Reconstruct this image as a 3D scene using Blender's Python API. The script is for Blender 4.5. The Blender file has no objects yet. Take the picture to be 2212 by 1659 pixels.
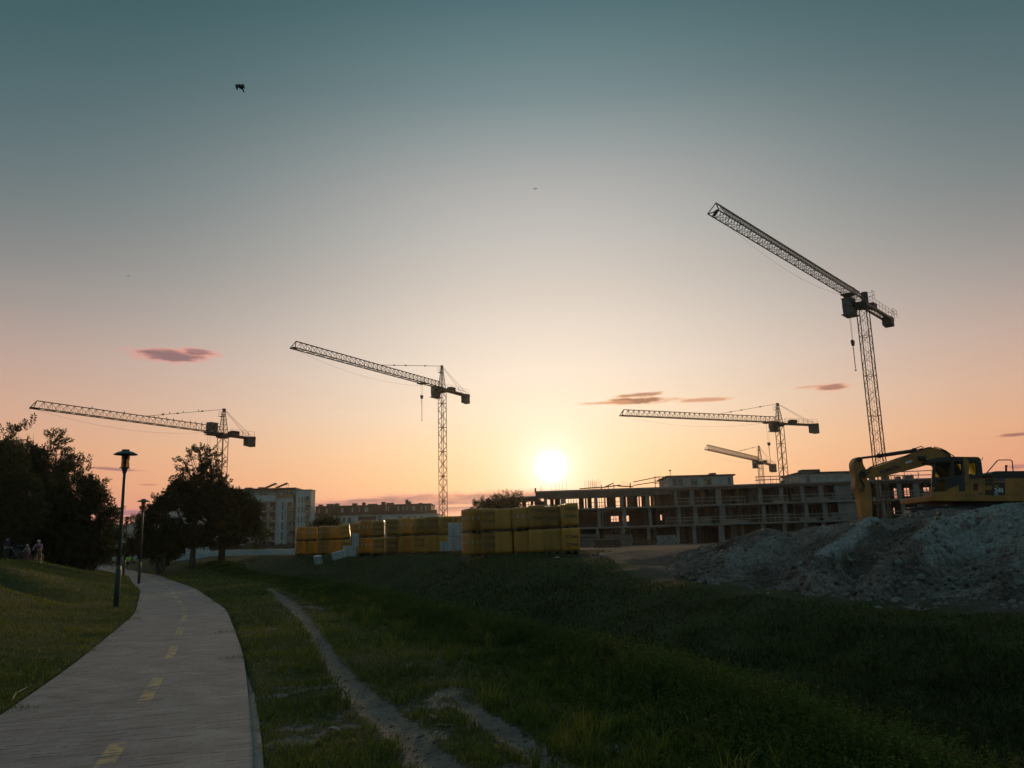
import bpy, bmesh, math, random
import numpy as np
from mathutils import Vector, Matrix, noise as mnoise

random.seed(7)
rng = np.random.default_rng(7)
SC = bpy.context.scene
COL = SC.collection
R = math.radians

# ------------------------------------------------------------------ camera
EYE = 1.6
PITCH, ROLL = R(11.1), R(-1.5)
FPX, CX, CY = 1800.0, 1106.0, 829.5          # focal length / centre for a 2212 px wide photo
CAMR = Matrix.Rotation(R(90) + PITCH, 3, 'X') @ Matrix.Rotation(ROLL, 3, 'Z')
CAMI = CAMR.transposed()
cam = bpy.data.cameras.new('camera')
cam.sensor_width = 36.0
cam.lens = FPX / 2212.0 * 36.0
cam.clip_start, cam.clip_end = 0.1, 20000
camo = bpy.data.objects.new('camera', cam)
camo.matrix_world = Matrix.Translation((0, 0, EYE)) @ CAMR.to_4x4()
COL.objects.link(camo)
SC.camera = camo


def ray(px, py):
    return CAMR @ Vector(((px - CX) / FPX, (CY - py) / FPX, -1.0))


def P(px, py, Y):
    """the world point at depth Y seen at a photo position (measuring aid)"""
    d = ray(px, py)
    return Vector((0, 0, EYE)) + d * (Y / d.y)


def PZ(px, py, z):
    d = ray(px, py)
    return Vector((0, 0, EYE)) + d * ((z - EYE) / d.z)


def proj(v):
    q = CAMI @ (Vector(v) - Vector((0, 0, EYE)))
    return (CX + FPX * q.x / -q.z, CY - FPX * q.y / -q.z)


def azel(px, py):
    d = ray(px, py).normalized()
    return math.degrees(math.atan2(d.x, d.y)), math.degrees(math.asin(d.z))


def lin(r, g, b):
    f = lambda c: c / 12.92 if c <= 0.04045 else ((c + 0.055) / 1.055) ** 2.4
    return (f(r / 255), f(g / 255), f(b / 255), 1.0)


# ------------------------------------------------------------------ tagging
def tag(o, label=None, cat=None, group=None, kind=None):
    if label: o['label'] = label
    if cat: o['category'] = cat
    if group: o['group'] = group
    if kind: o['kind'] = kind
    return o


def thing(name, label, cat, loc=(0, 0, 0), rotz=0.0, group=None):
    o = bpy.data.objects.new(name, None)
    o.empty_display_size = 0.3
    COL.objects.link(o)
    o.location = loc
    o.rotation_euler = (0, 0, rotz)
    return tag(o, label, cat, group)


def put(name, me, mat, parent=None, loc=(0, 0, 0)):
    o = bpy.data.objects.new(name, me)
    if mat is not None and len(me.materials) == 0:
        me.materials.append(mat)
    COL.objects.link(o)
    if parent is not None:
        o.parent = parent
    o.location = loc
    return o


def copy_tree(o, parent=None):
    c = o.copy()
    COL.objects.link(c)
    if parent is not None:
        c.parent = parent
    for ch in [x for x in bpy.data.objects if x.parent == o]:
        copy_tree(ch, c)
    return c


class MB:
    """collects boxes, bars, tubes, prisms into one mesh"""
    def __init__(s, off=(0, 0, 0)):
        s.v, s.f, s.off = [], [], Vector(off)

    def add(s, vs, fs):
        b = len(s.v)
        s.v.extend(Vector(v) - s.off for v in vs)
        s.f.extend([tuple(b + i for i in f) for f in fs])

    def box(s, lo, hi):
        x0, y0, z0 = lo; x1, y1, z1 = hi
        s.add([(x0, y0, z0), (x1, y0, z0), (x1, y1, z0), (x0, y1, z0), (x0, y0, z1), (x1, y0, z1), (x1, y1, z1), (x0, y1, z1)],
              [(3, 2, 1, 0), (4, 5, 6, 7), (0, 1, 5, 4), (1, 2, 6, 5), (2, 3, 7, 6), (3, 0, 4, 7)])
        return s

    def bbox(s, lo, hi, bev=0.02):
        """box with chamfered vertical and top edges"""
        x0, y0, z0 = lo; x1, y1, z1 = hi; b = bev
        ring = lambda i, z: [(x0 + i + b, y0 + i, z), (x1 - i - b, y0 + i, z), (x1 - i, y0 + i + b, z), (x1 - i, y1 - i - b, z),
                             (x1 - i - b, y1 - i, z), (x0 + i + b, y1 - i, z), (x0 + i, y1 - i - b, z), (x0 + i, y0 + i + b, z)]
        vs = ring(b * .6, z0) + ring(0, z0 + b) + ring(0, z1 - b) + ring(b * .6, z1)
        fs = [tuple(range(7, -1, -1)), tuple(range(24, 32))]
        for k in range(3):
            for i in range(8):
                j = (i + 1) % 8
                fs.append((k * 8 + i, k * 8 + j, k * 8 + 8 + j, k * 8 + 8 + i))
        s.add(vs, fs)
        return s

    def tube(s, p, q, r, n=4, r2=None, caps=True):
        p, q = Vector(p), Vector(q)
        d = q - p
        if d.length < 1e-6: return s
        r2 = r if r2 is None else r2
        d.normalize()
        a = d.cross(Vector((0, 0, 1)) if abs(d.z) < .95 else Vector((1, 0, 0))).normalized()
        b = d.cross(a)
        vs = []
        for c, rr in ((p, r), (q, r2)):
            for i in range(n):
                t = 2 * math.pi * (i + .5) / n
                vs.append(c + (a * math.cos(t) + b * math.sin(t)) * rr)
        fs = [(i, (i + 1) % n, n + (i + 1) % n, n + i) for i in range(n)]
        if caps: fs += [tuple(range(n - 1, -1, -1)), tuple(range(n, 2 * n))]
        s.add(vs, fs)
        return s

    def path(s, pts, r, n=6, r2=None):
        """smooth tube along points (one continuous skin)"""
        pts = [Vector(p) for p in pts]
        m = len(pts)
        r2 = r if r2 is None else r2
        vs = []
        ref = None
        for k in range(m):
            d = (pts[min(k + 1, m - 1)] - pts[max(k - 1, 0)]).normalized()
            if ref is None:
                ref = d.cross(Vector((0, 0, 1)) if abs(d.z) < .9 else Vector((1, 0, 0))).normalized()
            a = (ref - d * ref.dot(d)).normalized()
            ref = a
            b = d.cross(a)
            rr = r + (r2 - r) * k / max(1, m - 1)
            for i in range(n):
                t = 2 * math.pi * i / n
                vs.append(pts[k] + (a * math.cos(t) + b * math.sin(t)) * rr)
        fs = []
        for k in range(m - 1):
            for i in range(n):
                j = (i + 1) % n
                fs.append((k * n + i, k * n + j, k * n + n + j, k * n + n + i))
        fs += [tuple(range(n - 1, -1, -1)), tuple(range((m - 1) * n, m * n))]
        s.add(vs, fs)
        return s

    def lathe(s, prof, c=(0, 0, 0), n=20):
        c = Vector(c)
        vs, fs = [], []
        for r, z in prof:
            for i in range(n):
                t = 2 * math.pi * i / n
                vs.append(c + Vector((r * math.cos(t), r * math.sin(t), z)))
        for k in range(len(prof) - 1):
            for i in range(n):
                j = (i + 1) % n
                fs.append((k * n + i, k * n + j, k * n + n + j, k * n + n + i))
        fs += [tuple(range(n - 1, -1, -1)), tuple(range((len(prof) - 1) * n, len(prof) * n))]
        s.add(vs, fs)
        return s

    def prism(s, poly, ext):
        """polygon (3d points) extruded by vector ext"""
        poly = [Vector(p) for p in poly]
        n = len(poly)
        ext = Vector(ext)
        s.add(poly + [p + ext for p in poly],
              [tuple(range(n)), tuple(range(2 * n - 1, n - 1, -1))] + [(i, n + i, n + (i + 1) % n, (i + 1) % n) for i in range(n)])
        return s

    def ball(s, c, r, n=8, m=6, sq=(1, 1, 1)):
        c = Vector(c)
        vs, fs = [], []
        for k in range(1, m):
            ph = math.pi * k / m
            for i in range(n):
                t = 2 * math.pi * i / n
                vs.append(c + Vector((r * sq[0] * math.sin(ph) * math.cos(t), r * sq[1] * math.sin(ph) * math.sin(t), r * sq[2] * math.cos(ph))))
        top, bot = len(vs), len(vs) + 1
        vs += [c + Vector((0, 0, r * sq[2])), c - Vector((0, 0, r * sq[2]))]
        for k in range(m - 2):
            for i in range(n):
                j = (i + 1) % n
                fs.append((k * n + i, k * n + n + i, k * n + n + j, k * n + j))
        for i in range(n):
            j = (i + 1) % n
            fs += [(top, i, j), (bot, (m - 2) * n + j, (m - 2) * n + i)]
        s.add(vs, fs)
        return s

    def mesh(s, name, smooth=False):
        me = bpy.data.meshes.new(name)
        me.from_pydata([tuple(v) for v in s.v], [], s.f)
        bm = bmesh.new()
        bm.from_mesh(me)
        bmesh.ops.recalc_face_normals(bm, faces=bm.faces)
        bm.to_mesh(me)
        bm.free()
        if smooth:
            me.polygons.foreach_set('use_smooth', [True] * len(me.polygons))
        return me

    def build(s, name, mat, parent=None, smooth=False):
        return put(name, s.mesh(name, smooth), mat, parent)


def npmesh(name, V, F, mat, parent=None, attrs=None, smooth=False, loc=(0, 0, 0)):
    """fast mesh from numpy arrays; F is (n,3) or (n,4)"""
    me = bpy.data.meshes.new(name)
    n, k = F.shape
    me.vertices.add(len(V))
    me.vertices.foreach_set('co', np.ascontiguousarray(V, dtype=np.float32).ravel())
    me.loops.add(n * k)
    me.loops.foreach_set('vertex_index', np.ascontiguousarray(F, dtype=np.int32).ravel())
    me.polygons.add(n)
    me.polygons.foreach_set('loop_start', np.arange(0, n * k, k, dtype=np.int32))
    if smooth:
        me.polygons.foreach_set('use_smooth', np.ones(n, dtype=bool))
    me.update(calc_edges=True)
    for an, arr in (attrs or {}).items():
        a = me.attributes.new(an, 'FLOAT', 'POINT')
        a.data.foreach_set('value', np.ascontiguousarray(arr, dtype=np.float32))
    return put(name, me, mat, parent, loc)


# ------------------------------------------------------------------ numpy noise
def _hash(ix, iy, seed):
    h = (ix.astype(np.int64) * 374761393 + iy.astype(np.int64) * 668265263 + seed * 974711) & 0x7fffffff
    h = ((h ^ (h >> 13)) * 1274126177) & 0x7fffffff
    return ((h ^ (h >> 16)) & 0xffff) / 65535.0


def vnoise(x, y, seed=0):
    x = np.asarray(x, float); y = np.asarray(y, float)
    ix, iy = np.floor(x), np.floor(y)
    fx, fy = x - ix, y - iy
    fx, fy = fx * fx * (3 - 2 * fx), fy * fy * (3 - 2 * fy)
    a = _hash(ix, iy, seed); b = _hash(ix + 1, iy, seed); c = _hash(ix, iy + 1, seed); d = _hash(ix + 1, iy + 1, seed)
    return (a + (b - a) * fx) * (1 - fy) + (c + (d - c) * fx) * fy


def fbm(x, y, o=4, seed=0):
    t, amp, tot = 0, 1.0, 0
    for k in range(o):
        t = t + amp * vnoise(np.asarray(x) * 2 ** k + 17.3 * k, np.asarray(y) * 2 ** k - 9.1 * k, seed + k)
        tot += amp
        amp *= .5
    return t / tot


def sst(a, b, x):
    t = np.clip((np.asarray(x, float) - a) / (b - a), 0, 1)
    return t * t * (3 - 2 * t)


# ------------------------------------------------------------------ materials
def nodes_of(m):
    m.use_nodes = True
    nt = m.node_tree
    nt.nodes.clear()
    return nt, nt.nodes, nt.links


def mat(name, c1, c2=None, scale=4.0, rough=.7, metal=0.0, bump=0.0, bscale=None, detail=5.0, rrange=0.1, spec=.5, coord='Object', stretch=None, coat=0.0):
    m = bpy.data.materials.new(name)
    nt, N, L = nodes_of(m)
    out = N.new('ShaderNodeOutputMaterial')
    b = N.new('ShaderNodeBsdfPrincipled')
    L.new(b.outputs[0], out.inputs[0])
    c2 = c2 or tuple(x * .75 for x in c1)
    tc = N.new('ShaderNodeTexCoord')
    src = tc.outputs[coord]
    if stretch:
        mp = N.new('ShaderNodeMapping'); mp.inputs['Scale'].default_value = stretch
        L.new(src, mp.inputs[0]); src = mp.outputs[0]
    nz = N.new('ShaderNodeTexNoise'); nz.inputs['Scale'].default_value = scale; nz.inputs['Detail'].default_value = detail
    nz.inputs['Roughness'].default_value = .65
    L.new(src, nz.inputs['Vector'])
    rp = N.new('ShaderNodeValToRGB')
    rp.color_ramp.elements[0].position, rp.color_ramp.elements[1].position = .32, .68
    rp.color_ramp.elements[0].color = (*c2[:3], 1); rp.color_ramp.elements[1].color = (*c1[:3], 1)
    L.new(nz.outputs['Fac'], rp.inputs[0]); L.new(rp.outputs[0], b.inputs['Base Color'])
    mr = N.new('ShaderNodeMapRange')
    mr.inputs['To Min'].default_value = max(.03, rough - rrange); mr.inputs['To Max'].default_value = min(1, rough + rrange)
    L.new(nz.outputs['Fac'], mr.inputs[0]); L.new(mr.outputs[0], b.inputs['Roughness'])
    b.inputs['Metallic'].default_value = metal
    b.inputs['Specular IOR Level'].default_value = spec
    b.inputs['Coat Weight'].default_value = coat
    if bump:
        n2 = N.new('ShaderNodeTexNoise'); n2.inputs['Scale'].default_value = bscale or scale * 3; n2.inputs['Detail'].default_value = 4
        L.new(src, n2.inputs['Vector'])
        bp = N.new('ShaderNodeBump'); bp.inputs['Strength'].default_value = bump; bp.inputs['Distance'].default_value = .05
        L.new(n2.outputs['Fac'], bp.inputs['Height']); L.new(bp.outputs[0], b.inputs['Normal'])
    return m


def leafmat(name, stops, trans=.35, rough=.6):
    """foliage: colour by the per-leaf attribute 'tint', part of the light passes through"""
    m = bpy.data.materials.new(name)
    nt, N, L = nodes_of(m)
    out = N.new('ShaderNodeOutputMaterial')
    at = N.new('ShaderNodeAttribute'); at.attribute_name = 'tint'
    rp = N.new('ShaderNodeValToRGB')
    el = rp.color_ramp.elements
    while len(el) < len(stops): el.new(.5)
    for e, (p, c) in zip(el, stops):
        e.position = p; e.color = (*c, 1)
    L.new(at.outputs['Fac'], rp.inputs[0])
    d = N.new('ShaderNodeBsdfPrincipled'); d.inputs['Roughness'].default_value = rough; d.inputs['Specular IOR Level'].default_value = .25
    t = N.new('ShaderNodeBsdfTranslucent')
    mx = N.new('ShaderNodeMixShader'); mx.inputs[0].default_value = trans
    L.new(rp.outputs[0], d.inputs['Base Color']); L.new(rp.outputs[0], t.inputs['Color'])
    L.new(d.outputs[0], mx.inputs[1]); L.new(t.outputs[0], mx.inputs[2]); L.new(mx.outputs[0], out.inputs[0])
    return m


def glassmat(name, tint, alpha=.75, rough=.08):
    """a pane: mostly see-through, partly glossy and tinted"""
    m = bpy.data.materials.new(name)
    nt, N, L = nodes_of(m)
    out = N.new('ShaderNodeOutputMaterial')
    t = N.new('ShaderNodeBsdfTransparent'); t.inputs[0].default_value = (*tint, 1)
    g = N.new('ShaderNodeBsdfPrincipled'); g.inputs['Base Color'].default_value = (.02, .025, .022, 1); g.inputs['Roughness'].default_value = rough
    mx = N.new('ShaderNodeMixShader'); mx.inputs[0].default_value = 1 - alpha
    L.new(t.outputs[0], mx.inputs[1]); L.new(g.outputs[0], mx.inputs[2]); L.new(mx.outputs[0], out.inputs[0])
    return m


M = {}
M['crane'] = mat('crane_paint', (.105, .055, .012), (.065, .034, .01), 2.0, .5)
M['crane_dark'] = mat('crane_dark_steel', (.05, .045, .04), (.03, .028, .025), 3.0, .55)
M['cab_paint'] = mat('crane_cab_paint', (.10, .13, .12), (.06, .08, .08), 2.0, .45)
M['concrete'] = mat('raw_concrete', (.30, .28, .26), (.19, .18, .17), .7, .85, bump=.2, bscale=3)
M['concrete_dark'] = mat('shuttered_concrete', (.17, .145, .13), (.10, .085, .08), .6, .9, bump=.2)
M['timber'] = mat('weathered_timber', (.22, .16, .10), (.13, .09, .06), 1.5, .8, stretch=(1, 1, 6))
M['rust'] = mat('rusty_steel', (.09, .05, .03), (.05, .03, .02), 4.0, .7)
M['steel'] = mat('galvanised_steel', (.32, .33, .33), (.2, .21, .21), 3.0, .4, metal=.8)
M['white_wall'] = mat('white_render', (.47, .50, .49), (.36, .39, .38), .35, .85, detail=8)
M['grey_wall'] = mat('grey_render', (.34, .36, .35), (.26, .28, .28), .4, .85)
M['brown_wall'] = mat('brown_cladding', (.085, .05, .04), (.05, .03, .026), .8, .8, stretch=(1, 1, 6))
M['ochre_panel'] = mat('ochre_balcony_panel', (.34, .22, .11), (.27, .17, .09), .8, .7)
M['dark_glass'] = mat('dark_window_glass', (.015, .02, .022), (.03, .035, .035), .5, .12, spec=.8)
M['roof_dark'] = mat('dark_roof_felt', (.06, .06, .06), (.04, .04, .04), .5, .85)
M['pane_pale'] = mat('pale_curtained_pane', (.35, .38, .37), (.2, .22, .22), .8, .3)
M['lamp_green'] = mat('green_lamp_paint', (.045, .075, .07), (.03, .05, .048), 5.0, .45)
M['lamp_glass'] = glassmat('lamp_glass', (.75, .62, .45), .55, .15)
M['lamp_white'] = mat('lamp_reflector', (.7, .66, .55), (.6, .56, .46), 5, .35)
M['bark'] = mat('bark', (.07, .055, .045), (.035, .028, .024), 6.0, .9, bump=.5, stretch=(1, 1, .25))
M['black'] = mat('black_plastic', (.015, .015, .016), (.025, .025, .026), 6, .5)
M['bird'] = mat('black_feathers', (.012, .012, .014), (.02, .02, .022), 8, .6)
# ------------------------------------------------------------------ sky, sun
VEIL_DENSITY = .00008
SUN_AZ, SUN_EL = azel(1190, 1008)
world = bpy.data.worlds.new('World')
SC.world = world
world.use_nodes = True
wn, wl = world.node_tree.nodes, world.node_tree.links
wn.clear()


class X:
    """tiny node-expression helper for the sky"""
    def __init__(s, o): s.o = o

    @staticmethod
    def m(op, a, b=None, c=None):
        n = wn.new('ShaderNodeMath'); n.operation = op
        for i, v in enumerate((a, b, c)):
            if v is None: continue
            if isinstance(v, X): wl.new(v.o, n.inputs[i])
            else: n.inputs[i].default_value = v
        return X(n.outputs[0])
    def __add__(s, b): return X.m('ADD', s, b)
    def __sub__(s, b): return X.m('SUBTRACT', s, b)
    def __mul__(s, b): return X.m('MULTIPLY', s, b)
    def __truediv__(s, b): return X.m('DIVIDE', s, b)


def wmix(f, a, b, mode='MIX'):
    n = wn.new('ShaderNodeMixRGB'); n.blend_type = mode
    for i, v in enumerate((f, a, b)):
        if isinstance(v, X): wl.new(v.o, n.inputs[i])
        elif i == 0: n.inputs[0].default_value = v
        else: n.inputs[i].default_value = v
    return X(n.outputs[0])


def wsmooth(x, a, b):
    n = wn.new('ShaderNodeMapRange'); n.interpolation_type = 'SMOOTHSTEP'
    wl.new(x.o, n.inputs[0]); n.inputs[1].default_value = a; n.inputs[2].default_value = b
    return X(n.outputs[0])


def wramp(x, stops):
    n = wn.new('ShaderNodeValToRGB')
    el = n.color_ramp.elements
    while len(el) < len(stops): el.new(.5)
    for e, (p, c) in zip(el, stops):
        e.position = p / 60.0; e.color = lin(*c)
    wl.new((x / 60.0).o, n.inputs[0])
    return X(n.outputs[0])


tc = wn.new('ShaderNodeTexCoord')
nrm = wn.new('ShaderNodeVectorMath'); nrm.operation = 'NORMALIZE'
wl.new(tc.outputs['Generated'], nrm.inputs[0])
sp = wn.new('ShaderNodeSeparateXYZ'); wl.new(nrm.outputs[0], sp.inputs[0])
dx, dy, dz = (X(sp.outputs[i]) for i in range(3))
EL = X.m('ARCSINE', dz) * 57.29578
AZ = X.m('ARCTAN2', dx, dy) * 57.29578

sky_mid = [(0, (224, 150, 138)), (2.5, (238, 172, 136)), (4.5, (246, 197, 150)), (6.5, (245, 210, 170)), (9, (240, 219, 194)), (12, (233, 219, 204)),
           (15, (221, 210, 199)), (18, (205, 197, 189)), (21, (189, 187, 183)), (24, (173, 173, 172)), (27, (147, 156, 157)), (30, (117, 137, 141)), (33, (96, 123, 128)),
           (36, (76, 107, 114)), (45, (76, 108, 116)), (60, (88, 118, 125))]
sky_far = [(0, (202, 126, 128)), (2.5, (214, 140, 124)), (4.5, (222, 154, 122)), (6.5, (220, 162, 128)), (9, (206, 163, 140)), (12, (184, 156, 145)),
           (15, (156, 145, 141)), (18, (130, 131, 131)), (21, (108, 119, 121)), (24, (89, 110, 115)), (27, (76, 102, 107)), (30, (66, 95, 100)), (33, (56, 88, 93)),
           (36, (48, 82, 87)), (45, (62, 96, 102)), (60, (88, 118, 125))]
sky_back = [(0, (98, 116, 120)), (8, (100, 122, 127)), (20, (96, 122, 127)), (35, (92, 120, 126)), (60, (88, 118, 125))]
daz = AZ - SUN_AZ
wside = X.m('EXPONENT', (daz * daz) * (-1.0 / (21.0 ** 2)))
col = wmix(wside, wramp(EL, sky_far), wramp(EL, sky_mid))
col = wmix(wsmooth(X.m('ABSOLUTE', AZ), 45, 120), col, wramp(EL, sky_back))

# glow round the sun
sd = Vector((math.sin(R(SUN_AZ)) * math.cos(R(SUN_EL)), math.cos(R(SUN_AZ)) * math.cos(R(SUN_EL)), math.sin(R(SUN_EL))))
dt = wn.new('ShaderNodeVectorMath'); dt.operation = 'DOT_PRODUCT'
wl.new(nrm.outputs[0], dt.inputs[0]); dt.inputs[1].default_value = sd
ANG = X.m('ARCCOSINE', X.m('MINIMUM', X(dt.outputs['Value']), 0.9999999)) * 57.29578


def emit(c, s): return tuple(x * s for x in c[:3]) + (1,)


GLOW = X.m('MINIMUM', X.m('EXPONENT', ANG * (-1 / 2.1)) * 1.15, 1.0)

col = wmix(GLOW, col, (1.14, 1.05, .93, 1))
# clouds: soft stretched streaks at fixed directions in the sky
cv = wn.new('ShaderNodeCombineXYZ')
wl.new((AZ * .55).o, cv.inputs[0]); wl.new((EL * 2.6).o, cv.inputs[1])
nz = wn.new('ShaderNodeTexNoise'); nz.inputs['Scale'].default_value = 1.0; nz.inputs['Detail'].default_value = 6; nz.inputs['Roughness'].default_value = .6
wl.new(cv.outputs[0], nz.inputs['Vector'])
NZ = X(nz.outputs['Fac']) - .5


def cloud(px, py, w, h, core, edge, dens=1.0, rough=1.4, slope=0.0):
    """a cloud streak centred on a direction, w by h in photo pixels"""
    global col
    a, e = azel(px, py)
    k = math.degrees(1 / FPX)
    u = (AZ - a) / (w * .5 * k)
    v = ((EL - e) - (AZ - a) * slope) / (h * .5 * k)
    d = X.m('SQRT', u * u + v * v) + NZ * rough
    mask = wsmooth(X.m('MULTIPLY', d, -1.0), -1.1, -.45) * dens
    c = wmix(wsmooth(X.m('MULTIPLY', d, -1.0), -.85, -.35), lin(*edge), lin(*core))
    col = wmix(mask, col, c)


cloud(830, 1090, 560, 44, (126, 90, 106), (204, 134, 130), .98, 1.1, .045)
cloud(1060, 1078, 380, 40, (138, 98, 108), (212, 142, 128), .97, 1.1, .03)
cloud(880, 1100, 640, 40, (134, 95, 110), (206, 138, 130), .8, 1.3, .02)
cloud(985, 1092, 120, 7, (244, 176, 146), (232, 160, 140), .8, 1.2)
cloud(820, 1098, 50, 6, (238, 168, 146), (226, 152, 140), .7, 1.2)
cloud(900, 1128, 560, 26, (228, 142, 140), (226, 150, 140), .6, .8)
cloud(1330, 1062, 300, 24, (206, 150, 130), (236, 180, 140), .6)
cloud(372, 768, 190, 34, (136, 104, 108), (226, 150, 138), .95, 1.5)
cloud(425, 760, 90, 20, (150, 110, 112), (228, 154, 140), .85, 1.5)
cloud(1372, 866, 190, 17, (128, 84, 76), (214, 150, 116), .97, 1.7)
cloud(1378, 853, 120, 12, (150, 106, 92), (220, 164, 128), .9, 1.9)
cloud(1310, 870, 130, 9, (196, 130, 104), (228, 172, 134), .7, 1.6)
cloud(1530, 863, 130, 12, (190, 128, 104), (224, 172, 134), .8, 1.5)
cloud(1800, 836, 82, 18, (158, 106, 96), (226, 156, 124), .9, 1.5)
cloud(1745, 836, 80, 8, (206, 146, 118), (224, 164, 130), .6, 1.5)
cloud(2196, 938, 70, 10, (150, 102, 96), (206, 140, 116), .9, 1.4)
cloud(2200, 1008, 60, 12, (176, 118, 116), (214, 146, 122), .9, 1.4)
cloud(255, 1014, 130, 9, (150, 108, 110), (214, 142, 126), .85, 1.2, -.07)
cloud(320, 1047, 60, 6, (176, 116, 110), (220, 146, 124), .7, 1.2)
cloud(285, 1108, 110, 16, (158, 112, 126), (206, 132, 132), .9, 1.0)

skyn = wn.new('ShaderNodeTexSky'); skyn.sky_type = 'NISHITA'; skyn.sun_disc = False
skyn.sun_elevation = R(SUN_EL); skyn.sun_rotation = R(SUN_AZ); skyn.air_density = 1.2; skyn.dust_density = 3.0
col = wmix(1.0, col, wmix(1.0, X(skyn.outputs[0]), (.004, .004, .004, 1), 'MULTIPLY'), 'ADD')
# the glare round the sun and the disc itself
col = wmix(X.m('EXPONENT', ANG * ANG * (-1 / .5)), col, (3.2, 2.9, 2.4, 1))
bg = wn.new('ShaderNodeBackground'); bg.inputs['Strength'].default_value = 1.0
wl.new(col.o, bg.inputs['Color'])
wo = wn.new('ShaderNodeOutputWorld'); wl.new(bg.outputs[0], wo.inputs[0])

sun = bpy.data.lights.new('sun', 'SUN'); sun.energy = 1.7; sun.angle = R(5); sun.color = (1.0, .62, .30)
suno = bpy.data.objects.new('sun', sun); COL.objects.link(suno)
suno.rotation_euler = sd.to_track_quat('Z', 'Y').to_euler()
suno.location = sd * 50

SC.view_settings.view_transform = 'Standard'
SC.view_settings.look = 'None'
SC.view_settings.exposure = 0
SC.view_settings.gamma = 1
SC.cycles.use_denoising = True
SC.cycles.max_bounces = 6
SC.cycles.diffuse_bounces = 3
SC.cycles.transparent_max_bounces = 12
SC.cycles.sample_clamp_indirect = 4

# thin air veil added to imitate lens flare: one closed box round the scene
hz_m = bpy.data.materials.new('flare_veil')
nt, N, L = nodes_of(hz_m)
o_ = N.new('ShaderNodeOutputMaterial'); pv_ = N.new('ShaderNodeVolumePrincipled')
pv_.inputs['Color'].default_value = (.95, .93, .9, 1); pv_.inputs['Density'].default_value = VEIL_DENSITY; pv_.inputs['Anisotropy'].default_value = .72
L.new(pv_.outputs[0], o_.inputs['Volume'])
hb_ = MB(); hb_.box((-800, -170, -4), (800, 1000, 56))
tag(hb_.build('veil_air', hz_m), kind='stuff')
SC.cycles.volume_bounces = 0
# ------------------------------------------------------------------ terrain
_Yt = np.linspace(-60, 400, 9201)


def table(pts, sig):
    y = np.array([p[0] for p in pts], float); x = np.array([p[1] for p in pts], float)
    v = np.interp(_Yt, y, x)
    k = int(sig / .05); g = np.exp(-.5 * (np.arange(-3 * k, 3 * k + 1) / k) ** 2); g /= g.sum()
    vp = np.pad(v, 3 * k, mode='reflect', reflect_type='odd')
    return np.convolve(vp, g, 'valid')


XR_T = table([(-60, 8), (-10, 1.9), (0, -.15), (6.2, -1.83), (14.2, -4.5), (25.7, -8.7), (43, -16.2), (60, -24.4), (75, -31.4), (95, -42.6), (120, -60), (400, -280)], 1.5)
XC_T = table([(-60, 4), (-10, 2.75), (0, 2.85), (6, 2.4), (8.7, 2.08), (11.2, 1.5), (20, -1.6), (30, -5.0), (46, -10.8), (60, -17.4), (74, -24.8), (95, -38.5), (120, -56), (400, -270)], 1.0)
dXR, dXC = np.gradient(XR_T, _Yt), np.gradient(XC_T, _Yt)


def s_path(Xa, Ya):
    return (Xa - np.interp(Ya, _Yt, XR_T)) / np.sqrt(1 + np.interp(Ya, _Yt, dXR) ** 2)


def s_crest(Xa, Ya):
    return (Xa - np.interp(Ya, _Yt, XC_T)) / np.sqrt(1 + np.interp(Ya, _Yt, dXC) ** 2)


def far_width(Y): return np.interp(Y, [0, 20, 33, 44, 60, 80, 120], [11.5, 11.5, 10, 9.3, 7.5, 5.5, 4])


def H(Xa, Ya):
    Xa = np.asarray(Xa, float); Ya = np.asarray(Ya, float)
    sc = s_crest(Xa, Ya); sp_ = s_path(Xa, Ya)
    wf = far_width(Ya)
    D = np.interp(Ya, [-20, 6, 20, 46, 66, 82], [1.2, 1.4, 1.3, .9, .45, 0])
    zf = np.interp(Ya, [-10, 15, 20.5, 24, 28, 33, 44, 80, 120], [-.4, -.4, -.28, -.05, .12, .32, 1.22, 1.42, 1.5])
    # ditch and far bank
    down = -D * sst(0, .26, sc / wf)
    up = (zf + D) * sst(.42, 1.0, sc / wf)
    site = (1.45 - zf) * sst(0, 14, sc - wf)
    ditch = np.where(sc > 0, down + up + site, 0)
    rough = (fbm(Xa * .45, Ya * .45, 4, 3) - .5) * .34 + (fbm(Xa * 1.7, Ya * 1.7, 3, 9) - .5) * .16
    ditch = ditch + rough * sst(.1, .35, sc / wf) * (1 - .8 * sst(0, 10, sc - wf))
    # rise behind the path towards the trees
    rise = 1.1 * sst(64, 82, Ya) * sst(.6, 6, sp_) 
    rise = np.where(Ya > 60, rise, 0)
    # lawn humps left of the path
    t = -sp_ - 2.5
    A = np.interp(Ya, [-30, 0, 8, 18, 30, 60, 76, 90, 105, 125], [.7, .9, 1.15, 1.5, 1.66, 1.66, 1.55, 1.3, .8, .05])
    swale = 1 - .6 * np.exp(-((Ya - (25.5 + 1.75 * np.clip(t, 0, 30))) / 2.7) ** 2) * (1 - .5 * sst(4, 12, t))
    hump = A * sst(.2, 8.5, t) * swale + .10 * sst(0, 3, t) * (fbm(Xa * .3, Ya * .3, 3, 21) - .5)
    z = np.where(sc > 0, ditch, 0)
    z = np.where(Ya > 60, np.maximum(z, rise), z) + hump
    lawn = (fbm(Xa * .8, Ya * .8, 4, 5) - .5) * .07 * sst(.1, .8, np.abs(sp_ + 1.25) - 1.25) * (1 - sst(-.5, .5, sc))
    z = z + lawn
    inpath = (sst(-2.62, -2.5, sp_) * (1 - sst(0, .1, sp_)))
    z = z - .05 * inpath * (Ya < 130)
    far = sst(85, 135, Ya)
    z = z * (1 - far) + np.where(Ya > 80, np.maximum(z, 1.5), z) * far
    return z


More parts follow.
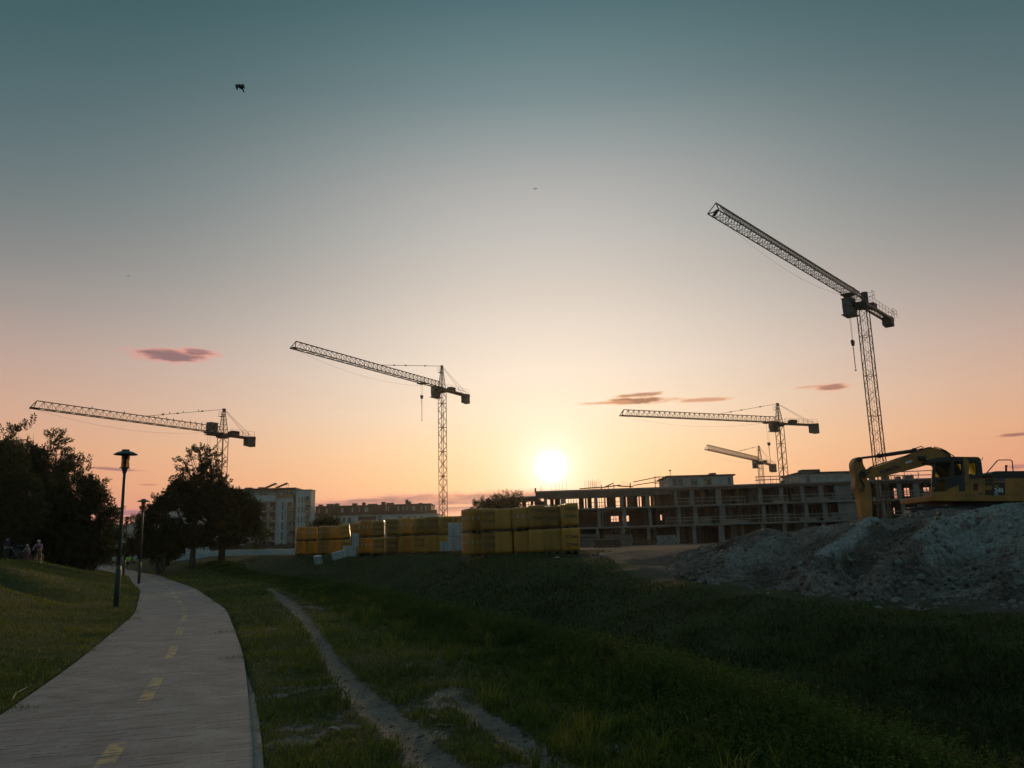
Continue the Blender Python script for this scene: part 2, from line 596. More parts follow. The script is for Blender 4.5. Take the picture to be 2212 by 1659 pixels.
def h1(x, y): return float(H(np.array([x]), np.array([y]))[0])


TRAILS = [
    ([(612, 1296), (640, 1318), (664, 1345), (690, 1383), (720, 1430), (750, 1476), (792, 1516), (850, 1566), (915, 1625), (965, 1670), (1040, 1760)], [.26, .2, .15, .13, .12, .15, .19, .2, .21, .22, .22]),
    ([(640, 1312), (668, 1312), (700, 1316)], [.3, .22, .08]),
    ([(985, 1508), (1030, 1545), (1085, 1580), (1140, 1612), (1200, 1655), (1290, 1720)], [.07, .13, .17, .16, .13, .1]),
    ([(560, 1262), (590, 1278), (612, 1296)], [.1, .14, .25]),
    ([(660, 1490), (715, 1484), (760, 1480)], [.1, .16, .2]),
]
_TR = [(np.array([tuple(PZ(x, y, 0))[:2] for x, y in p]), np.array(w)) for p, w in TRAILS]


def bare(Xa, Ya):
    """> 0 where the soil shows through the lawn"""
    best = np.full(np.shape(Xa), -9.0)
    wob = (fbm(Xa * 3.1, Ya * 2.2, 4, 31) - .5)
    for pts, w in _TR:
        for k in range(len(pts) - 1):
            a, b = pts[k], pts[k + 1]
            ab = b - a
            t = np.clip(((Xa - a[0]) * ab[0] + (Ya - a[1]) * ab[1]) / (ab @ ab), 0, 1)
            d = np.hypot(Xa - a[0] - t * ab[0], Ya - a[1] - t * ab[1])
            ww = w[k] + (w[k + 1] - w[k]) * t
            best = np.maximum(best, .9 - d / ww + wob * 1.0)
    c1, c2, c3 = PZ(800, 1560, 0), PZ(1150, 1640, 0), PZ(640, 1600, 0)
    patch = .46 * np.exp(-((Xa - c1.x) / .9) ** 2 - ((Ya - c1.y) / 1.5) ** 2) + .25 * np.exp(-((Xa - c2.x) / .5) ** 2 - ((Ya - c2.y) / .8) ** 2) \
        + .4 * np.exp(-((Xa - c3.x) / .6) ** 2 - ((Ya - c3.y) / .7) ** 2)
    best = np.maximum(best, patch + (fbm(Xa * 2.6, Ya * 1.7, 4, 77) - .5) * 2.6 - .74)
    return best


def axis(lo, hi, f0, f1, step, gr):
    xs = list(np.arange(f0, f1, step))
    s, x = step, xs[-1]
    while x < hi:
        s *= gr; x += s; xs.append(x)
    s, x, pre = step, xs[0], []
    while x > lo:
        s *= gr; x -= s; pre.append(x)
    return np.array(pre[::-1] + xs)


gx = axis(-640, 640, -6.0, 3.6, .045, 1.045)
gy = axis(-120, 930, 4.6, 16, .055, 1.024)
GX, GY = np.meshgrid(gx, gy)
GZ = H(GX, GY)
nx, ny = len(gx), len(gy)
idx = np.arange(nx * ny).reshape(ny, nx)
F = np.stack([idx[:-1, :-1], idx[:-1, 1:], idx[1:, 1:], idx[1:, :-1]], -1).reshape(-1, 4)
cxm = (GX[:-1, :-1] + GX[1:, 1:]) / 2; cym = (GY[:-1, :-1] + GY[1:, 1:]) / 2
near = (cym > 4) & (cym < 40) & (np.abs(cxm) < 16)
bmask = np.zeros(cxm.shape, bool)
bmask[near] = bare(cxm[near], cym[near]) > 0
bmask &= (s_path(cxm, cym) > .05) & (s_crest(cxm, cym) < 0)
bm_v = bare(GX, GY)
GZ = GZ - .03 * sst(-.1, .7, bm_v) * ((GY > 4) & (GY < 40) & (np.abs(GX) < 16))
V = np.stack([GX, GY, GZ], -1).reshape(-1, 3)


def groundmat():
    m = bpy.data.materials.new('grass_and_soil')
    nt, N, L = nodes_of(m)
    out = N.new('ShaderNodeOutputMaterial'); b = N.new('ShaderNodeBsdfPrincipled'); L.new(b.outputs[0], out.inputs[0])
    tc = N.new('ShaderNodeTexCoord')
    n1 = N.new('ShaderNodeTexNoise'); n1.inputs['Scale'].default_value = .35; n1.inputs['Detail'].default_value = 6
    n2 = N.new('ShaderNodeTexNoise'); n2.inputs['Scale'].default_value = 9; n2.inputs['Detail'].default_value = 5
    L.new(tc.outputs['Object'], n1.inputs['Vector']); L.new(tc.outputs['Object'], n2.inputs['Vector'])
    r1 = N.new('ShaderNodeValToRGB')
    for e, p, c in zip(r1.color_ramp.elements, (.3, .7), ((.03, .045, .014, 1), (.06, .075, .02, 1))): e.position = p; e.color = c
    r2 = N.new('ShaderNodeValToRGB')
    for e, p, c in zip(r2.color_ramp.elements, (.35, .75), ((.035, .028, .02, 1), (.045, .06, .02, 1))): e.position = p; e.color = c
    L.new(n1.outputs['Fac'], r1.inputs[0]); L.new(n2.outputs['Fac'], r2.inputs[0])
    mx = N.new('ShaderNodeMixRGB'); mx.inputs[0].default_value = .55
    L.new(r1.outputs[0], mx.inputs[1]); L.new(r2.outputs[0], mx.inputs[2])
    at = N.new('ShaderNodeAttribute'); at.attribute_name = 'site'
    r3 = N.new('ShaderNodeValToRGB')
    for e, p, c in zip(r3.color_ramp.elements, (.3, .7), ((.048, .038, .032, 1), (.115, .098, .088, 1))): e.position = p; e.color = c
    L.new(n2.outputs['Fac'], r3.inputs[0])
    ms = N.new('ShaderNodeMixRGB'); L.new(at.outputs['Fac'], ms.inputs[0]); L.new(mx.outputs[0], ms.inputs[1]); L.new(r3.outputs[0], ms.inputs[2])
    L.new(ms.outputs[0], b.inputs['Base Color'])
    b.inputs['Roughness'].default_value = .95; b.inputs['Specular IOR Level'].default_value = .1
    bp = N.new('ShaderNodeBump'); bp.inputs['Strength'].default_value = .6; bp.inputs['Distance'].default_value = .04
    L.new(n2.outputs['Fac'], bp.inputs['Height']); L.new(bp.outputs[0], b.inputs['Normal'])
    return m


M['ground'] = groundmat()
M['trail'] = mat('trodden_soil', (.23, .195, .165), (.11, .09, .075), 2.5, .95, bump=.7, bscale=26, detail=8, spec=.1)
fm = bmask.reshape(-1)
FOOT0 = [(1360, 1262, 34), (1412, 1248, 32.5), (1475, 1255, 30), (1528, 1265, 28.2), (1620, 1276, 26), (1727, 1287, 24.2), (1840, 1301, 23), (1980, 1309, 21.8), (2212, 1317, 20.4), (2400, 1330, 19.5), (2600, 1345, 19), (2850, 1370, 18.5)]
_f0 = sorted((tuple(P(*f))[:2] for f in FOOT0), key=lambda q: q[0])
HEAPG = sst(-.5, .3, GY - np.interp(GX, [q[0] for q in _f0], [q[1] for q in _f0]) + .8 * (fbm(GX, GY, 3, 45) - .5)) * (GX > _f0[0][0]) * (GY < 45)
scv = s_crest(GX, GY) - far_width(GY)
site_a = sst(.0, 2.5, scv - np.where(GY > 36, 1.5, 0) + 2 * (fbm(GX * .5, GY * .5, 3, 44) - .5)) * (1 - sst(130, 200, GY)) * np.maximum(sst(33, 37, GY), HEAPG)
tag(npmesh('ground', V, F[~fm], M['ground'], smooth=True, attrs={'site': np.maximum(site_a, sst(-.5, .1, bm_v) * ((GY > 4) & (GY < 40) & (np.abs(GX) < 16) & (s_path(GX, GY) > .1) & (s_crest(GX, GY) < 0))).ravel()}), kind='structure')
used = np.unique(F[fm]); remap = np.zeros(len(V), int); remap[used] = np.arange(len(used))
tag(npmesh('dirt_trail', V[used], remap[F[fm]], M['trail'], smooth=True), kind='structure')

# ------------------------------------------------------------------ paved path
py_ = np.concatenate([np.arange(-8, 40, .25), np.arange(40, 135, .6)])
pr = np.stack([np.interp(py_, _Yt, XR_T), py_], -1)
tng = np.gradient(pr, axis=0); tng /= np.linalg.norm(tng, axis=1)[:, None]
nl = np.stack([-tng[:, 1], tng[:, 0]], -1)
arc = np.concatenate([[0], np.cumsum(np.linalg.norm(np.diff(pr, axis=0), axis=1))])
PW = 2.5


def ribbon(name, offs, zoff, matl, ymax=999):
    k = len(offs)
    nr = int((py_ < ymax).sum())
    Vv, uv = [], []
    for i in range(nr):
        for j, o_ in enumerate(offs):
            q = pr[i] + nl[i] * o_
            Vv.append((q[0], q[1], zoff[j] + .75 * 0)); uv.append((o_, arc[i]))
    Vv = np.array(Vv); uv = np.array(uv)
    base = H(Vv[:, 0], Vv[:, 1]) * 0 + np.where(Vv[:, 1] > 85, sst(85, 135, Vv[:, 1]) * 1.5, 0)
    Vv[:, 2] += base
    if ymax < 99: Vv[:, 2] -= sst(8.6, 12.5, Vv[:, 1]) * .05
    ii = np.arange(nr * k).reshape(nr, k)
    Ff = np.stack([ii[:-1, :-1], ii[1:, :-1], ii[1:, 1:], ii[:-1, 1:]], -1).reshape(-1, 4)[:, ::-1]
    o = npmesh(name, Vv, Ff, matl)
    ul = o.data.uv_layers.new(name='UVMap')
    ul.data.foreach_set('uv', uv[Ff.reshape(-1)].astype(np.float32).ravel())
    return o


def pavemat():
    m = bpy.data.materials.new('block_paving')
    nt, N, L = nodes_of(m)
    out = N.new('ShaderNodeOutputMaterial'); b = N.new('ShaderNodeBsdfPrincipled'); L.new(b.outputs[0], out.inputs[0])
    uv = N.new('ShaderNodeUVMap'); uv.uv_map = 'UVMap'
    br = N.new('ShaderNodeTexBrick')
    br.inputs['Scale'].default_value = 1.0; br.inputs['Brick Width'].default_value = .205; br.inputs['Row Height'].default_value = .115
    br.inputs['Mortar Size'].default_value = .003; br.inputs['Mortar Smooth'].default_value = .2
    br.inputs['Color1'].default_value = (.27, .22, .212, 1); br.inputs['Color2'].default_value = (.215, .15, .142, 1); br.inputs['Mortar'].default_value = (.14, .12, .112, 1)
    br.inputs['Bias'].default_value = -.1
    L.new(uv.outputs[0], br.inputs['Vector'])
    # open joints: only some stretches of the cross joints are deep and dark
    mp = N.new('ShaderNodeMapping'); mp.inputs['Scale'].default_value = (2.2, 9.0, 1); L.new(uv.outputs[0], mp.inputs[0])
    nj = N.new('ShaderNodeTexNoise'); nj.inputs['Scale'].default_value = 1.0; nj.inputs['Detail'].default_value = 3; L.new(mp.outputs[0], nj.inputs['Vector'])
    gt = N.new('ShaderNodeMapRange'); gt.inputs[1].default_value = .545; gt.inputs[2].default_value = .575; L.new(nj.outputs['Fac'], gt.inputs[0])
    sx = N.new('ShaderNodeSeparateXYZ'); L.new(uv.outputs[0], sx.inputs[0])
    dv = N.new('ShaderNodeMath'); dv.operation = 'DIVIDE'; dv.inputs[1].default_value = .115; L.new(sx.outputs[1], dv.inputs[0])
    fr = N.new('ShaderNodeMath'); fr.operation = 'FRACT'; L.new(dv.outputs[0], fr.inputs[0])
    lt = N.new('ShaderNodeMath'); lt.operation = 'LESS_THAN'; lt.inputs[1].default_value = .21; L.new(fr.outputs[0], lt.inputs[0])
    jm = N.new('ShaderNodeMath'); jm.operation = 'MULTIPLY'; L.new(lt.outputs[0], jm.inputs[0]); L.new(gt.outputs[0], jm.inputs[1])
    # dusty grime
    ng = N.new('ShaderNodeTexNoise'); ng.inputs['Scale'].default_value = 1.3; ng.inputs['Detail'].default_value = 7; L.new(uv.outputs[0], ng.inputs['Vector'])
    gr = N.new('ShaderNodeMapRange'); gr.inputs[1].default_value = .3; gr.inputs[2].default_value = .7; gr.inputs[3].default_value = .72; gr.inputs[4].default_value = 1.2; L.new(ng.outputs['Fac'], gr.inputs[0])
    mg = N.new('ShaderNodeMixRGB'); mg.blend_type = 'MULTIPLY'; mg.inputs[0].default_value = 1
    L.new(br.outputs['Color'], mg.inputs[1]); L.new(gr.outputs[0], mg.inputs[2])
    # worn yellow centre dashes painted on the blocks
    PER, DASH, PH = 4.25, 2.15, DASH_PHASE
    a1 = N.new('ShaderNodeMath'); a1.operation = 'SUBTRACT'; a1.inputs[1].default_value = PH - 400 * PER; L.new(sx.outputs[1], a1.inputs[0])
    a2 = N.new('ShaderNodeMath'); a2.operation = 'MODULO'; a2.inputs[1].default_value = PER; L.new(a1.outputs[0], a2.inputs[0])
    a3 = N.new('ShaderNodeMath'); a3.operation = 'LESS_THAN'; a3.inputs[1].default_value = DASH; L.new(a2.outputs[0], a3.inputs[0])
    u1 = N.new('ShaderNodeMath'); u1.operation = 'SUBTRACT'; u1.inputs[1].default_value = 1.12; L.new(sx.outputs[0], u1.inputs[0])
    u2 = N.new('ShaderNodeMath'); u2.operation = 'ABSOLUTE'; L.new(u1.outputs[0], u2.inputs[0])
    u3 = N.new('ShaderNodeMath'); u3.operation = 'LESS_THAN'; u3.inputs[1].default_value = .072; L.new(u2.outputs[0], u3.inputs[0])
    nw = N.new('ShaderNodeTexNoise'); nw.inputs['Scale'].default_value = 5; nw.inputs['Detail'].default_value = 6; L.new(uv.outputs[0], nw.inputs['Vector'])
    wr = N.new('ShaderNodeMapRange'); wr.inputs[1].default_value = .40; wr.inputs[2].default_value = .54; L.new(nw.outputs['Fac'], wr.inputs[0])
    m1 = N.new('ShaderNodeMath'); m1.operation = 'MULTIPLY'; L.new(a3.outputs[0], m1.inputs[0]); L.new(u3.outputs[0], m1.inputs[1])
    m2 = N.new('ShaderNodeMath'); m2.operation = 'MULTIPLY'; L.new(m1.outputs[0], m2.inputs[0]); L.new(wr.outputs[0], m2.inputs[1])
    m3 = N.new('ShaderNodeMath'); m3.operation = 'MULTIPLY'; m3.inputs[1].default_value = .85; L.new(m2.outputs[0], m3.inputs[0])
    my = N.new('ShaderNodeMixRGB'); L.new(m3.outputs[0], my.inputs[0]); L.new(mg.outputs[0], my.inputs[1]); my.inputs[2].default_value = (.60, .38, .14, 1)
    mj = N.new('ShaderNodeMixRGB'); L.new(jm.outputs[0], mj.inputs[0]); L.new(my.outputs[0], mj.inputs[1]); mj.inputs[2].default_value = (.022, .02, .02, 1)
    L.new(mj.outputs[0], b.inputs['Base Color'])
    b.inputs['Roughness'].default_value = .62; b.inputs['Specular IOR Level'].default_value = .45
    ad = N.new('ShaderNodeMath'); ad.operation = 'ADD'; L.new(br.outputs['Fac'], ad.inputs[0]); L.new(jm.outputs[0], ad.inputs[1])
    bp = N.new('ShaderNodeBump'); bp.invert = True; bp.inputs['Strength'].default_value = .5; bp.inputs['Distance'].default_value = .008
    L.new(ad.outputs[0], bp.inputs['Height']); L.new(bp.outputs[0], b.inputs['Normal'])
    return m


DASH_PHASE = float(np.interp(9.45, py_, arc)) + .75
tag(ribbon('paved_path', np.linspace(.0, PW, 9), [0.0] * 9, pavemat()), kind='structure')
M['kerb'] = mat('kerb_concrete', (.22, .21, .2), (.14, .135, .13), 3, .9, bump=.4)
tag(ribbon('kerb', [.002, -.002, -.075, -.08], [-.05, .008, .008, -.06], M['kerb'], 13), kind='structure')
# ------------------------------------------------------------------ grass
FOOT = [(1360, 1262, 34), (1412, 1248, 32.5), (1475, 1255, 30), (1528, 1265, 28.2), (1620, 1276, 26), (1727, 1287, 24.2), (1840, 1301, 23), (1980, 1309, 21.8), (2212, 1317, 20.4), (2400, 1330, 19.5), (2600, 1345, 19), (2850, 1370, 18.5)]
_fp = sorted((tuple(P(*f))[:2] for f in FOOT), key=lambda q: q[0])


def heap_cover(Xa, Ya):
    """True where the dirt heap lies"""
    return (Xa > _fp[0][0]) & (Ya > np.interp(Xa, [q[0] for q in _fp], [q[1] for q in _fp]) - .1) & (Ya < 45)


def scatter(n, y0, y1, a0=-.86, a1=.86, pw=1.0):
    u = rng.random(n)
    Ya = y0 * (y1 / y0) ** u
    return Ya * rng.uniform(a0, a1, n), Ya


def blades(Xa, Ya, h, w, lean, tint, name, matl):
    n = len(Xa)
    Za = H(Xa, Ya) - .012
    ang = rng.uniform(0, 2 * np.pi, n)
    la = rng.uniform(0, 2 * np.pi, n)
    ca, sa = np.cos(ang), np.sin(ang)
    lx, ly = np.cos(la) * lean * h, np.sin(la) * lean * h
    base = np.stack([Xa, Ya, Za], -1)
    side = np.stack([ca * w, sa * w, np.zeros(n)], -1) * .5
    mid = base + np.stack([lx * .35, ly * .35, h * .6], -1)
    tip = base + np.stack([lx, ly, h * (1 - .25 * lean)], -1)
    Vv = np.stack([base - side, base + side, mid - side * .7, mid + side * .7, tip], 1).reshape(-1, 3)
    o = np.arange(n)[:, None] * 5
    Ff = np.concatenate([o + np.array([[0, 1, 3]]), o + np.array([[0, 3, 2]]), o + np.array([[2, 3, 4]])], 0)
    return tag(npmesh(name, Vv, Ff, matl, attrs={'tint': np.repeat(tint, 5)}), kind='stuff')


M['lawn'] = leafmat('lawn_blades', [(0, (.035, .066, .008)), (.4, (.075, .12, .013)), (.75, (.16, .17, .022)), (1, (.26, .21, .06))])
M['bankgrass'] = leafmat('bank_grass', [(0, (.018, .032, .006)), (.5, (.034, .056, .009)), (.8, (.07, .085, .013)), (1, (.12, .10, .03))])
M['weed'] = leafmat('weeds', [(0, (.034, .066, .01)), (.5, (.06, .105, .014)), (.85, (.11, .14, .02)), (1, (.16, .14, .04))])

# short lawn on both sides of the path
X_, Y_ = scatter(520000, 4.3, 95)
s_, c_ = s_path(X_, Y_), s_crest(X_, Y_)
edge = .26 * (vnoise(X_ * 2.3, Y_ * 2.3, 4) - .38) + .34 * sst(.58, .85, vnoise(X_ * 1.1, Y_ * 1.1, 8)) + .10 * sst(7, 11, Y_)
onpath = (s_ < .09 - edge) & (s_ > -PW - .02 + np.where(Y_ < 30, edge * 1.2, .1))
bv = bare(X_, Y_)
keep = ~onpath & (c_ < .2) & ~((rng.random(len(X_)) < .1 + .9 * sst(-.45, .28, bv)) & (bv > -.45) & (s_ > 0) & (Y_ < 40))
X_, Y_, s_, bv = X_[keep], Y_[keep], s_[keep], bv[keep]
n_ = len(X_)
cl = fbm(X_ * 1.3, Y_ * 1.3, 4, 12)
h_ = (.02 + .17 * np.clip(cl - .2, 0, 1) ** 1.4 + .025 * rng.random(n_)) * (1 + Y_ / 90)
h_ *= np.where((bv > -.5) & (Y_ < 40) & (s_ > 0), 1.25, 1.0)
h_ *= 1 + 1.1 * (vnoise(X_ * 2.1, Y_ * 2.1, 41) > .8) * (s_ > 0)
w_ = .0042 * (1 + Y_ / 9.0)
dry = fbm(X_ * .5, Y_ * .5, 4, 55)
tint = np.clip(-.1 + .75 * rng.random(n_) + 1.3 * (dry - .45) + .3 * (rng.random(n_) > .93) + .27 * (s_ < -PW), 0, 1)  # blades left of the path tinted yellower to imitate grazing sunlight
blades(X_, Y_, h_, w_, rng.uniform(.2, 1.0, n_), tint, 'lawn_grass', M['lawn'])

# rough grass on the ditch banks
X_, Y_ = scatter(600000, 4.6, 82, -.75, 1.15)
c_ = s_crest(X_, Y_)
keep = (c_ > -.5) & (c_ < far_width(Y_) + np.where(Y_ > 33, 5.5, 7.0)) & ~heap_cover(X_, Y_)
X_, Y_, c_ = X_[keep], Y_[keep], c_[keep]
n_ = len(X_)
cl = fbm(X_ * .9, Y_ * .9, 4, 61)
h_ = (.08 + .34 * np.clip(cl - .25, 0, 1)) * rng.uniform(.6, 1.2, n_)
h_ *= np.where(c_ > far_width(Y_) * .85, .7, 1.0)
h_ *= 1 - .55 * sst(30, 60, Y_)
w_ = .006 * (1 + Y_ / 8.0)
dry = fbm(X_ * .6, Y_ * .6, 3, 66)
tint = np.clip(-.1 + .75 * rng.random(n_) + .9 * (dry - .45) + .35 * sst(.75, 1.0, c_ / far_width(Y_)), 0, 1)
blades(X_, Y_, h_, w_, rng.uniform(.3, 1.3, n_), tint, 'bank_grass', M['bankgrass'])


# tall leafy weeds along the near lip of the ditch
def weeds(Xa, Ya, hh, name, nl=18):
    n = len(Xa)
    Za = H(Xa, Ya) - .02
    la = rng.uniform(0, 2 * np.pi, n); ln = rng.uniform(.05, .4, n)
    top = np.stack([np.cos(la) * ln * hh, np.sin(la) * ln * hh, hh], -1)
    base = np.stack([Xa, Ya, Za], -1)
    wd = .004 * (1 + Ya / 12)
    an = rng.uniform(0, 2 * np.pi, n)
    sd_ = np.stack([np.cos(an) * wd, np.sin(an) * wd, 0 * wd], -1)
    Vs = np.stack([base - sd_, base + sd_, base + top], 1).reshape(-1, 3)
    Fs = np.arange(3 * n).reshape(-1, 3)
    ts = np.repeat(rng.uniform(.1, .5, n), 3)
    tt = rng.uniform(.15, 1.0, (n, nl))
    p = base[:, None, :] + top[:, None, :] * tt[..., None]
    a = rng.uniform(0, 2 * np.pi, (n, nl))
    ll = (.022 + .045 * rng.random((n, nl))) * (1.15 - .6 * tt) * (.6 + hh[:, None]) * (1 + Ya[:, None] / 40)
    el_ = rng.uniform(-.1, 1.0, (n, nl))
    d = np.stack([np.cos(a) * np.cos(el_), np.sin(a) * np.cos(el_), np.sin(el_)], -1)
    q = np.stack([-np.sin(a), np.cos(a), 0 * a], -1)
    wl_ = ll * .17
    m_ = p + d * (ll * .5)[..., None]
    Vl = np.stack([p, m_ - q * wl_[..., None], p + d * ll[..., None] - np.array([0, 0, .25]) * ll[..., None], m_ + q * wl_[..., None]], 2).reshape(-1, 3)
    nq = n * nl
    o = np.arange(nq)[:, None] * 4 + len(Vs)
    Fl = np.concatenate([o + np.array([[0, 1, 2]]), o + np.array([[0, 2, 3]])], 0)
    tl = np.repeat(np.clip(rng.uniform(.1, .75, nq) + np.repeat((fbm(Xa * .7, Ya * .7, 3, 90) - .45) * 1.2, nl), 0, 1), 4)
    return tag(npmesh(name, np.concatenate([Vs, Vl]), np.concatenate([Fs, Fl]), M['weed'], attrs={'tint': np.concatenate([ts, tl])}), kind='stuff')


n0 = 26000
Ya = 5.0 * (80 / 5.0) ** rng.random(n0)
sc_ = rng.normal(-.35, .75, n0)
sc_ = np.where(Ya > 20, sc_ - rng.random(n0) * .6, sc_)
Xa = np.interp(Ya, _Yt, XC_T) + sc_ * np.sqrt(1 + np.interp(Ya, _Yt, dXC) ** 2)
keep = (np.abs(Xa / Ya) < .9) & (vnoise(Xa * .8, Ya * .8, 71) > .22) & (sc_ < 1.3) & (sc_ > -2.2)
Xa, Ya, sc_ = Xa[keep], Ya[keep], sc_[keep]
hh = (.10 + .27 * np.exp(-((sc_ - .1) / .8) ** 2)) * rng.uniform(.55, 1.3, len(Xa)) * (1 - .25 * sst(25, 60, Ya))
weeds(Xa, Ya, hh, 'tall_weeds')
# a few weed clumps low in the ditch and in front of the blocks
n0 = 2600
Xa, Ya = scatter(n0, 5.5, 60, -.1, .8)
c_ = s_crest(Xa, Ya)
keep = (c_ > .8) & (c_ < far_width(Ya) * 1.0) & (vnoise(Xa * .9, Ya * .9, 73) > .55)
Xa, Ya = Xa[keep], Ya[keep]
weeds(Xa, Ya, rng.uniform(.2, .5, len(Xa)), 'ditch_weeds')

# dry tufts and seed stalks standing in the rough strip
n0 = 240
Ya = 5.2 * (40 / 5.2) ** rng.random(n0)
sc_ = rng.uniform(-2.4, .6, n0)
Xa = np.interp(Ya, _Yt, XC_T) + sc_
kp_ = (np.abs(Xa / Ya) < .8) & (bare(Xa, Ya) < -.1)
Xa, Ya = Xa[kp_], Ya[kp_]
m_ = 26
Xt = np.repeat(Xa, m_) + rng.normal(0, .035, len(Xa) * m_); Yt = np.repeat(Ya, m_) + rng.normal(0, .035, len(Xa) * m_)
hb = np.repeat(rng.uniform(.12, .36, len(Xa)), m_) * rng.uniform(.5, 1.15, len(Xt))
blades(Xt, Yt, hb, .004 * (1 + Yt / 10), rng.uniform(.2, .9, len(Xt)), np.clip(np.repeat(rng.uniform(.1, .85, len(Xa)), m_) + rng.uniform(-.2, .2, len(Xt)), 0, 1), 'dry_tufts', M['lawn'])


# ------------------------------------------------------------------ trees
def sprays(pos, dirs, Ls, k=4, lw=.26, droop=.15):
    """compound leaf sprays: a rachis with k pairs of leaflets and one at the tip"""
    n = len(pos)
    d = dirs / (np.linalg.norm(dirs, axis=1)[:, None] + 1e-9)
    r = rng.normal(size=(n, 3))
    a = np.cross(d, r); a /= np.linalg.norm(a, axis=1)[:, None] + 1e-9
    Vs, nq = [], 0
    for j in range(2 * k + 1):
        if j < 2 * k:
            t = (j // 2 + .8) / (k + .6); s = 1 if j % 2 else -1
            p = pos + d * (Ls * t)[:, None]
            ax = a * s * .8 + d * .6
            l = Ls * .42 * (1 - .35 * abs(t - .4)) * rng.uniform(.75, 1.15, n)
        else:
            p = pos + d * Ls[:, None] * .92; ax = d; l = Ls * .36
        ax = ax + rng.normal(size=(n, 3)) * .12
        ax[:, 2] -= droop
        ax /= np.linalg.norm(ax, axis=1)[:, None]
        q = np.cross(ax, np.cross(d, a) + rng.normal(size=(n, 3)) * .35); q /= np.linalg.norm(q, axis=1)[:, None] + 1e-9
        m_ = p + ax * (l * .45)[:, None]
        wv = q * (l * lw)[:, None]
        Vs.append(np.stack([p, m_ - wv, p + ax * l[:, None], m_ + wv], 1))
        nq += n
    Vv = np.concatenate(Vs, 0).reshape(-1, 3)
    Ff = np.arange(nq * 4).reshape(-1, 4)
    return Vv, Ff


LEAF = {
    'dark': leafmat('dark_foliage', [(0, (.014, .024, .009)), (.6, (.026, .042, .013)), (1, (.05, .065, .02))], .3),
    'mid': leafmat('mid_foliage', [(0, (.022, .036, .012)), (.6, (.042, .062, .018)), (1, (.085, .09, .028))], .3),
    'linden': leafmat('linden_foliage', [(0, (.035, .048, .015)), (.6, (.07, .078, .024)), (1, (.13, .115, .04))], .25),
    'far': leafmat('distant_foliage', [(0, (.03, .042, .02)), (.6, (.05, .065, .028)), (1, (.08, .085, .035))], .25),
}


def tree(name, label, base, blobs, trunk_r, leaf='dark', L=.4, dens=60, k=4, limbs=True, group=None, fork=None, lw=.26, solid=.55, up=.15, stems=1):
    """trunk with limbs to every clump, crown of leaf sprays.
    blobs: (centre, (rx, ry, rz), count factor)"""
    base = Vector(base)
    root = thing(name, label, 'tree' if 'shrub' not in name else 'shrub', base, 0, group)
    tb = MB(base)
    cz = sum((b[0].z for b in blobs)) / len(blobs)
    fork = fork if fork is not None else base.z + (cz - base.z) * .45
    tops = []
    for sI in range(stems):
        off = Vector((random.uniform(-.5, .5), random.uniform(-.4, .4), 0)) * (stems > 1)
        f = Vector((base.x + off.x + random.uniform(-.1, .1), base.y + off.y, fork))
        b0 = base + off * .5 - Vector((0, 0, .15))
        tb.path([b0, b0 + Vector((0, 0, .3)), b0.lerp(f, .5) + Vector((random.uniform(-.08, .08), 0, 0)), f], trunk_r * 1.25, 8, trunk_r * .78)
        tops.append(f)
    for c, r, cf in blobs:
        f = random.choice(tops)
        mid = f.lerp(c, .55) + Vector((random.uniform(-.3, .3), random.uniform(-.3, .3), -.12 * (c - f).length))
        tb.path([f - Vector((0, 0, .15)), mid, c, c + (c - mid) * .12], trunk_r * .5, 6, .015)
        for q in range(5):
            e = c + Vector((random.gauss(0, .5) * r[0], random.gauss(0, .5) * r[1], random.gauss(.15, .5) * r[2]))
            tb.path([mid.lerp(c, random.uniform(.2, 1)), (mid + e) / 2 + Vector((0, 0, -.1)), e], trunk_r * .16, 5, .01)
    tb.build('trunk', M['bark'], root, True)
    Vs, Fs, Ts, o = [], [], [], 0
    for c, r, cf in blobs:
        area = (r[0] * r[1] + r[1] * r[2] + r[0] * r[2]) * 4.2 / 1.0
        n = max(16, int(dens * area * (cf * 1.35 if cf >= .85 else cf * .7)))
        u = rng.normal(size=(n, 3)); u /= np.linalg.norm(u, axis=1)[:, None]
        rad = 1 - rng.random(n) ** 1.6 * solid
        lump = .78 + .44 * fbm(u[:, 0] * 2.2 + c.x, u[:, 2] * 2.2 + u[:, 1] * 1.7 + c.z, 3, 5)
        rr = np.array(r)
        pos = u * rr * (rad * lump)[:, None] + np.array(c)
        nz_ = vnoise(pos[:, 0] * 1.1 / max(L, .2) * .4 + pos[:, 1] * .5, pos[:, 2] * 1.1 / max(L, .2) * .4, 33)
        kp = nz_ > (.40 if cf < .85 else .26)
        pos, u, rad = pos[kp], u[kp], rad[kp]
        dirs = u / rr * rr.mean() + rng.normal(size=u.shape) * .55 + np.array([0, 0, up])
        Ls = L * rng.uniform(.65, 1.25, len(pos))
        Vv, Ff = sprays(pos - np.array(base), dirs, Ls, k, lw)
        tn = np.clip(rng.uniform(0, .75, len(pos)) + .5 * (vnoise(pos[:, 0] * .8, pos[:, 2] * .8, 91) - .4), 0, 1)
        Vs.append(Vv); Fs.append(Ff + o); Ts.append(np.repeat(np.tile(tn, 2 * k + 1), 4)); o += len(Vv)
    npmesh('crown', np.concatenate(Vs), np.concatenate(Fs), LEAF[leaf], root, attrs={'tint': np.concatenate(Ts)})
    return root


def bl(px, py, rpx, Y, cf=1.0, sq=(1, 1, 1), dy=0):
    r = rpx / FPX * Y
    return (P(px, py, Y + dy), (r * sq[0], r * sq[1], r * sq[2]), cf)


def on_ground(px, Y):
    x = P(px, 1190, Y).x
    return Vector((x, Y, h1(x, Y)))


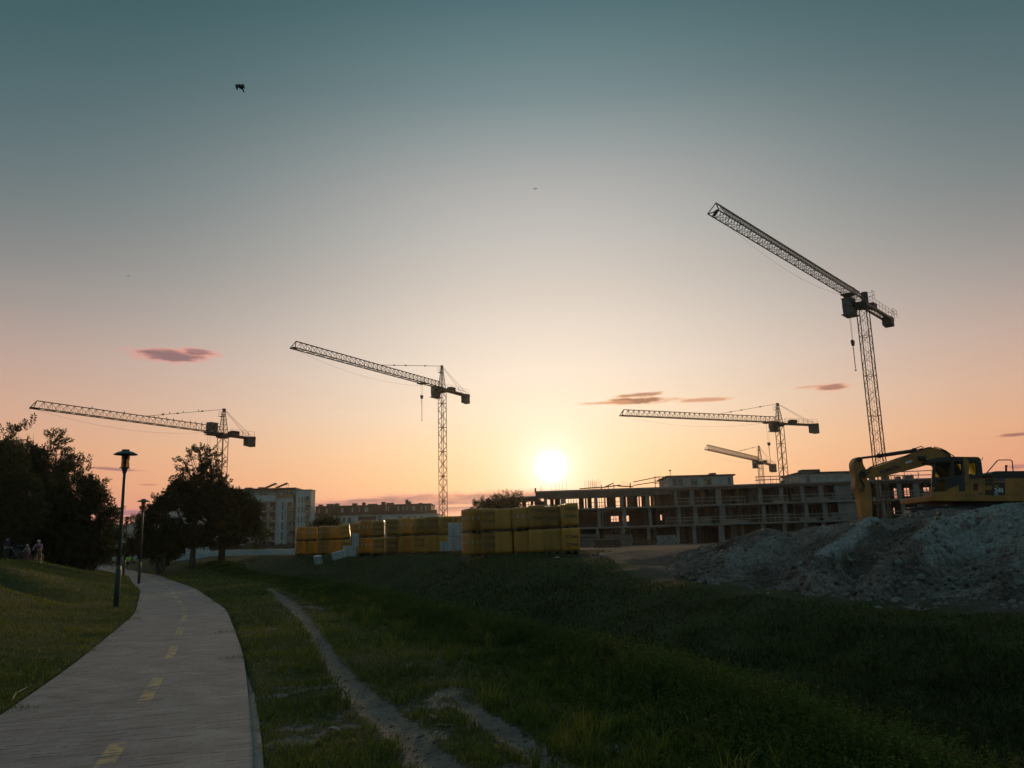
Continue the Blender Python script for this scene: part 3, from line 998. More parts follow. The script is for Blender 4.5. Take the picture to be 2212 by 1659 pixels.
# big trees on the left
LB = 'trees and bushes behind the grassy hump'
Y0 = 84
tree('feathery_tree', 'tall dark tree with feathery leaf sprays, highest crown at left edge', on_ground(62, Y0),
     [bl(10, 975, 42, Y0, .8), (bl(60, 950, 36, Y0, .8)), bl(96, 966, 38, Y0, .75), bl(30, 1020, 55, Y0), bl(100, 1030, 50, Y0), bl(60, 1085, 60, Y0), bl(128, 1075, 48, Y0, .9), bl(-40, 1010, 60, Y0, .7), bl(80, 1140, 60, Y0), bl(130, 990, 20, Y0, .7)],
     .3, 'dark', .85, 9, k=5, group=LB, lw=.2, up=.3)
Y0 = 80
tree('feathery_tree', 'dark feathery tree reaching out beside the nearest street lamp', on_ground(185, Y0),
     [bl(168, 1030, 42, Y0, .8), bl(200, 1060, 40, Y0, .75), bl(150, 1080, 55, Y0), bl(215, 1100, 36, Y0, .7), bl(185, 1110, 55, Y0), bl(130, 1130, 55, Y0), bl(220, 1140, 34, Y0, .8), bl(175, 1165, 55, Y0), bl(130, 1178, 45, Y0), bl(222, 1050, 22, Y0, .6), bl(205, 1175, 34, Y0)],
     .26, 'dark', .8, 9.5, k=5, group=LB, lw=.2, up=.2)
Y0 = 74
tree('rounded_tree', 'dense rounded dull green tree cut by the left photo edge', on_ground(8, Y0),
     [bl(-30, 1010, 50, Y0), bl(15, 1010, 40, Y0), bl(45, 1060, 38, Y0), bl(-20, 1070, 60, Y0), bl(62, 1105, 32, Y0), bl(30, 1120, 50, Y0), bl(-30, 1130, 60, Y0), bl(10, 1165, 45, Y0, .9), bl(25, 975, 22, Y0)],
     .24, 'linden', .34, 42, k=2, group=LB, lw=.34, up=0, solid=.4)
Y0 = 92
for px, py, rx, lab in ((100, 1178, 40, 'dark bush directly behind the two cyclists'), (150, 1190, 36, 'dark bush right of the two cyclists, under the feathery tree'), (40, 1190, 46, 'dark bush behind the people at the left photo edge'),
                        (200, 1188, 30, 'dark bush below the farthest street lamp')):
    tree('shrub', lab, on_ground(px, Y0), [bl(px, py, rx, Y0, 1, (1, .8, .9)), bl(px + rx * .6, py + 6, rx * .7, Y0), bl(px - rx * .6, py + 6, rx * .7, Y0)], .08, 'dark', .4, 30, k=3, group=LB, stems=3)
# middle distance, beyond the bend of the path
Y0 = 120
for px, py, rx, lf, lab in ((222, 1166, 26, 'dark', 'dark tree right behind the farthest street lamp'), (247, 1158, 22, 'mid', 'lighter green tree just left of the lamp pole'), (292, 1172, 20, 'dark', 'small dark tree in front of the pale balcony block'),
                            (268, 1178, 18, 'dark', 'low dark tree between the two nearer lamp poles'), (322, 1168, 22, 'dark', 'dark tree to the right of the second lamp')):
    tree('background_tree', lab, on_ground(px, Y0), [bl(px, py, rx, Y0, 1), bl(px + rx * .5, py + rx * .5, rx * .8, Y0), bl(px - rx * .5, py + rx * .5, rx * .8, Y0), bl(px, py + rx * .7, rx * .8, Y0)], .2, lf, .75, 9, k=3, group='trees beyond the bend of the path')
tree('background_tree', 'small round tree on top of the far hill beside pale block', P(297, 1150, 300), [bl(293, 1122, 9, 300), bl(303, 1124, 8, 300)], .2, 'far', 1.3, 3, k=3, group='trees beyond the bend of the path')

# the trees in the middle, in front of the apartment block
CB = 'broad dark trees beside the ditch'
Y0 = 80
tree('broad_tree', 'broad dark tree with airy domed top rising before the crane mast', on_ground(479, Y0 + 2),
     [bl(432, 985, 26, Y0, .55, (1.3, 1, .7)), bl(400, 1003, 18, Y0, .55), bl(455, 1000, 22, Y0, .5), bl(412, 1030, 26, Y0, .55), bl(448, 1025, 24, Y0, .5), bl(390, 1055, 20, Y0, .55), bl(465, 1050, 26, Y0, .7), bl(428, 1062, 30, Y0, .8), bl(503, 1070, 20, Y0, .7), bl(516, 1078, 12, Y0, .8),
      bl(470, 1090, 45, Y0), bl(515, 1105, 40, Y0), bl(530, 1135, 30, Y0), bl(480, 1132, 44, Y0), bl(440, 1110, 45, Y0), bl(508, 1146, 28, Y0), bl(452, 1148, 26, Y0), bl(545, 1146, 16, Y0), bl(540, 1100, 20, Y0)],
     .34, 'dark', .5, 26, k=3, group=CB, lw=.36, fork=h1(on_ground(479, Y0).x, Y0) + 2.6)
tree('broad_tree', 'broad dark tree on the middle trunk, crowns merging with its neighbours', on_ground(417, Y0),
     [bl(400, 1085, 40, Y0), bl(370, 1075, 18, Y0, .6), bl(420, 1110, 46, Y0), bl(385, 1120, 42, Y0), bl(430, 1144, 30, Y0), bl(395, 1148, 30, Y0), bl(418, 1156, 22, Y0)],
     .3, 'dark', .5, 27, k=3, group=CB, lw=.36, fork=h1(on_ground(417, Y0).x, Y0) + 2.4)
tree('broad_tree', 'lower dark multi-stemmed tree nearest the second street lamp', on_ground(350, Y0 - 1),
     [bl(342, 1092, 20, Y0, .8), bl(330, 1110, 20, Y0, .8), bl(355, 1115, 34, Y0), bl(335, 1140, 28, Y0), bl(360, 1150, 34, Y0), bl(340, 1170, 26, Y0), bl(366, 1180, 26, Y0), bl(350, 1192, 24, Y0)],
     .2, 'dark', .48, 28, k=3, group=CB, lw=.36, stems=3, fork=h1(on_ground(350, Y0).x, Y0) + 1.4)
Y0 = 95
for px, py, rx, lab in ((552, 1148, 14, 'dark bush against the left corner of the apartment block'), (695, 1132, 13, 'green bush before the long low block, left of its white wall gap'), (722, 1130, 14, 'rounded green bush above the leftmost yellow blocks'), (748, 1136, 10, 'small green bush between low block and yellow blocks')):
    tree('shrub', lab, on_ground(px, Y0 + 8), [bl(px, py, rx, Y0 + 8, 1.2), bl(px + rx, py + 5, rx * .8, Y0 + 8), bl(px - rx, py + 6, rx * .8, Y0 + 8), bl(px, py + 14, rx * 1.1, Y0 + 8)], .1, 'mid', .6, 12, k=3, group='bushes before the distant blocks')
Y0 = 128
for px, py, rx, lab in ((1040, 1086, 12, 'leftmost small tree above the nearer yellow blocks'), (1062, 1090, 9, 'low thin tree between its taller neighbours above the yellow blocks'), (1078, 1084, 11, 'slim tree in the middle of the row above yellow blocks'), (1096, 1082, 12, 'pointed tree just left of the unfinished building'),
                        (1114, 1079, 11, 'tree touching the left end of the unfinished building')):
    tree('background_tree', lab, on_ground(px, Y0), [bl(px, py, rx, Y0, 1, (.8, .8, 1.1)), bl(px - rx * .5, py + 12, rx * .9, Y0), bl(px + rx * .5, py + 14, rx, Y0)], .14, 'far', .8, 9, k=3, group='small trees left of the unfinished building')
# ------------------------------------------------------------------ the dirt heap
CREST = [(1360, 1258, 41), (1412, 1238, 39), (1440, 1212, 38), (1475, 1194, 37), (1520, 1186, 36.5), (1561, 1178, 36), (1608, 1160, 35.5), (1640, 1148, 35), (1662, 1144, 35), (1690, 1152, 34.5), (1707, 1154, 34.5), (1748, 1142, 34),
         (1800, 1138, 33.5), (1847, 1130, 33.5), (1872, 1121, 33), (1890, 1119, 33), (1921, 1131, 33), (1945, 1120, 33), (1960, 1111, 33), (1990, 1105, 33), (2055, 1103, 33), (2110, 1102, 32.5), (2150, 1094, 32), (2180, 1089, 32), (2260, 1088, 31.5), (2400, 1085, 31), (2600, 1095, 30), (2850, 1160, 29)]
NU, NVF, NVB = 620, 210, 36
pxs = np.linspace(1362, 2840, NU)


def curve(tb):
    a = np.array(tb, float)
    return np.interp(pxs, a[:, 0], a[:, 1]), np.interp(pxs, a[:, 0], a[:, 2])


cy_, cY = curve(CREST); fy_, fY = curve(FOOT)
k_ = np.exp(-.5 * (np.arange(-14, 15) / 5.0) ** 2); k_ /= k_.sum()
sm = lambda a: np.convolve(np.pad(a, 14, mode='edge'), k_, 'valid')
cyS = cy_ * .6 + sm(cy_) * .4
HV = np.zeros((NU, NVF + NVB, 3)); pale = np.zeros((NU, NVF + NVB))
STREAK = [([(1886, 1122), (1862, 1150), (1835, 1176), (1800, 1205), (1775, 1222)], [14, 17, 17, 17, 10], .95),
          ([(2190, 1085), (2130, 1110), (2075, 1140), (2030, 1168), (1995, 1188)], [20, 22, 26, 22, 16], .9),
          ([(2240, 1095), (2200, 1130), (2140, 1155), (2070, 1185), (2010, 1210)], [34, 40, 34, 24, 16], .8),
          ([(2290, 1120), (2250, 1170), (2215, 1230)], [30, 34, 30], .45),
          ([(1680, 1165), (1640, 1200), (1580, 1225)], [10, 16, 12], .35)]
for i in range(NU):
    c = P(pxs[i], cyS[i], sm(cY)[i] if i == -1 else cY[i]); f0 = P(pxs[i], fy_[i], fY[i])
    zf_ = h1(f0.x, f0.y) - .25
    f = Vector((f0.x, f0.y - .35, zf_))
    tt = np.linspace(0, 1, NVF)
    prof = np.where(tt < .12, tt / .12 * .09, .09 + (tt - .12) / .88 * .91)
    prof = prof + .05 * np.sin(tt * np.pi)
    HV[i, :NVF, 0] = f.x + (c.x - f.x) * tt; HV[i, :NVF, 1] = f.y + (c.y - f.y) * tt; HV[i, :NVF, 2] = f.z + (c.z - f.z) * prof
    tb_ = np.linspace(0, 1, NVB + 1)[1:]
    bx_ = c.x * 1.0 + tb_ * (c.x / c.y) * 9.0; by_ = c.y + tb_ * 9.0
    HV[i, NVF:, 0] = bx_; HV[i, NVF:, 1] = by_
    HV[i, NVF:, 2] = c.z + (np.minimum(1.25, c.z - .1) - c.z) * np.clip(sst(0, 1, tb_) * 1.0, 0, 1)
hx, hy, hz = HV[..., 0], HV[..., 1], HV[..., 2]
tt2 = np.concatenate([np.linspace(0, 1, NVF), np.linspace(1, .0, NVB + 1)[1:]])[None, :]
body = np.sin(np.clip(tt2, 0, 1) * np.pi) * .75 + .25
# tumbled ridges running down the slope, clods and crumbs
run = fbm((hx + hy * .75) * .55, (hy - hx * .2) * .22, 4, 14) - .5
HV[..., 2] += body * (run * 1.15) * np.clip((HV[..., 2] + .3) / 1.5, .15, 1) * np.where(tt2 > .93, .35, 1)
clod = fbm(hx * 1.3, hy * 1.3 + hz, 4, 15) - .5
HV[..., 2] += clod * .5 * np.clip(body + .1, 0, 1) * np.where(tt2 > .95, .6, 1)
cr = fbm(hx * 4.5, hy * 4.5 + hz * 3, 4, 16)
HV[..., 2] += (np.abs(cr - .5) * -.5 + .08) * .8
HV[..., 1] += (fbm(hx * 3.5 + 9, hz * 3.5 + hy, 3, 17) - .5) * .3
cr2 = fbm(hx * 9, hy * 9 + hz * 7, 3, 19)
HV[..., 2] += (np.abs(cr2 - .5) * -1 + .2) * .16 * np.clip(tt2 * 8, 0, 1)
# pale gravel runs
for i in range(NU):
    for j in range(NVF):
        pass
pj = CAMI @ Vector((0, 0, 1))
flat = HV.reshape(-1, 3) - np.array([0, 0, EYE])
q = flat @ np.array(CAMR)           # rows times R = R^T applied
PX = CX + FPX * q[:, 0] / -q[:, 2]; PY = CY - FPX * q[:, 1] / -q[:, 2]
RIDGE = [([(1886, 1122), (1850, 1165), (1790, 1215), (1740, 1260)], 30, .5), ([(2190, 1085), (2100, 1125), (2030, 1170), (1960, 1225), (1900, 1280)], 42, .6), ([(1662, 1146), (1600, 1195), (1540, 1240)], 34, .4), ([(2260, 1100), (2240, 1180), (2180, 1260)], 40, .35),
         ([(1925, 1130), (1890, 1190), (1850, 1240), (1820, 1290)], 26, -.5), ([(1720, 1155), (1690, 1200), (1650, 1255)], 28, -.35), ([(2110, 1165), (2060, 1220), (2000, 1290)], 34, -.4)]
for pts, w, amp in RIDGE:
    dm = np.full(len(flat), 1e9)
    for k in range(len(pts) - 1):
        a = np.array(pts[k], float); b = np.array(pts[k + 1], float); ab = b - a
        t = np.clip(((PX - a[0]) * ab[0] + (PY - a[1]) * ab[1]) / (ab @ ab), 0, 1)
        dm = np.minimum(dm, np.hypot(PX - a[0] - t * ab[0], PY - a[1] - t * ab[1]))
    HV[..., 2] += (amp * np.exp(-(dm / w) ** 2)).reshape(NU, -1) * (1 - sst(.45, .98, np.concatenate([np.linspace(0, 1, NVF), np.ones(NVB)])))[None, :] * np.clip((tt2 - .06) * 6, 0, 1) * (.5 if amp < 0 else .9)
pl = np.zeros(len(flat))
wob = (fbm(flat[:, 0] * 1.1, flat[:, 1] * 1.1 + flat[:, 2], 3, 23) - .5) + .8 * (fbm(flat[:, 0] * 5, flat[:, 1] * 5 + flat[:, 2] * 4, 3, 24) - .5)
for pts, ws, amp in STREAK:
    for k in range(len(pts) - 1):
        a = np.array(pts[k], float); b = np.array(pts[k + 1], float); ab = b - a
        t = np.clip(((PX - a[0]) * ab[0] + (PY - a[1]) * ab[1]) / (ab @ ab), 0, 1)
        d = np.hypot(PX - a[0] - t * ab[0], PY - a[1] - t * ab[1])
        w = ws[k] + (ws[k + 1] - ws[k]) * t
        pl = np.maximum(pl, amp * np.clip((1.15 - d / w + wob * 1.5) * 1.9, 0, 1))


def heapmat():
    m = bpy.data.materials.new('dug_earth')
    nt, N, L = nodes_of(m)
    out = N.new('ShaderNodeOutputMaterial'); b = N.new('ShaderNodeBsdfPrincipled'); L.new(b.outputs[0], out.inputs[0])
    tc = N.new('ShaderNodeTexCoord'); at = N.new('ShaderNodeAttribute'); at.attribute_name = 'pale'
    def ns(sc, de):
        n = N.new('ShaderNodeTexNoise'); n.inputs['Scale'].default_value = sc; n.inputs['Detail'].default_value = de; n.inputs['Roughness'].default_value = .7
        L.new(tc.outputs['Object'], n.inputs['Vector']); return n
    n1, n2 = ns(.42, 8), ns(9, 8)
    def rp(n, p0, c0, p1, c1):
        r = N.new('ShaderNodeValToRGB'); e = r.color_ramp.elements
        e[0].position = p0; e[0].color = (*c0, 1); e[1].position = p1; e[1].color = (*c1, 1)
        L.new(n.outputs['Fac'], r.inputs[0]); return r
    soil = rp(n1, .36, (.07, .056, .048), .64, (.275, .235, .208))
    grav = rp(n2, .36, (.16, .168, .163), .66, (.44, .455, .445))
    crumb = rp(n2, .36, (.45, .45, .45), .68, (1.5, 1.5, 1.5))
    ml = N.new('ShaderNodeMixRGB'); ml.blend_type = 'MULTIPLY'; ml.inputs[0].default_value = 1
    L.new(soil.outputs[0], ml.inputs[1]); L.new(crumb.outputs[0], ml.inputs[2])
    mx = N.new('ShaderNodeMixRGB'); L.new(at.outputs['Fac'], mx.inputs[0]); L.new(ml.outputs[0], mx.inputs[1]); L.new(grav.outputs[0], mx.inputs[2])
    L.new(mx.outputs[0], b.inputs['Base Color'])
    b.inputs['Roughness'].default_value = .95; b.inputs['Specular IOR Level'].default_value = .15
    n3 = ns(16, 6)
    bp = N.new('ShaderNodeBump'); bp.inputs['Strength'].default_value = .9; bp.inputs['Distance'].default_value = .08
    L.new(n3.outputs['Fac'], bp.inputs['Height']); L.new(bp.outputs[0], b.inputs['Normal'])
    return m


ii = np.arange(NU * (NVF + NVB)).reshape(NU, NVF + NVB)
Fh = np.stack([ii[:-1, :-1], ii[1:, :-1], ii[1:, 1:], ii[:-1, 1:]], -1).reshape(-1, 4)
hp = npmesh('dirt_heap', HV.reshape(-1, 3), Fh, heapmat(), attrs={'pale': pl})
tag(hp, 'long heap of dug brown earth and pale gravel under the excavator', 'dirt heap')

# stones
M['stone'] = mat('grey_stone', (.24, .24, .23), (.13, .125, .12), 3, .9, bump=.5)


def stone_mesh(seed):
    bm = bmesh.new()
    bmesh.ops.create_icosphere(bm, subdivisions=3, radius=1)
    rr = random.Random(seed)
    cuts = [(Vector((rr.gauss(0, 1), rr.gauss(0, 1), rr.gauss(0, 1))).normalized(), rr.uniform(.5, .85)) for _ in range(9)]
    for v in bm.verts:
        for nrm_, d in cuts:
            t = v.co.dot(nrm_) - d
            if t > 0: v.co -= nrm_ * t * 1.0
        v.co += v.co.normalized() * mnoise.noise(v.co * 2.3 + Vector((seed * 3, 0, 0))) * .08
    me = bpy.data.meshes.new('stone')
    bm.to_mesh(me); bm.free()
    me.materials.append(M['stone'])
    return me


STM = [stone_mesh(s) for s in range(6)]
from mathutils.bvhtree import BVHTree
bvh = BVHTree.FromPolygons([tuple(v) for v in HV.reshape(-1, 3)], [tuple(f) for f in Fh])


def heap_hit(px, py):
    d = ray(px, py).normalized()
    h = bvh.ray_cast(Vector((0, 0, EYE)), d)
    if h[0] is not None: return h[0]
    t = 1.0
    for k in range(4000):
        q = Vector((0, 0, EYE)) + d * t
        if q.z < h1(q.x, q.y): return q
        t += .05 if t < 60 else .3
    return None


BIG = [(2203, 1262, 22, 'large pale boulder cut by the right photo edge'), (1906, 1200, 13, 'pale lump of rubble halfway up the heap below the pale gravel run'), (2140, 1168, 13, 'flat dark slab of rubble high on the heap'),
       (2196, 1160, 14, 'pale angular rock among the dark slabs high on the heap'), (2168, 1152, 11, 'blocky rock beside the dark slab near the crest'), (2146, 1325, 9, 'single pale stone lying in the grass below the heap'), (1868, 1278, 9, 'pale stone at the grassy foot of the heap, leftmost of the row'),
       (1890, 1287, 8, 'rounded stone at the heap foot right beside the leftmost one'), (2008, 1304, 11, 'cluster-topping stone at the foot of the heap, right of centre'), (2210, 1195, 10, 'grey rock near the right edge above the large boulder')]
for k, (px, py, s, lab) in enumerate(BIG):
    hpnt = heap_hit(px, py)
    if hpnt is None: continue
    r = s / FPX * hpnt.y * .62
    o = put('rock', STM[k % 6], None)
    o.location = hpnt + Vector((0, 0, r * .1)); o.scale = (r, r * .9, r * .7)
    o.rotation_euler = (random.uniform(-.3, .3), random.uniform(-.3, .3), random.uniform(0, 6))
    tag(o, lab, 'rock', 'larger rocks on the heap')
rr_ = random.Random(5)
cnt = 0
while cnt < 110:
    px = rr_.uniform(1470, 2225); f_ = rr_.random() ** 1.7
    cyy = np.interp(px, pxs, cyS); fyy = np.interp(px, pxs, fy_)
    py = fyy - (fyy - cyy) * f_ * .8 - 2
    hpnt = heap_hit(px, py)
    if hpnt is None: continue
    r = rr_.choice((.035, .04, .05, .06, .07, .1)) * rr_.uniform(.8, 1.3)
    o = put('stone', STM[rr_.randrange(6)], None)
    o.location = hpnt + Vector((0, 0, r * .2)); o.scale = (r, r, r * .75)
    o.rotation_euler = (rr_.uniform(-.6, .6), rr_.uniform(-.6, .6), rr_.uniform(0, 6))
    tag(o, 'small grey stone lying loose on the slope of the dirt heap', 'stone', 'small stones scattered over the dirt heap')
    cnt += 1

# countless crumbs and clods lying on the slope
ico = bmesh.new(); bmesh.ops.create_icosphere(ico, subdivisions=1, radius=1)
iv = np.array([tuple(v.co) for v in ico.verts]); ifc = np.array([[v.index for v in f.verts] for f in ico.faces]); ico.free()
nC = 8500
gi = rng.integers(8, NU - 8, nC); gj = rng.integers(2, int(NVF * .97), nC)
gj = np.where(rng.random(nC) < .7, (gj * rng.random(nC)).astype(int) + 1, gj)
pc_ = HV[gi, gj] + rng.normal(0, .04, (nC, 3))
rC = .016 + .10 * rng.random(nC) ** 4.5
vC = pc_[:, None, :] + iv[None] * rC[:, None, None] * rng.uniform(.55, 1.3, (nC, len(iv), 1)) * rng.uniform(.6, 1.2, (nC, 1, 3))
fC = ifc[None] + (np.arange(nC) * len(iv))[:, None, None]
M['clod'] = leafmat('clods', [(0, (.06, .048, .04)), (.6, (.15, .13, .115)), (.9, (.24, .23, .22)), (1, (.34, .34, .33))], 0.0)
tC = np.clip(rng.random(nC) * .8 + .35 * pl.reshape(NU, -1)[gi, gj], 0, 1)
tag(npmesh('rubble', vC.reshape(-1, 3), fC.reshape(-1, 3), M['clod'], attrs={'tint': np.repeat(tC, len(iv))}), kind='stuff')
# ------------------------------------------------------------------ tower cranes
def lattice_mast(mb, x, y, z0, z1, w, u, v, leg, br):
    n = max(4, int(round((z1 - z0) / (w * 1.05))))
    hw = w / 2
    cs = [(u * a + v * b) * hw for a, b in ((-1, -1), (1, -1), (1, 1), (-1, 1))]
    B = lambda k, z: Vector((x, y, z)) + cs[k]
    for k in range(4): mb.tube(B(k, z0), B(k, z1), leg, 4)
    dz_ = (z1 - z0) / n
    for i in range(n):
        za, zb = z0 + i * dz_, z0 + (i + 1) * dz_
        zm = (za + zb) / 2
        for k in range(4):
            j = (k + 1) % 4
            if i % 2 == k % 2: mb.tube(B(k, za), B(j, zb), br, 4)
            else: mb.tube(B(j, za), B(k, zb), br, 4)
            if i % 4 == 0: mb.tube(B(k, za), B(j, za), br * 1.3, 4)
            # knee braces that make the hexagon pattern
            mid = (B(k, zm) + B(j, zm)) / 2
            if i % 2 == 0:
                mb.tube(B(k, za) if (i % 2 == k % 2) else B(j, za), mid, br * .8, 4)
    # ladder
    for s in (-.16, .16): mb.tube(Vector((x, y, z0)) + v * s, Vector((x, y, z1)) + v * s, .02, 4)
    for i in range(int((z1 - z0) / .6)):
        zz = z0 + i * .6
        mb.tube(Vector((x, y, zz)) + v * -.16, Vector((x, y, zz)) + v * .16, .018, 4)


def lattice_jib(mb, o, u, v, L, w, h0, h1_, ch, br, bay=1.25, x_web=False):
    """triangular truss: two bottom chords, one top chord"""
    Z = Vector((0, 0, 1))
    n = int(round(L / bay)); bay = L / n
    hh = lambda t: h0 + (h1_ - h0) * t
    bot = lambda s, i: o + u * (i * bay) + v * (s * w / 2)
    top = lambda i: o + u * (min(i, n - .6) * bay) + Z * hh(i / n)
    for s in (-1, 1): mb.tube(bot(s, 0), bot(s, n), ch, 4)
    mb.tube(top(.0), top(n - .6), ch * 1.1, 4)
    for i in range(n):
        a, b = bot(-1, i), bot(1, i)
        mb.tube(a, b, br, 4)
        if i % 2: mb.tube(a, bot(1, i + 1), br * .8, 4)
        else: mb.tube(b, bot(-1, i + 1), br * .8, 4)
        if i < n - 1:
            for s in (-1, 1):
                mb.tube(bot(s, i), top(i + .5), br, 4)
                mb.tube(top(i + .5), bot(s, i + 1), br, 4)
                if x_web:
                    mb.tube(top(i), bot(s, i + .5), br * .8, 4)
                    mb.tube(bot(s, i + .5), top(i + 1), br * .8, 4)
    mb.tube(bot(-1, n), bot(1, n), ch, 4)
    for s in (-1, 1): mb.tube(bot(s, n), top(n - .6), ch, 4)
    mb.box(tuple(min(a, b) for a, b in zip(bot(-1, n) - u * .9 + Z * .02, bot(1, n) + Z * .1)), tuple(max(a, b) for a, b in zip(bot(-1, n) - u * .9 + Z * .02, bot(1, n) + Z * .1)))
    return top


def obox(mb, c, u, v, lu, lv, lz):
    """box centred at c along horizontal axes u, v"""
    Z = Vector((0, 0, 1))
    pts = [c - u * lu / 2 - v * lv / 2, c + u * lu / 2 - v * lv / 2, c + u * lu / 2 + v * lv / 2, c - u * lu / 2 + v * lv / 2]
    mb.prism([p - Z * lz / 2 for p in pts], Z * lz)


def railing(mb, pts, h=1.05, r=.022, step=1.3):
    Z = Vector((0, 0, 1))
    for a, b in zip(pts[:-1], pts[1:]):
        n = max(1, int(round((b - a).length / step)))
        for k in range(n + 1):
            q = a.lerp(b, k / n); mb.tube(q, q + Z * h, r, 4)
        for hh in (h, h * .5): mb.tube(a + Z * hh, b + Z * hh, r, 4)


CRANE_GROUP = 'tower cranes over the building site'
crane_info = {}


def crane(key, label, Y, pivot, tip, apex, cj, mast_w, jib_h, jib_w, base_z, trolley=None, hook=None, flat=False, cab_side=-1, tie=.45, leg=.075, br=.035, sling=None, cw=(1.6, 1.1, 1.7), cab_up=0.0, cab_fwd=0.0):
    Z = Vector((0, 0, 1))
    pv = P(*pivot, Y); z = pv.z
    tp = PZ(*tip, z)
    u = Vector((tp.x - pv.x, tp.y - pv.y, 0)); L = u.length; u.normalize()
    v = Vector((-u.y, u.x, 0))
    base = Vector((pv.x, pv.y, base_z))
    root = thing('tower_crane', label, 'crane', base, 0, CRANE_GROUP)
    O = Vector((pv.x, pv.y, z))
    hw = mast_w / 2
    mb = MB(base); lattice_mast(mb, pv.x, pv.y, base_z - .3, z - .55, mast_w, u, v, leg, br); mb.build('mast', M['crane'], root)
    fb = MB(base); obox(fb, base + Z * .25, u, v, mast_w * 3, mast_w * 3, .9); fb.build('foundation', M['concrete'], root)
    sb = MB(base)
    obox(sb, O - Z * .38, u, v, mast_w * 1.35, mast_w * 1.35, .45)
    obox(sb, O - Z * .02, u, v, mast_w * 1.15, mast_w * 1.15, .26)
    sb.lathe([(mast_w * .7, -.1), (mast_w * .7, .1)], O - Z * .62, 16)
    sb.build('slewing_ring', M['crane_dark'], root)
    # jib
    jb = MB(base)
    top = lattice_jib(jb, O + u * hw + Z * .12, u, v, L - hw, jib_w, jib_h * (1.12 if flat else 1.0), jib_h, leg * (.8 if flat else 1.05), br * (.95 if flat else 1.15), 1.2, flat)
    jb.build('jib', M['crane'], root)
    # counter jib
    lo, hi = 2.0, 25.0
    for _ in range(40):
        m_ = (lo + hi) / 2
        if proj(O - u * m_)[0] < cj[0]: lo = m_
        else: hi = m_
    CL = m_
    cb = MB(base)
    for s in (-1, 1):
        cb.prism([O - u * hw + v * s * mast_w * .45 + Z * .02, O - u * CL + v * s * mast_w * .45 + Z * .02, O - u * CL + v * s * mast_w * .45 - Z * .3, O - u * hw + v * s * mast_w * .45 - Z * .3], v * .12)
    n = int(CL / .8)
    for i in range(n):
        a = O - u * (hw + i * (CL - hw) / n) - Z * .1
        cb.tube(a - v * mast_w * .45, a + v * mast_w * .45, .05, 4)
    obox(cb, O - u * (hw + CL) / 2 + v * mast_w * .2 + Z * .05, u, v, CL - hw, mast_w * .5, .05)
    cb.build('counter_jib', M['crane'], root)
    wb = MB(base)
    cl, wv_, wz = cw
    for i in range(3):
        obox(wb, O - u * (CL - .25 - i * (cl / 3)) - Z * (wz / 2 - .25), u, v, cl / 3 - .05, wv_, wz - .12 * i)
    wb.build('counterweight', M['concrete_dark'], root)
    rb = MB(base)
    for s in (-1, 1): railing(rb, [O - u * hw * 1.6 + v * s * mast_w * .6, O - u * (CL - (0 if flat else .5)) + v * s * mast_w * .6])
    if flat:
        e = O - u * CL
        railing(rb, [e - u * .7 - v * .9 + Z * .2, e - u * .7 + v * .9 + Z * .2]); railing(rb, [e + u * 1.2 + v * .9 + Z * .2, e - u * .7 + v * .9 + Z * .2]); railing(rb, [e + u * 1.2 - v * .9 + Z * .2, e - u * .7 - v * .9 + Z * .2])
        c0 = O - u * 2.0 + Z * 1.0
        railing(rb, [c0 - v * .8, c0 - u * .9 - v * .8, c0 - u * .9 + v * .8, c0 + v * .8])
    rb.build('railing', M['crane_dark'], root)
    # winch
    wn_ = MB(base)
    wc = O - u * (CL * .38) + Z * .5
    obox(wn_, wc, u, v, 1.5, .8, .7); wn_.tube(wc - v * .5 + u * .9, wc + v * .5 + u * .9, .28, 10)
    if flat: wn_.tube(O - u * 1.35 + Z * .1, O - u * 1.35 + Z * 1.75, .45, 10)
    wn_.build('winch', M['crane_dark'], root)
    # operator's cab
    cc = O + v * cab_side * (hw + .75) + u * (.35 if not flat else 1.0) - Z * (.55 if not flat else .45) + Z * cab_up + u * cab_fwd
    cbm = MB(base)
    hx_, hy_, hz_ = .8, .62, 1.0
    prof = [(-hx_, -hz_), (hx_ * .8, -hz_), (hx_, -hz_ * .1), (hx_ * .9, hz_), (-hx_, hz_)]
    cbm.prism([cc + u * a + Z * b - v * hy_ for a, b in prof], v * 2 * hy_)
    obox(cbm, cc + Z * (hz_ + .06), u, v, 2 * hx_ + .2, 2 * hy_ + .1, .1)
    obox(cbm, cc - Z * (hz_ + .08) + u * -.2, u, v, 2 * hx_ + .8, 2 * hy_ + .3, .1)
    cab = cbm.build('cab', M['cab_paint'], root)
    gb = MB(base)
    gb.prism([cc + u * a + Z * b - v * (hy_ + .02) for a, b in ((-.5, -.15), (.72, -.15), (.68, .8), (-.5, .8))], v * (2 * hy_ + .04))
    gb.prism([cc + u * .80 + Z * .0 - v * .5, cc + u * .80 + Z * .0 + v * .5, cc + u * .76 + Z * .85 + v * .5, cc + u * .76 + Z * .85 - v * .5], u * .14)
    gb.build('window', M['dark_glass'], cab)
    # tower head and ties
    if apex:
        za = P(*apex, Y).z
        A = Vector((pv.x, pv.y, za))
        hb = MB(base)
        for a, b in ((-1, -1), (1, -1), (1, 1), (-1, 1)):
            hb.tube(O + (u * a + v * b) * hw * .9, A + (u * a + v * b) * .12, leg * .9, 4)
        for k in range(5):
            t0, t1 = k / 5, (k + 1) / 5
            for a, b, c, d in ((-1, -1, 1, -1), (1, -1, 1, 1), (1, 1, -1, 1), (-1, 1, -1, -1)):
                f = lambda p, q, t: (O + (u * p + v * q) * hw * .9).lerp(A + (u * p + v * q) * .12, t)
                hb.tube(f(a, b, t0), f(c, d, t1), br, 4); hb.tube(f(a, b, t1), f(c, d, t1), br, 4)
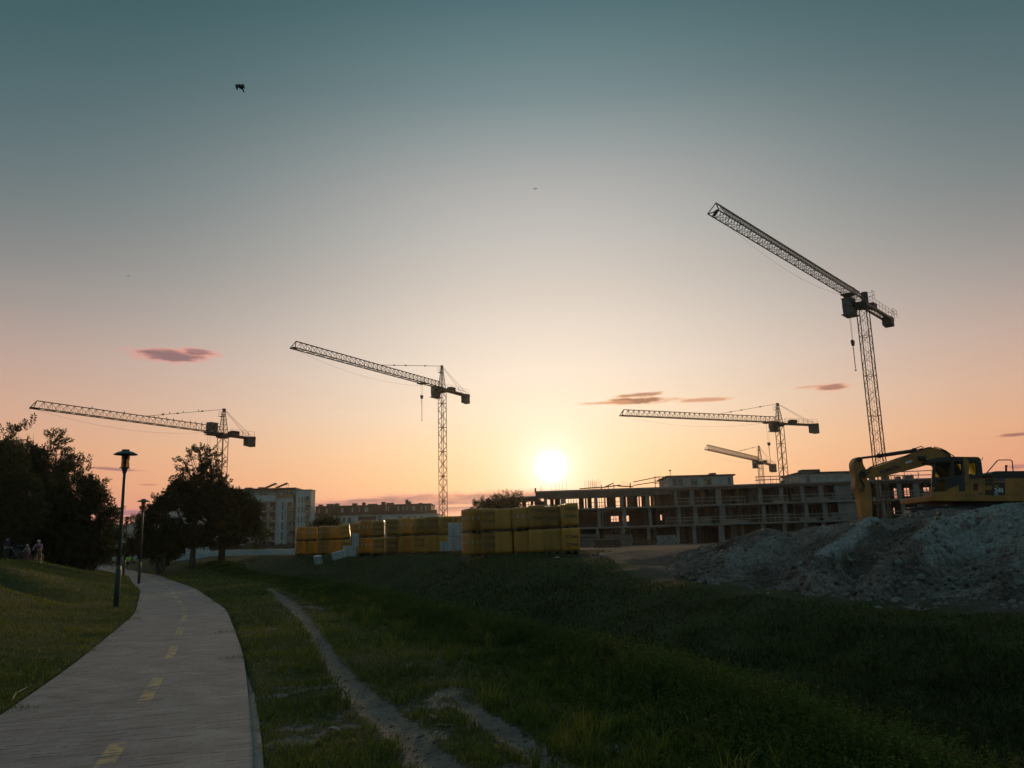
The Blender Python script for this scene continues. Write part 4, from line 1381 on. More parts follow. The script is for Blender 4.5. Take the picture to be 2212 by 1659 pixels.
        obox(hb, A, u, v, .5, .4, .25)
        # maintenance basket
        pc = A - Z * 1.1 + u * .55
        obox(hb, pc - Z * .3, u, v, .7, .7, .06)
        railing(hb, [pc - u * .35 - v * .35 - Z * .3, pc + u * .35 - v * .35 - Z * .3, pc + u * .35 + v * .35 - Z * .3, pc - u * .35 + v * .35 - Z * .3], .9, .02, .7)
        hb.build('tower_head', M['crane'], root)
        tj = O + u * (L * tie) + Z * (jib_h + .15)
        for s in (-1, 1):
            tb = MB(base); tb.tube(A + v * s * .08, tj + v * s * .05, .045, 4)
            for t in (.3, .62, .8): obox(tb, (A + v * s * .08).lerp(tj + v * s * .05, t), u, v, .3, .1, .2)
            tb.build('tie_bar', M['crane_dark'], root)
            tb = MB(base); tb.tube(A + v * s * .08, O - u * (CL - .9) + v * s * mast_w * .4 + Z * .1, .03, 4); tb.build('tie_bar', M['crane_dark'], root)
    else:
        A = O + Z * jib_h
    crane_info[key] = (O, u, v, L, top, A)
    # slack trolley rope under the jib
    rp = MB(base)
    pts = []
    for k in range(13):
        t = k / 12
        pts.append(O + u * (L * (.1 + .88 * t)) + Z * (-.05 - 1.5 * (4 * t * (1 - t)) * (L / 42)))
    rp.path(pts, .012, 4)
    # trolley, hoist rope, hook
    if trolley:
        lo, hi = 1.0, L
        for _ in range(40):
            m_ = (lo + hi) / 2
            if proj(O + u * m_)[0] > trolley: lo = m_
            else: hi = m_
        T = O + u * m_ - Z * .05
        tb = MB(base); obox(tb, T, u, v, 1.5, jib_w * 1.1, .14)
        for s in (-.55, .55): tb.tube(T + u * s - v * jib_w * .6, T + u * s + v * jib_w * .6, .12, 8)
        obox(tb, T + u * .9 + v * jib_w * .7 - Z * .3, u, v, .9, .7, .05)
        railing(tb, [T + u * .5 + v * (jib_w * .7 + .3) - Z * .3, T + u * 1.3 + v * (jib_w * .7 + .3) - Z * .3], .8, .02, .4)
        tb.build('trolley', M['crane_dark'], root)
        if hook:
            hz0 = P(trolley, hook, T.y).z
            for s in (-.3, .3): rp.tube(T + u * s, Vector((T.x, T.y, hz0)) + u * s * .5, .02, 4)
            hkp = Vector((T.x, T.y, hz0))
            hk = MB(base)
            hk.prism([hkp + u * a + Z * b - v * .14 for a, b in ((-.32, .1), (.32, .1), (.3, -.25), (.12, -.6), (-.12, -.6), (-.3, -.25))], v * .28)
            arc_ = [hkp + u * (.13 * math.sin(t)) + Z * (-.75 - .13 + .13 * math.cos(t)) for t in np.linspace(0, 4.4, 9)]
            hk.path([hkp - Z * .6] + arc_, .045, 6)
            hko = hk.build('hook_block', M['crane_dark'], root)
            if sling:
                sz = P(trolley, sling, T.y).z
                sl = MB(base); e = Vector((T.x, T.y, sz))
                sl.tube(hkp - Z * .95, e + Z * .2, .05, 5); sl.ball(e, .12, 8, 6)
                sl.tube(hkp - Z * .95 + u * .06, e + Z * .2 - u * .02, .035, 5)
                sl.build('sling', M['timber'], hko)
    rp.build('rope', M['crane_dark'], root)
    return root


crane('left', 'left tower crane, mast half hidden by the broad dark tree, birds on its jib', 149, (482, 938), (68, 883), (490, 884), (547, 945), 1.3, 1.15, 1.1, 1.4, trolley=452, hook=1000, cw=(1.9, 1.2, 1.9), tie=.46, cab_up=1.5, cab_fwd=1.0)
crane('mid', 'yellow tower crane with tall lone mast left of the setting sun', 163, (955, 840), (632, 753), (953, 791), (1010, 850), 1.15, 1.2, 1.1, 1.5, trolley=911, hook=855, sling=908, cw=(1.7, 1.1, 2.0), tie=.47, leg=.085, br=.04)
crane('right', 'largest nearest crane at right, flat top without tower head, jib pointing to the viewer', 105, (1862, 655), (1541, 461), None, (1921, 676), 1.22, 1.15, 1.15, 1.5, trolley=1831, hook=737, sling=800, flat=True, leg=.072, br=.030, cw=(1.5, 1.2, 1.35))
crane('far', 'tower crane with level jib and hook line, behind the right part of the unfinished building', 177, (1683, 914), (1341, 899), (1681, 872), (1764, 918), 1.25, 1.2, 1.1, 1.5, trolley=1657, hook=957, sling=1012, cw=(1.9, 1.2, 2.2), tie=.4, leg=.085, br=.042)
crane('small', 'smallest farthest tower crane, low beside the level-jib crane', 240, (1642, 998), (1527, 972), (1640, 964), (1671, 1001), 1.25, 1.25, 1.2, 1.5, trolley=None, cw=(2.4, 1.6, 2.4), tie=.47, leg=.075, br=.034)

# birds sitting on the left crane
O, u, v, L, top, A = crane_info['left']


def perched(p, k):
    b = MB(p)
    d = Vector((math.cos(k * 2.1), math.sin(k * 2.1), 0))
    for t, r in ((0, .06), (.5, .1), (1, .06)):
        pass
    b.lathe([(.02, -.02), (.075, .05), (.1, .14), (.085, .24), (.05, .30), (.06, .34), (.06, .38), (.02, .42)], p, 8)
    b.tube(p + Vector((0, 0, .37)) + d * .04, p + Vector((0, 0, .36)) + d * .14, .02, 4, .004)
    b.tube(p + Vector((0, 0, .10)) - d * .03, p + Vector((0, 0, -.14)) - d * .16, .05, 4, .02)
    o = b.build('perched_bird', M['bird'], None)
    o.location = p; o.scale = (.75, .75, .75)
    return tag(o, 'small dark bird sitting on top of the left crane', 'bird', 'birds sitting on the left crane')


for k, t in enumerate((.12, .16, .19, .24, .29, .33, .375, .40, .56, .72)):
    q = top(t * (L / 1.2)); perched(q + Vector((0, 0, .05)), k)
tj = O + u * (L * .46) + Vector((0, 0, 1.3))
for k, t in enumerate((.35, .55, .72, .8)):
    perched(A.lerp(tj, t) + Vector((0, 0, .06)), k + 20)

# the flying bird
bc = P(522, 190, 26)
BX = CAMR @ Vector((1, 0, 0)); BY = CAMR @ Vector((0, 1, 0)); BZ = CAMR @ Vector((0, 0, 1))
sB = 26 / FPX / 30.24            # one zoom unit in metres


def bpt(x, y, d=0): return bc + BX * ((x - 880) * sB) + BY * ((790 - y) * sB) + BZ * d


bt = thing('flying_bird', 'black bird flying with drooped wings, high in the upper left sky', 'bird', bc)
b = MB(bc)
axis_ = [(680, 490, 8), (720, 530, 45), (790, 620, 85), (860, 720, 110), (900, 800, 90), (960, 900, 55), (1030, 1040, 45), (1075, 1105, 48)]
pts = [bpt(x, y, .012 * math.sin(i)) for i, (x, y, r) in enumerate(axis_)]
n = 10
vs = []
for i, (x, y, r) in enumerate(axis_):
    d = (pts[min(i + 1, 7)] - pts[max(i - 1, 0)]).normalized(); a = d.cross(BZ).normalized()
    for k in range(n):
        t = 2 * math.pi * k / n
        vs.append(pts[i] + (a * math.cos(t) + BZ * math.sin(t) * (.9 if i < 6 else .25)) * r * sB)
fs = [(i * n + k, i * n + (k + 1) % n, i * n + n + (k + 1) % n, i * n + n + k) for i in range(7) for k in range(n)] + [tuple(range(n)), tuple(range(7 * n, 8 * n))]
b.add(vs, fs)
b.build('body', M['bird'], bt, True)
for outline in ([(860, 480, -.04), (940, 490, .0), (1050, 555, .07), (1120, 660, .12), (1190, 770, .16), (1220, 880, .18), (1250, 985, .2), (1240, 1025, .2), (1205, 985, .19), (1160, 840, .14), (1090, 850, .08), (1010, 800, .02), (900, 780, -.03), (850, 600, -.05)],
                [(830, 640, -.05), (690, 560, -.02), (600, 545, .04), (530, 600, .1), (515, 680, .13), (530, 790, .15), (580, 900, .17), (640, 1030, .19), (735, 1115, .2), (715, 1000, .18), (710, 850, .13), (780, 880, .08), (870, 880, -.02), (900, 760, -.04)]):
    b = MB(bc)
    poly = [bpt(x, y, d) for x, y, d in outline]
    cen = sum(poly, Vector()) / len(poly)
    nn = len(poly)
    th = BZ * .006
    b.add([p + th for p in poly] + [p - th for p in poly] + [cen + th * 2 + BZ * .02, cen - th * 2 + BZ * .02],
          [(i, (i + 1) % nn, 2 * nn) for i in range(nn)] + [(nn + (i + 1) % nn, nn + i, 2 * nn + 1) for i in range(nn)] + [(i, nn + i, nn + (i + 1) % nn, (i + 1) % nn) for i in range(nn)])
    b.build('wing', M['bird'], bt)
for px, py, Y, lab in ((1156, 408, 90, 'tiny distant bird in the middle of the open sky'), (277, 596, 120, 'tiny distant bird in the sky above the left small cloud')):
    c = P(px, py, Y)
    b = MB(c)
    b.ball(c, .12, 8, 6, (1.6, .7, .6))
    for s in (-1, 1):
        b.prism([c + Vector((0, -.08, .03)), c + Vector((s * .3, 0, .14)), c + Vector((s * .55, .1, .02)), c + Vector((s * .28, .1, .1)), c + Vector((0, .1, .03))], (0, 0, .02))
    b.prism([c + Vector((.15, -.05, 0)), c + Vector((.34, -.07, 0)), c + Vector((.34, .07, 0)), c + Vector((.15, .05, 0))], (0, 0, .02))
    o = b.build('distant_bird', M['bird'], None); o.location = c; o.scale = (.5, .5, .5)
    tag(o, lab, 'bird', 'distant flying birds')
# ------------------------------------------------------------------ unfinished concrete building
A0 = P(1113, 1170, 140); B0 = P(2240, 1150, 131)
A0.z = B0.z = 0
bu = (B0 - A0); BLEN = bu.length; BANG = math.atan2(bu.y, bu.x)
GZ0 = 1.5
cb = thing('unfinished_building', 'long unfinished concrete frame building with open floors and scaffold rails', 'building', (A0.x, A0.y, GZ0), BANG)
ST = 3.05


def bl_u(px):
    """distance along the facade for a photo column"""
    lo, hi = -5, BLEN + 5
    for _ in range(40):
        m_ = (lo + hi) / 2
        q = A0 + bu.normalized() * m_
        if proj((q.x, q.y, 5))[0] < px: lo = m_
        else: hi = m_
    return m_


DEP = 13.0
for k in range(4):
    u0 = 0 if k < 3 else bl_u(1158)
    b = MB()
    if k == 0: b.box((u0 - .5, -.6, -.4), (BLEN, DEP, .0))
    else:
        b.box((u0, -.9, k * ST - .24), (BLEN, DEP + .4, k * ST))
        if k == 3: b.box((0, .4, k * ST - .95), (u0 - .01, DEP, k * ST - .72))
    b.build('floor_slab', M['concrete'], cb)
    if k == 3:
        b = MB(); b.box((u0 + .1, -.6, k * ST - .62), (BLEN, -.35, k * ST - .243)); b.box((u0 + .1, -.55, k * ST - 1.25), (bl_u(1450), -.36, k * ST - .621)); b.build('edge_beam', M['concrete_dark'], cb)
colpx = [(1140, .5), (1180, .5), (1218, .55), (1290, .5), (1345, .6), (1400, .5), (1463, .5), (1498, .6), (1556, .9), (1646, .55), (1692, .55), (1738, .6), (1778, .7), (1826, 2.6), (1905, .5), (1948, .6), (1985, .9), (2040, .5), (2100, .5), (2160, .5), (2215, .5)]
for k in range(3):
    for px, w in colpx:
        if k == 2 and px < 1158: continue
        uu = bl_u(px + (5 if k == 1 else 0))
        b = MB(); b.bbox((uu - w / 2, -.3 if w < 2 else -.32, k * ST + (.0 if k == 0 else .002)), (uu + w / 2, .3, (k + 1) * ST - .245), .03)
        b.build('column', M['concrete'], cb)
# back walls with window holes; (photo column from, to) for the holes
holes = {2: [(1128, 1131), (1137, 1147), (1153, 1155), (1183, 1189), (1197, 1199), (1211, 1212), (1223, 1251), (1262, 1264), (1268, 1269.5), (1279, 1306), (1309, 1311), (1331, 1340), (1353, 1355), (1378, 1380), (1383, 1386), (1404, 1406), (1932, 1941), (1954, 1966), (1972, 1975), (1979, 1986), (1996, 2010)],
         1: [(1319, 1335), (1344, 1349), (1352, 1357), (1425, 1429), (1926, 1930), (1957, 1964), (2026, 2030), (2040, 2052), (2066, 2074)], 0: []}
rw = random.Random(3)
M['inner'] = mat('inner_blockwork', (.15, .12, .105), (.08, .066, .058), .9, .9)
ub = bu.normalized(); nb = Vector((-ub.y, ub.x, 0))


def back_u(px):
    lo, hi = -8, BLEN + 12
    for _ in range(40):
        m_ = (lo + hi) / 2
        q = A0 + ub * m_ + nb * DEP
        if proj((q.x, q.y, 8))[0] < px: lo = m_
        else: hi = m_
    return m_


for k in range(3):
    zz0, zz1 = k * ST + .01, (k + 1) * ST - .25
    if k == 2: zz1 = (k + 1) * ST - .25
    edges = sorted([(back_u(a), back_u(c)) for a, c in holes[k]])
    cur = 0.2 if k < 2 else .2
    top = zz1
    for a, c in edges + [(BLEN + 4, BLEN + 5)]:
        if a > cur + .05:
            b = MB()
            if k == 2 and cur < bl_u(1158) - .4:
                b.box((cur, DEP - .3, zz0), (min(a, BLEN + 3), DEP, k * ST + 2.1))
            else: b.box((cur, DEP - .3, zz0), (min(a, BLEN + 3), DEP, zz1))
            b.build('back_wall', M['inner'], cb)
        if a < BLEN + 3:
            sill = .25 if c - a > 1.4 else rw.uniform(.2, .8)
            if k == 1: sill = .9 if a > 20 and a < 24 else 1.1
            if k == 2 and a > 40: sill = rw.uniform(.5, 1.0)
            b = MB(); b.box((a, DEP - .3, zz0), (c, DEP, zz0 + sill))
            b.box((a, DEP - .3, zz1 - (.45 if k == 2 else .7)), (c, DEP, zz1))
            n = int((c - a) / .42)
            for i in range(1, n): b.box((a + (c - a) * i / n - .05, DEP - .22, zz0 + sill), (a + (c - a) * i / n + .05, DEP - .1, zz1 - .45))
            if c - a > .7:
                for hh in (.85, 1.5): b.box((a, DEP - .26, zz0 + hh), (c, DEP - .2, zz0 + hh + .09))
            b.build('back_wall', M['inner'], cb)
        cur = c
# cross walls keep the floors dark
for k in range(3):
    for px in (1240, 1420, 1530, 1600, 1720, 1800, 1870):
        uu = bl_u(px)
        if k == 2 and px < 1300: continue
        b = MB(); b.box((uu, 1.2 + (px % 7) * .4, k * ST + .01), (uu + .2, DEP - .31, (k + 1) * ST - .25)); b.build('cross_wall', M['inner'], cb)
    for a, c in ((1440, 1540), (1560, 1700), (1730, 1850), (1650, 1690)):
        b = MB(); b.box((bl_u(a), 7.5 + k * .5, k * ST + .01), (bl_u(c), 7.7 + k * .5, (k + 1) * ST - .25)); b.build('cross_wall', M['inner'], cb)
M['rail'] = mat('pale_planks', (.36, .31, .25), (.24, .20, .16), 2, .8)
# guard rails along the slab edges, one run per stretch
for k, runs in ((1, [(1440, 1560), (1565, 1700), (1705, 1795), (1800, 1860), (1910, 1985)]), (2, [(1460, 1610), (1640, 1700), (1715, 1830), (1835, 1880), (1900, 2005)]), (3, [(1640, 1850), (1930, 2020)])):
    for a, c in runs:
        ua, uc = bl_u(a), bl_u(c)
        b = MB()
        n = max(2, int((uc - ua) / 1.9))
        for i in range(n + 1):
            uu = ua + (uc - ua) * i / n
            b.box((uu - .035, -.88, k * ST + .005), (uu + .035, -.8, k * ST + 1.15))
        for hh in (.5, 1.02):
            sl = rw.uniform(-.12, .12)
            b.prism([(ua - .3, -.92, k * ST + hh), (uc + .3, -.92, k * ST + hh + sl), (uc + .3, -.92, k * ST + hh + sl + .13), (ua - .3, -.92, k * ST + hh + .13)], (0, .035, 0))
        b.build('guard_rail', M['rail'], cb)
# props and scaffold tubes inside the floors
for k in range(3):
    b = MB()
    for i in range(46):
        uu = rw.uniform(bl_u(1440), BLEN - 2); yy = rw.uniform(.3, 3)
        b.tube((uu, yy, k * ST + .02), (uu, yy, (k + 1) * ST - .27), .045, 5)
    b.build('steel_props', M['rust'], cb)['kind'] = 'stuff'
    b = MB()
    for i in range(70):
        uu = rw.uniform(bl_u(1300), BLEN - 2); yy = rw.choice((-.7, -.5, .6, 1.5))
        z0p = k * ST + .02 if yy > -.4 or k else -.2
        b.tube((uu, yy, z0p), (uu + rw.uniform(-.05, .05), yy, (k + 1) * ST - .27), .028, 4)
    b.build('steel_props', M['rail'], cb)['kind'] = 'stuff'
    for i in range(9):
        uu = rw.uniform(bl_u(1450), BLEN - 8); w_p = rw.uniform(.8, 3.2); h_p = rw.choice((1.1, 2.0, ST - .3))
        yy = .8 + i * .42
        b = MB(); b.box((uu, yy, k * ST + .012), (uu + w_p, yy + .16, k * ST + h_p)); b.build('partition', M[rw.choice(('concrete_dark', 'inner', 'concrete'))], cb)
    b = MB()
    for i in range(5):
        uu = rw.uniform(bl_u(1450), BLEN - 6)
        for q in range(3): b.box((uu, -.4 + q * .3, k * ST + .02 + q * .12), (uu + rw.uniform(1, 2.6), -.15 + q * .3, k * ST + .11 + q * .12 + rw.uniform(0, .3)))
    b.build('stored_planks', M['rail'], cb)['kind'] = 'stuff'
# sloping rail and planks at the roof edge, rebar starters
b = MB()
ua, uc = bl_u(1372), bl_u(1428)
for z0_, z1_ in ((.35, .85), (.9, 1.6)):
    b.prism([(ua, -.6, 3 * ST + z0_), (uc, -.6, 3 * ST + z1_), (uc, -.6, 3 * ST + z1_ + .14), (ua, -.6, 3 * ST + z0_ + .14)], (0, .05, 0))
for px in (1420, 1429, 1436): b.box((bl_u(px) - .05, -.62, 3 * ST + .005), (bl_u(px) + .05, -.54, 3 * ST + 1.75))
for hh in (.6, 1.1, 1.6): b.box((bl_u(1418), -.66, 3 * ST + hh), (bl_u(1443), -.62, 3 * ST + hh + .1))
b.box((bl_u(1366) - .06, -.6, 3 * ST + .005), (bl_u(1366) + .06, -.5, 3 * ST + .9))
b.build('ramp_rail', M['timber'], cb)
b = MB()
for a, c, z0_, z1_ in ((1300, 1345, .2, .55), (1310, 1330, .3, .9), (1255, 1300, .15, .3), (1338, 1372, .4, .2)):
    ua, uc = bl_u(a), bl_u(c)
    b.prism([(ua, .2, 3 * ST + z0_), (uc, .2, 3 * ST + z1_), (uc, .2, 3 * ST + z1_ + .16), (ua, .2, 3 * ST + z0_ + .16)], (0, .3, 0))
for px in (1303, 1318, 1330, 1365): b.box((bl_u(px) - .06, .1, 3 * ST + .005), (bl_u(px) + .06, .22, 3 * ST + .75))
b.build('formwork', M['timber'], cb)
for px, n, sp_, hh in ((1214, 5, 9, 1.5), (1277, 5, 5, 1.9), (1285, 8, 3, 1.6), (1294, 7, 3, 1.9), (1356, 4, 4, 1.5), (1172, 2, 3, 1.3), (1700, 6, 8, 1.2), (1720, 5, 5, 1.0), (1945, 6, 5, 1.2), (1990, 5, 6, 1.0)):
    b = MB()
    for i in range(n):
        uu = bl_u(px + (i - n / 2) * sp_ * .9)
        b.tube((uu, rw.uniform(.2, 2), 3 * ST + .004), (uu + rw.uniform(-.06, .06), rw.uniform(.2, 2), 3 * ST + hh * rw.uniform(.7, 1.05)), .022, 4)
    b.build('rebar', M['rust'], cb)
b = MB(); b.box((bl_u(1157), .2, 3 * ST + .003), (bl_u(1160), .8, 3 * ST + .6)); b.box((bl_u(1158), 1.5, 2 * ST + .02), (bl_u(1236), 1.7, 3 * ST - .25 - 1.9)); b.build('parapet', M['concrete_dark'], cb)
for px, w, hh in ((1895, 4, .6), (1925, 7, .7), (1975, 10, .65), (1952, 5, .5), (1700, 5, .5)):
    b = MB(); b.bbox((bl_u(px - w), .3, 3 * ST + .004), (bl_u(px + w), 1.4, 3 * ST + hh), .04)
    o = b.build('material_pallet', M['timber'], None); o.matrix_world = cb.matrix_basis.copy()
    tag(o, 'low stack of building material lying on the concrete roof', 'stack', 'stacks of material on the unfinished roof')

# two blocks whose top storeys show above the roof
for x0, x1, yt, Y, lab, win, extra in ((1443, 1584, 1026, 152, 'grey flat-roofed storey with a row of windows above the unfinished roof, near the sun', [(1452, 1462), (1464, 1474), (1478, 1483), (1491, 1506), (1508, 1512), (1521, 1536), (1556, 1566), (1572, 1577)], (1538, 1550, 1023)),
                                      (1725, 1842, 1019, 149, 'grey storey with pale panes and roof hatch, just left of the excavator arm', [(1729, 1733), (1740, 1748), (1757, 1775), (1780, 1790), (1793, 1810), (1822, 1836)], (1736, 1776, 1014))):
    xm = (x0 + x1) / 2
    a = P(x0, yt + 8, Y); c = P(x1, yt + 8, Y); zt = P(xm, yt, Y).z; zb = zt - 2.6
    t = thing('rooftop_block', lab, 'building', (a.x, Y, zb))
    W = c.x - a.x
    z0b = h1((a.x + c.x) / 2, Y) - zb - .3
    b = MB(); b.box((0, 0, z0b), (W, 9, 2.35)); b.build('wall', M['grey_wall'], t)
    b = MB(); b.box((-.35, -.4, 2.352), (W + .35, 9.4, 2.6)); rf = b.build('roof', M['roof_dark'], t)
    e = extra; b = MB(); b.box((P(e[0], yt, Y).x - a.x, 1, 2.602), (P(e[1], yt, Y).x - a.x, 3, 2.6 + (yt - e[2]) / FPX * Y + .15)); b.build('hatch', M['roof_dark'], rf)
    for q0, q1 in win:
        xx0, xx1 = P(q0, yt, Y).x - a.x, P(q1, yt, Y).x - a.x
        b = MB(); b.box((xx0, -.03, .75), (xx1, .05, 1.95)); b.build('window', M['pane_pale'] if (q0 * 7) % 3 else M['dark_glass'], t)
    if x0 < 1500:
        b = MB(); px_ = P(1449, yt, Y).x - a.x
        b.tube((px_, .5, 2.6), (px_, .5, 3.5), .05, 5); b.ball((px_, .5, 3.6), .2, 8, 5, (1.4, 1, .6)); b.build('vent_pipe', M['crane_dark'], rf)

# ------------------------------------------------------------------ the apartment block
Y = 250.0
MPP = Y / FPX


def fac(px, py): q = P(px, py, Y); return q.x, q.z


x0, zt = fac(345, 1071); x1, _ = fac(641, 1062)
xc0 = fac(532, 1110)[0]; xc = fac(577, 1110)[0]
STY = 2.93
ap = thing('apartment_block', 'white apartment block with ochre balcony panels and a taller tower wing', 'building', (xc0, Y, 1.5))
ztop = fac(590, 1077)[1] - 1.5       # top of the white part (attic floor)
off = xc0


def lx(px): return fac(px, 1120)[0] - off


b = MB(); b.box((lx(345), 0, -.5), (lx(641), 15, ztop)); b.build('wall', M['white_wall'], ap)
b = MB(); b.box((lx(348), 1.6, ztop + .002), (lx(636), 13, ztop + 2.7)); b.build('attic', M['grey_wall'], ap)
b = MB(); b.box((lx(345), .2, ztop + 2.702), (lx(637), 14, ztop + 3.15)); rf = b.build('roof', M['roof_dark'], ap)
for px, w in ((552, 6), (524, 7), (400, 9), (380, 5)):
    b = MB(); b.box((lx(px - w), 4, ztop + 3.152), (lx(px + w), 7, ztop + 3.8)); b.build('chimney', M['roof_dark'], rf)
for px in (573, 598):
    b = MB(); xx = lx(px)
    b.prism([(xx - 1.6, 3, ztop + 3.5), (xx + 1.9, 3, ztop + 4.9), (xx + 1.9, 3.05, ztop + 5.0), (xx - 1.6, 3.05, ztop + 3.6)], (0, 3, 0))
    b.tube((xx + 1.7, 3.5, ztop + 3.15), (xx + 1.7, 3.5, ztop + 4.8), .06, 5); b.tube((xx + 1.7, 5.6, ztop + 3.15), (xx + 1.7, 5.6, ztop + 4.8), .06, 5)
    b.build('solar_panel', M['steel'], rf)
b = MB()
for i in range(12):
    a = lx(575 + i * 5.1); b.box((a, -.05, ztop + .15), (a + .58, .03, ztop + 1.05))
b.box((lx(575), -.06, ztop + 1.06), (lx(636), .04, ztop + 1.14)); b.build('terrace_rail', M['ochre_panel'], ap)
b = MB(); b.box((lx(345), -.9, ztop - .9), (lx(596), -.002, ztop + .9)); b.build('terrace_parapet', M['white_wall'], ap)
for q0, q1 in ((536, 544), (556, 560), (566, 570), (590, 600), (606, 610), (615, 618), (622, 628)):
    b = MB(); b.box((lx(q0), 1.55, ztop + .3), (lx(q1), 1.65, ztop + 2.2)); b.build('window', M['dark_glass'], ap)
for k in range(6):
    fz = ztop - .9 - (k + 1) * STY + .25
    # deep balcony bay at the left corner
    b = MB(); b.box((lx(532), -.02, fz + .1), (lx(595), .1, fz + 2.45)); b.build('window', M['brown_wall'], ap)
    for q0, q1 in ((558, 566), (576, 582)):
        b = MB(); b.box((lx(q0), -.06, fz + .05), (lx(q1), -.025, fz + 2.4)); b.build('window', M['white_wall'] if q0 < 570 else M['pane_pale'], ap)
    for q0, q1, pn in ((552, 595, (579, 591)), (619, 638, (626, 637)), (0, 0, None)):
        if pn is None: continue
        b = MB(); b.box((lx(q0), -1.5, fz - .2), (lx(q1), -.07, fz)); bal = b.build('balcony', M['white_wall'], ap)
        b = MB(); b.box((lx(pn[0]), -1.58, fz - .1), (lx(pn[1]), -1.5, fz + 1.1)); b.build('panel', M['ochre_panel'], bal)
        b = MB()
        for i in range(14):
            xx = lx(q0) + (lx(q1) - lx(q0)) * i / 13; b.box((xx - .02, -1.47, fz), (xx + .02, -1.43, fz + 1.05))
        b.box((lx(q0), -1.48, fz + 1.0), (lx(q1), -1.42, fz + 1.06)); b.build('railing', M['steel'], bal)
    b = MB(); b.box((lx(530), -1.5, fz - .2), (lx(551.5), -.07, fz)); bal = b.build('balcony', M['white_wall'], ap)
    b = MB(); b.box((lx(530), -1.58, fz - .1), (lx(545), -1.5, fz + 1.1)); b.build('panel', M['grey_wall'], bal)
    for q0, q1, a, c, mt in ((599, 601.5, .9, 2.3, 'pane_pale'), (608, 611.5, .2, 2.4, 'dark_glass'), (614.5, 616.5, .5, 2.4, 'grey_wall'), (620, 630, .1, 2.4, 'dark_glass')):
        b = MB(); b.box((lx(q0), -.04, fz + a), (lx(q1), .04, fz + c)); b.build('window', M[mt], ap)
# tower wing
zt2 = fac(660, 1060)[1] - 1.5
b = MB(); b.box((lx(641) + .01, -1.5, -.5), (lx(674), 3.5, zt2)); b.build('tower_wing', M['white_wall'], ap)
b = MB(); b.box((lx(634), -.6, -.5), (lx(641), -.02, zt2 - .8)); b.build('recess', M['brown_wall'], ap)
b = MB(); b.box((lx(641) - .1, -1.65, zt2 + .002), (lx(674) + .1, 3.6, zt2 + .25)); b.build('parapet', M['grey_wall'], ap)
for k in range(7):
    fz = zt2 - 1.6 - (k + 1) * STY + .3
    if fz < -.5: continue
    for q0, q1 in ((647, 649), (653.5, 656), (659, 660.5)):
        b = MB(); b.box((lx(q0), -1.54, fz + .7), (lx(q1), -1.46, fz + 2.3)); b.build('window', M['dark_glass'], ap)
    b = MB(); b.box((lx(662.5), -1.54, fz + .1), (lx(670), -1.46, fz + 2.5)); b.build('window', M['dark_glass'], ap)
    b = MB(); b.box((lx(662), -2.8, fz - .2), (lx(675), -1.55, fz)); bal = b.build('balcony', M['white_wall'], ap)
    b = MB(); b.box((lx(666), -2.88, fz - .1), (lx(675), -2.8, fz + 1.15)); b.build('panel', M['ochre_panel'], bal)

# ------------------------------------------------------------------ long low block
Y = 262.0
t0 = fac(680, 1100)[0]
lb = thing('long_low_block', 'long low block with white walls and dark brown set-back top storey', 'building', (t0, Y, 1.5))
lx = lambda px: fac(px, 1105)[0] - t0
zw = fac(800, 1112)[1] - 1.5; ztp = fac(800, 1092)[1] - 1.5
b = MB(); b.box((lx(679), 0, -.5), (lx(946), 16, zw)); b.build('wall', M['white_wall'], lb)
b = MB(); b.box((lx(679), 1.2, zw + .002), (lx(930), 14, ztp)); b.build('top_storey', M['brown_wall'], lb)
b = MB(); b.box((lx(679), 1.0, ztp + .002), (lx(931), 14.2, ztp + .25)); rf = b.build('roof', M['roof_dark'], lb)
b = MB(); b.box((lx(679), -.3, zw + .003), (lx(944), -.15, zw + .95)); b.build('terrace_rail', M['brown_wall'], lb)
for px, w, hh in ((685, 4, .7), (707, 8, .8), (721, 4, .9), (760, 5, .8), (780, 3, 1.0), (800, 10, .5), (823, 4, 1.0), (838, 8, .7), (875, 3, 1.5), (881, 3, .9), (905, 4, .4)):
    b = MB(); b.box((lx(px - w), 4, ztp + .252), (lx(px + w), 6, ztp + .25 + hh)); b.build('chimney', M['roof_dark'], rf)
for q0, q1 in ((685, 689), (702, 706), (735, 740), (758, 761), (773, 775), (786, 794), (832, 834), (837, 839), (858, 861), (868, 871), (877, 879), (889, 896), (908, 911), (917, 920)):
    b = MB(); b.box((lx(q0), 1.14, zw + .4), (lx(q1), 1.25, zw + 2.4)); b.build('window', M['pane_pale'], lb)
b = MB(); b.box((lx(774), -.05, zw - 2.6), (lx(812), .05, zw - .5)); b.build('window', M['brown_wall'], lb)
b = MB(); b.box((lx(772), -.4, zw - .45), (lx(814), -.06, zw - .2)); b.build('lintel', M['white_wall'], lb)
for k in range(2):
    for q0, q1, a in ((695, 701, 1.2), (716, 722, 1.2), (741, 746, 1.5), (752, 758, 1.5), (818, 824, 2.0), (861, 868, 1.5), (880, 886, 1.4), (893, 898, 1.4), (908, 914, 1.4), (925, 931, 1.4)):
        fz = zw - 3.0 - k * 3.0
        b = MB(); b.box((lx(q0), -.05, fz + .7), (lx(q1), .05, fz + .7 + a)); b.build('window', M['dark_glass'], lb)

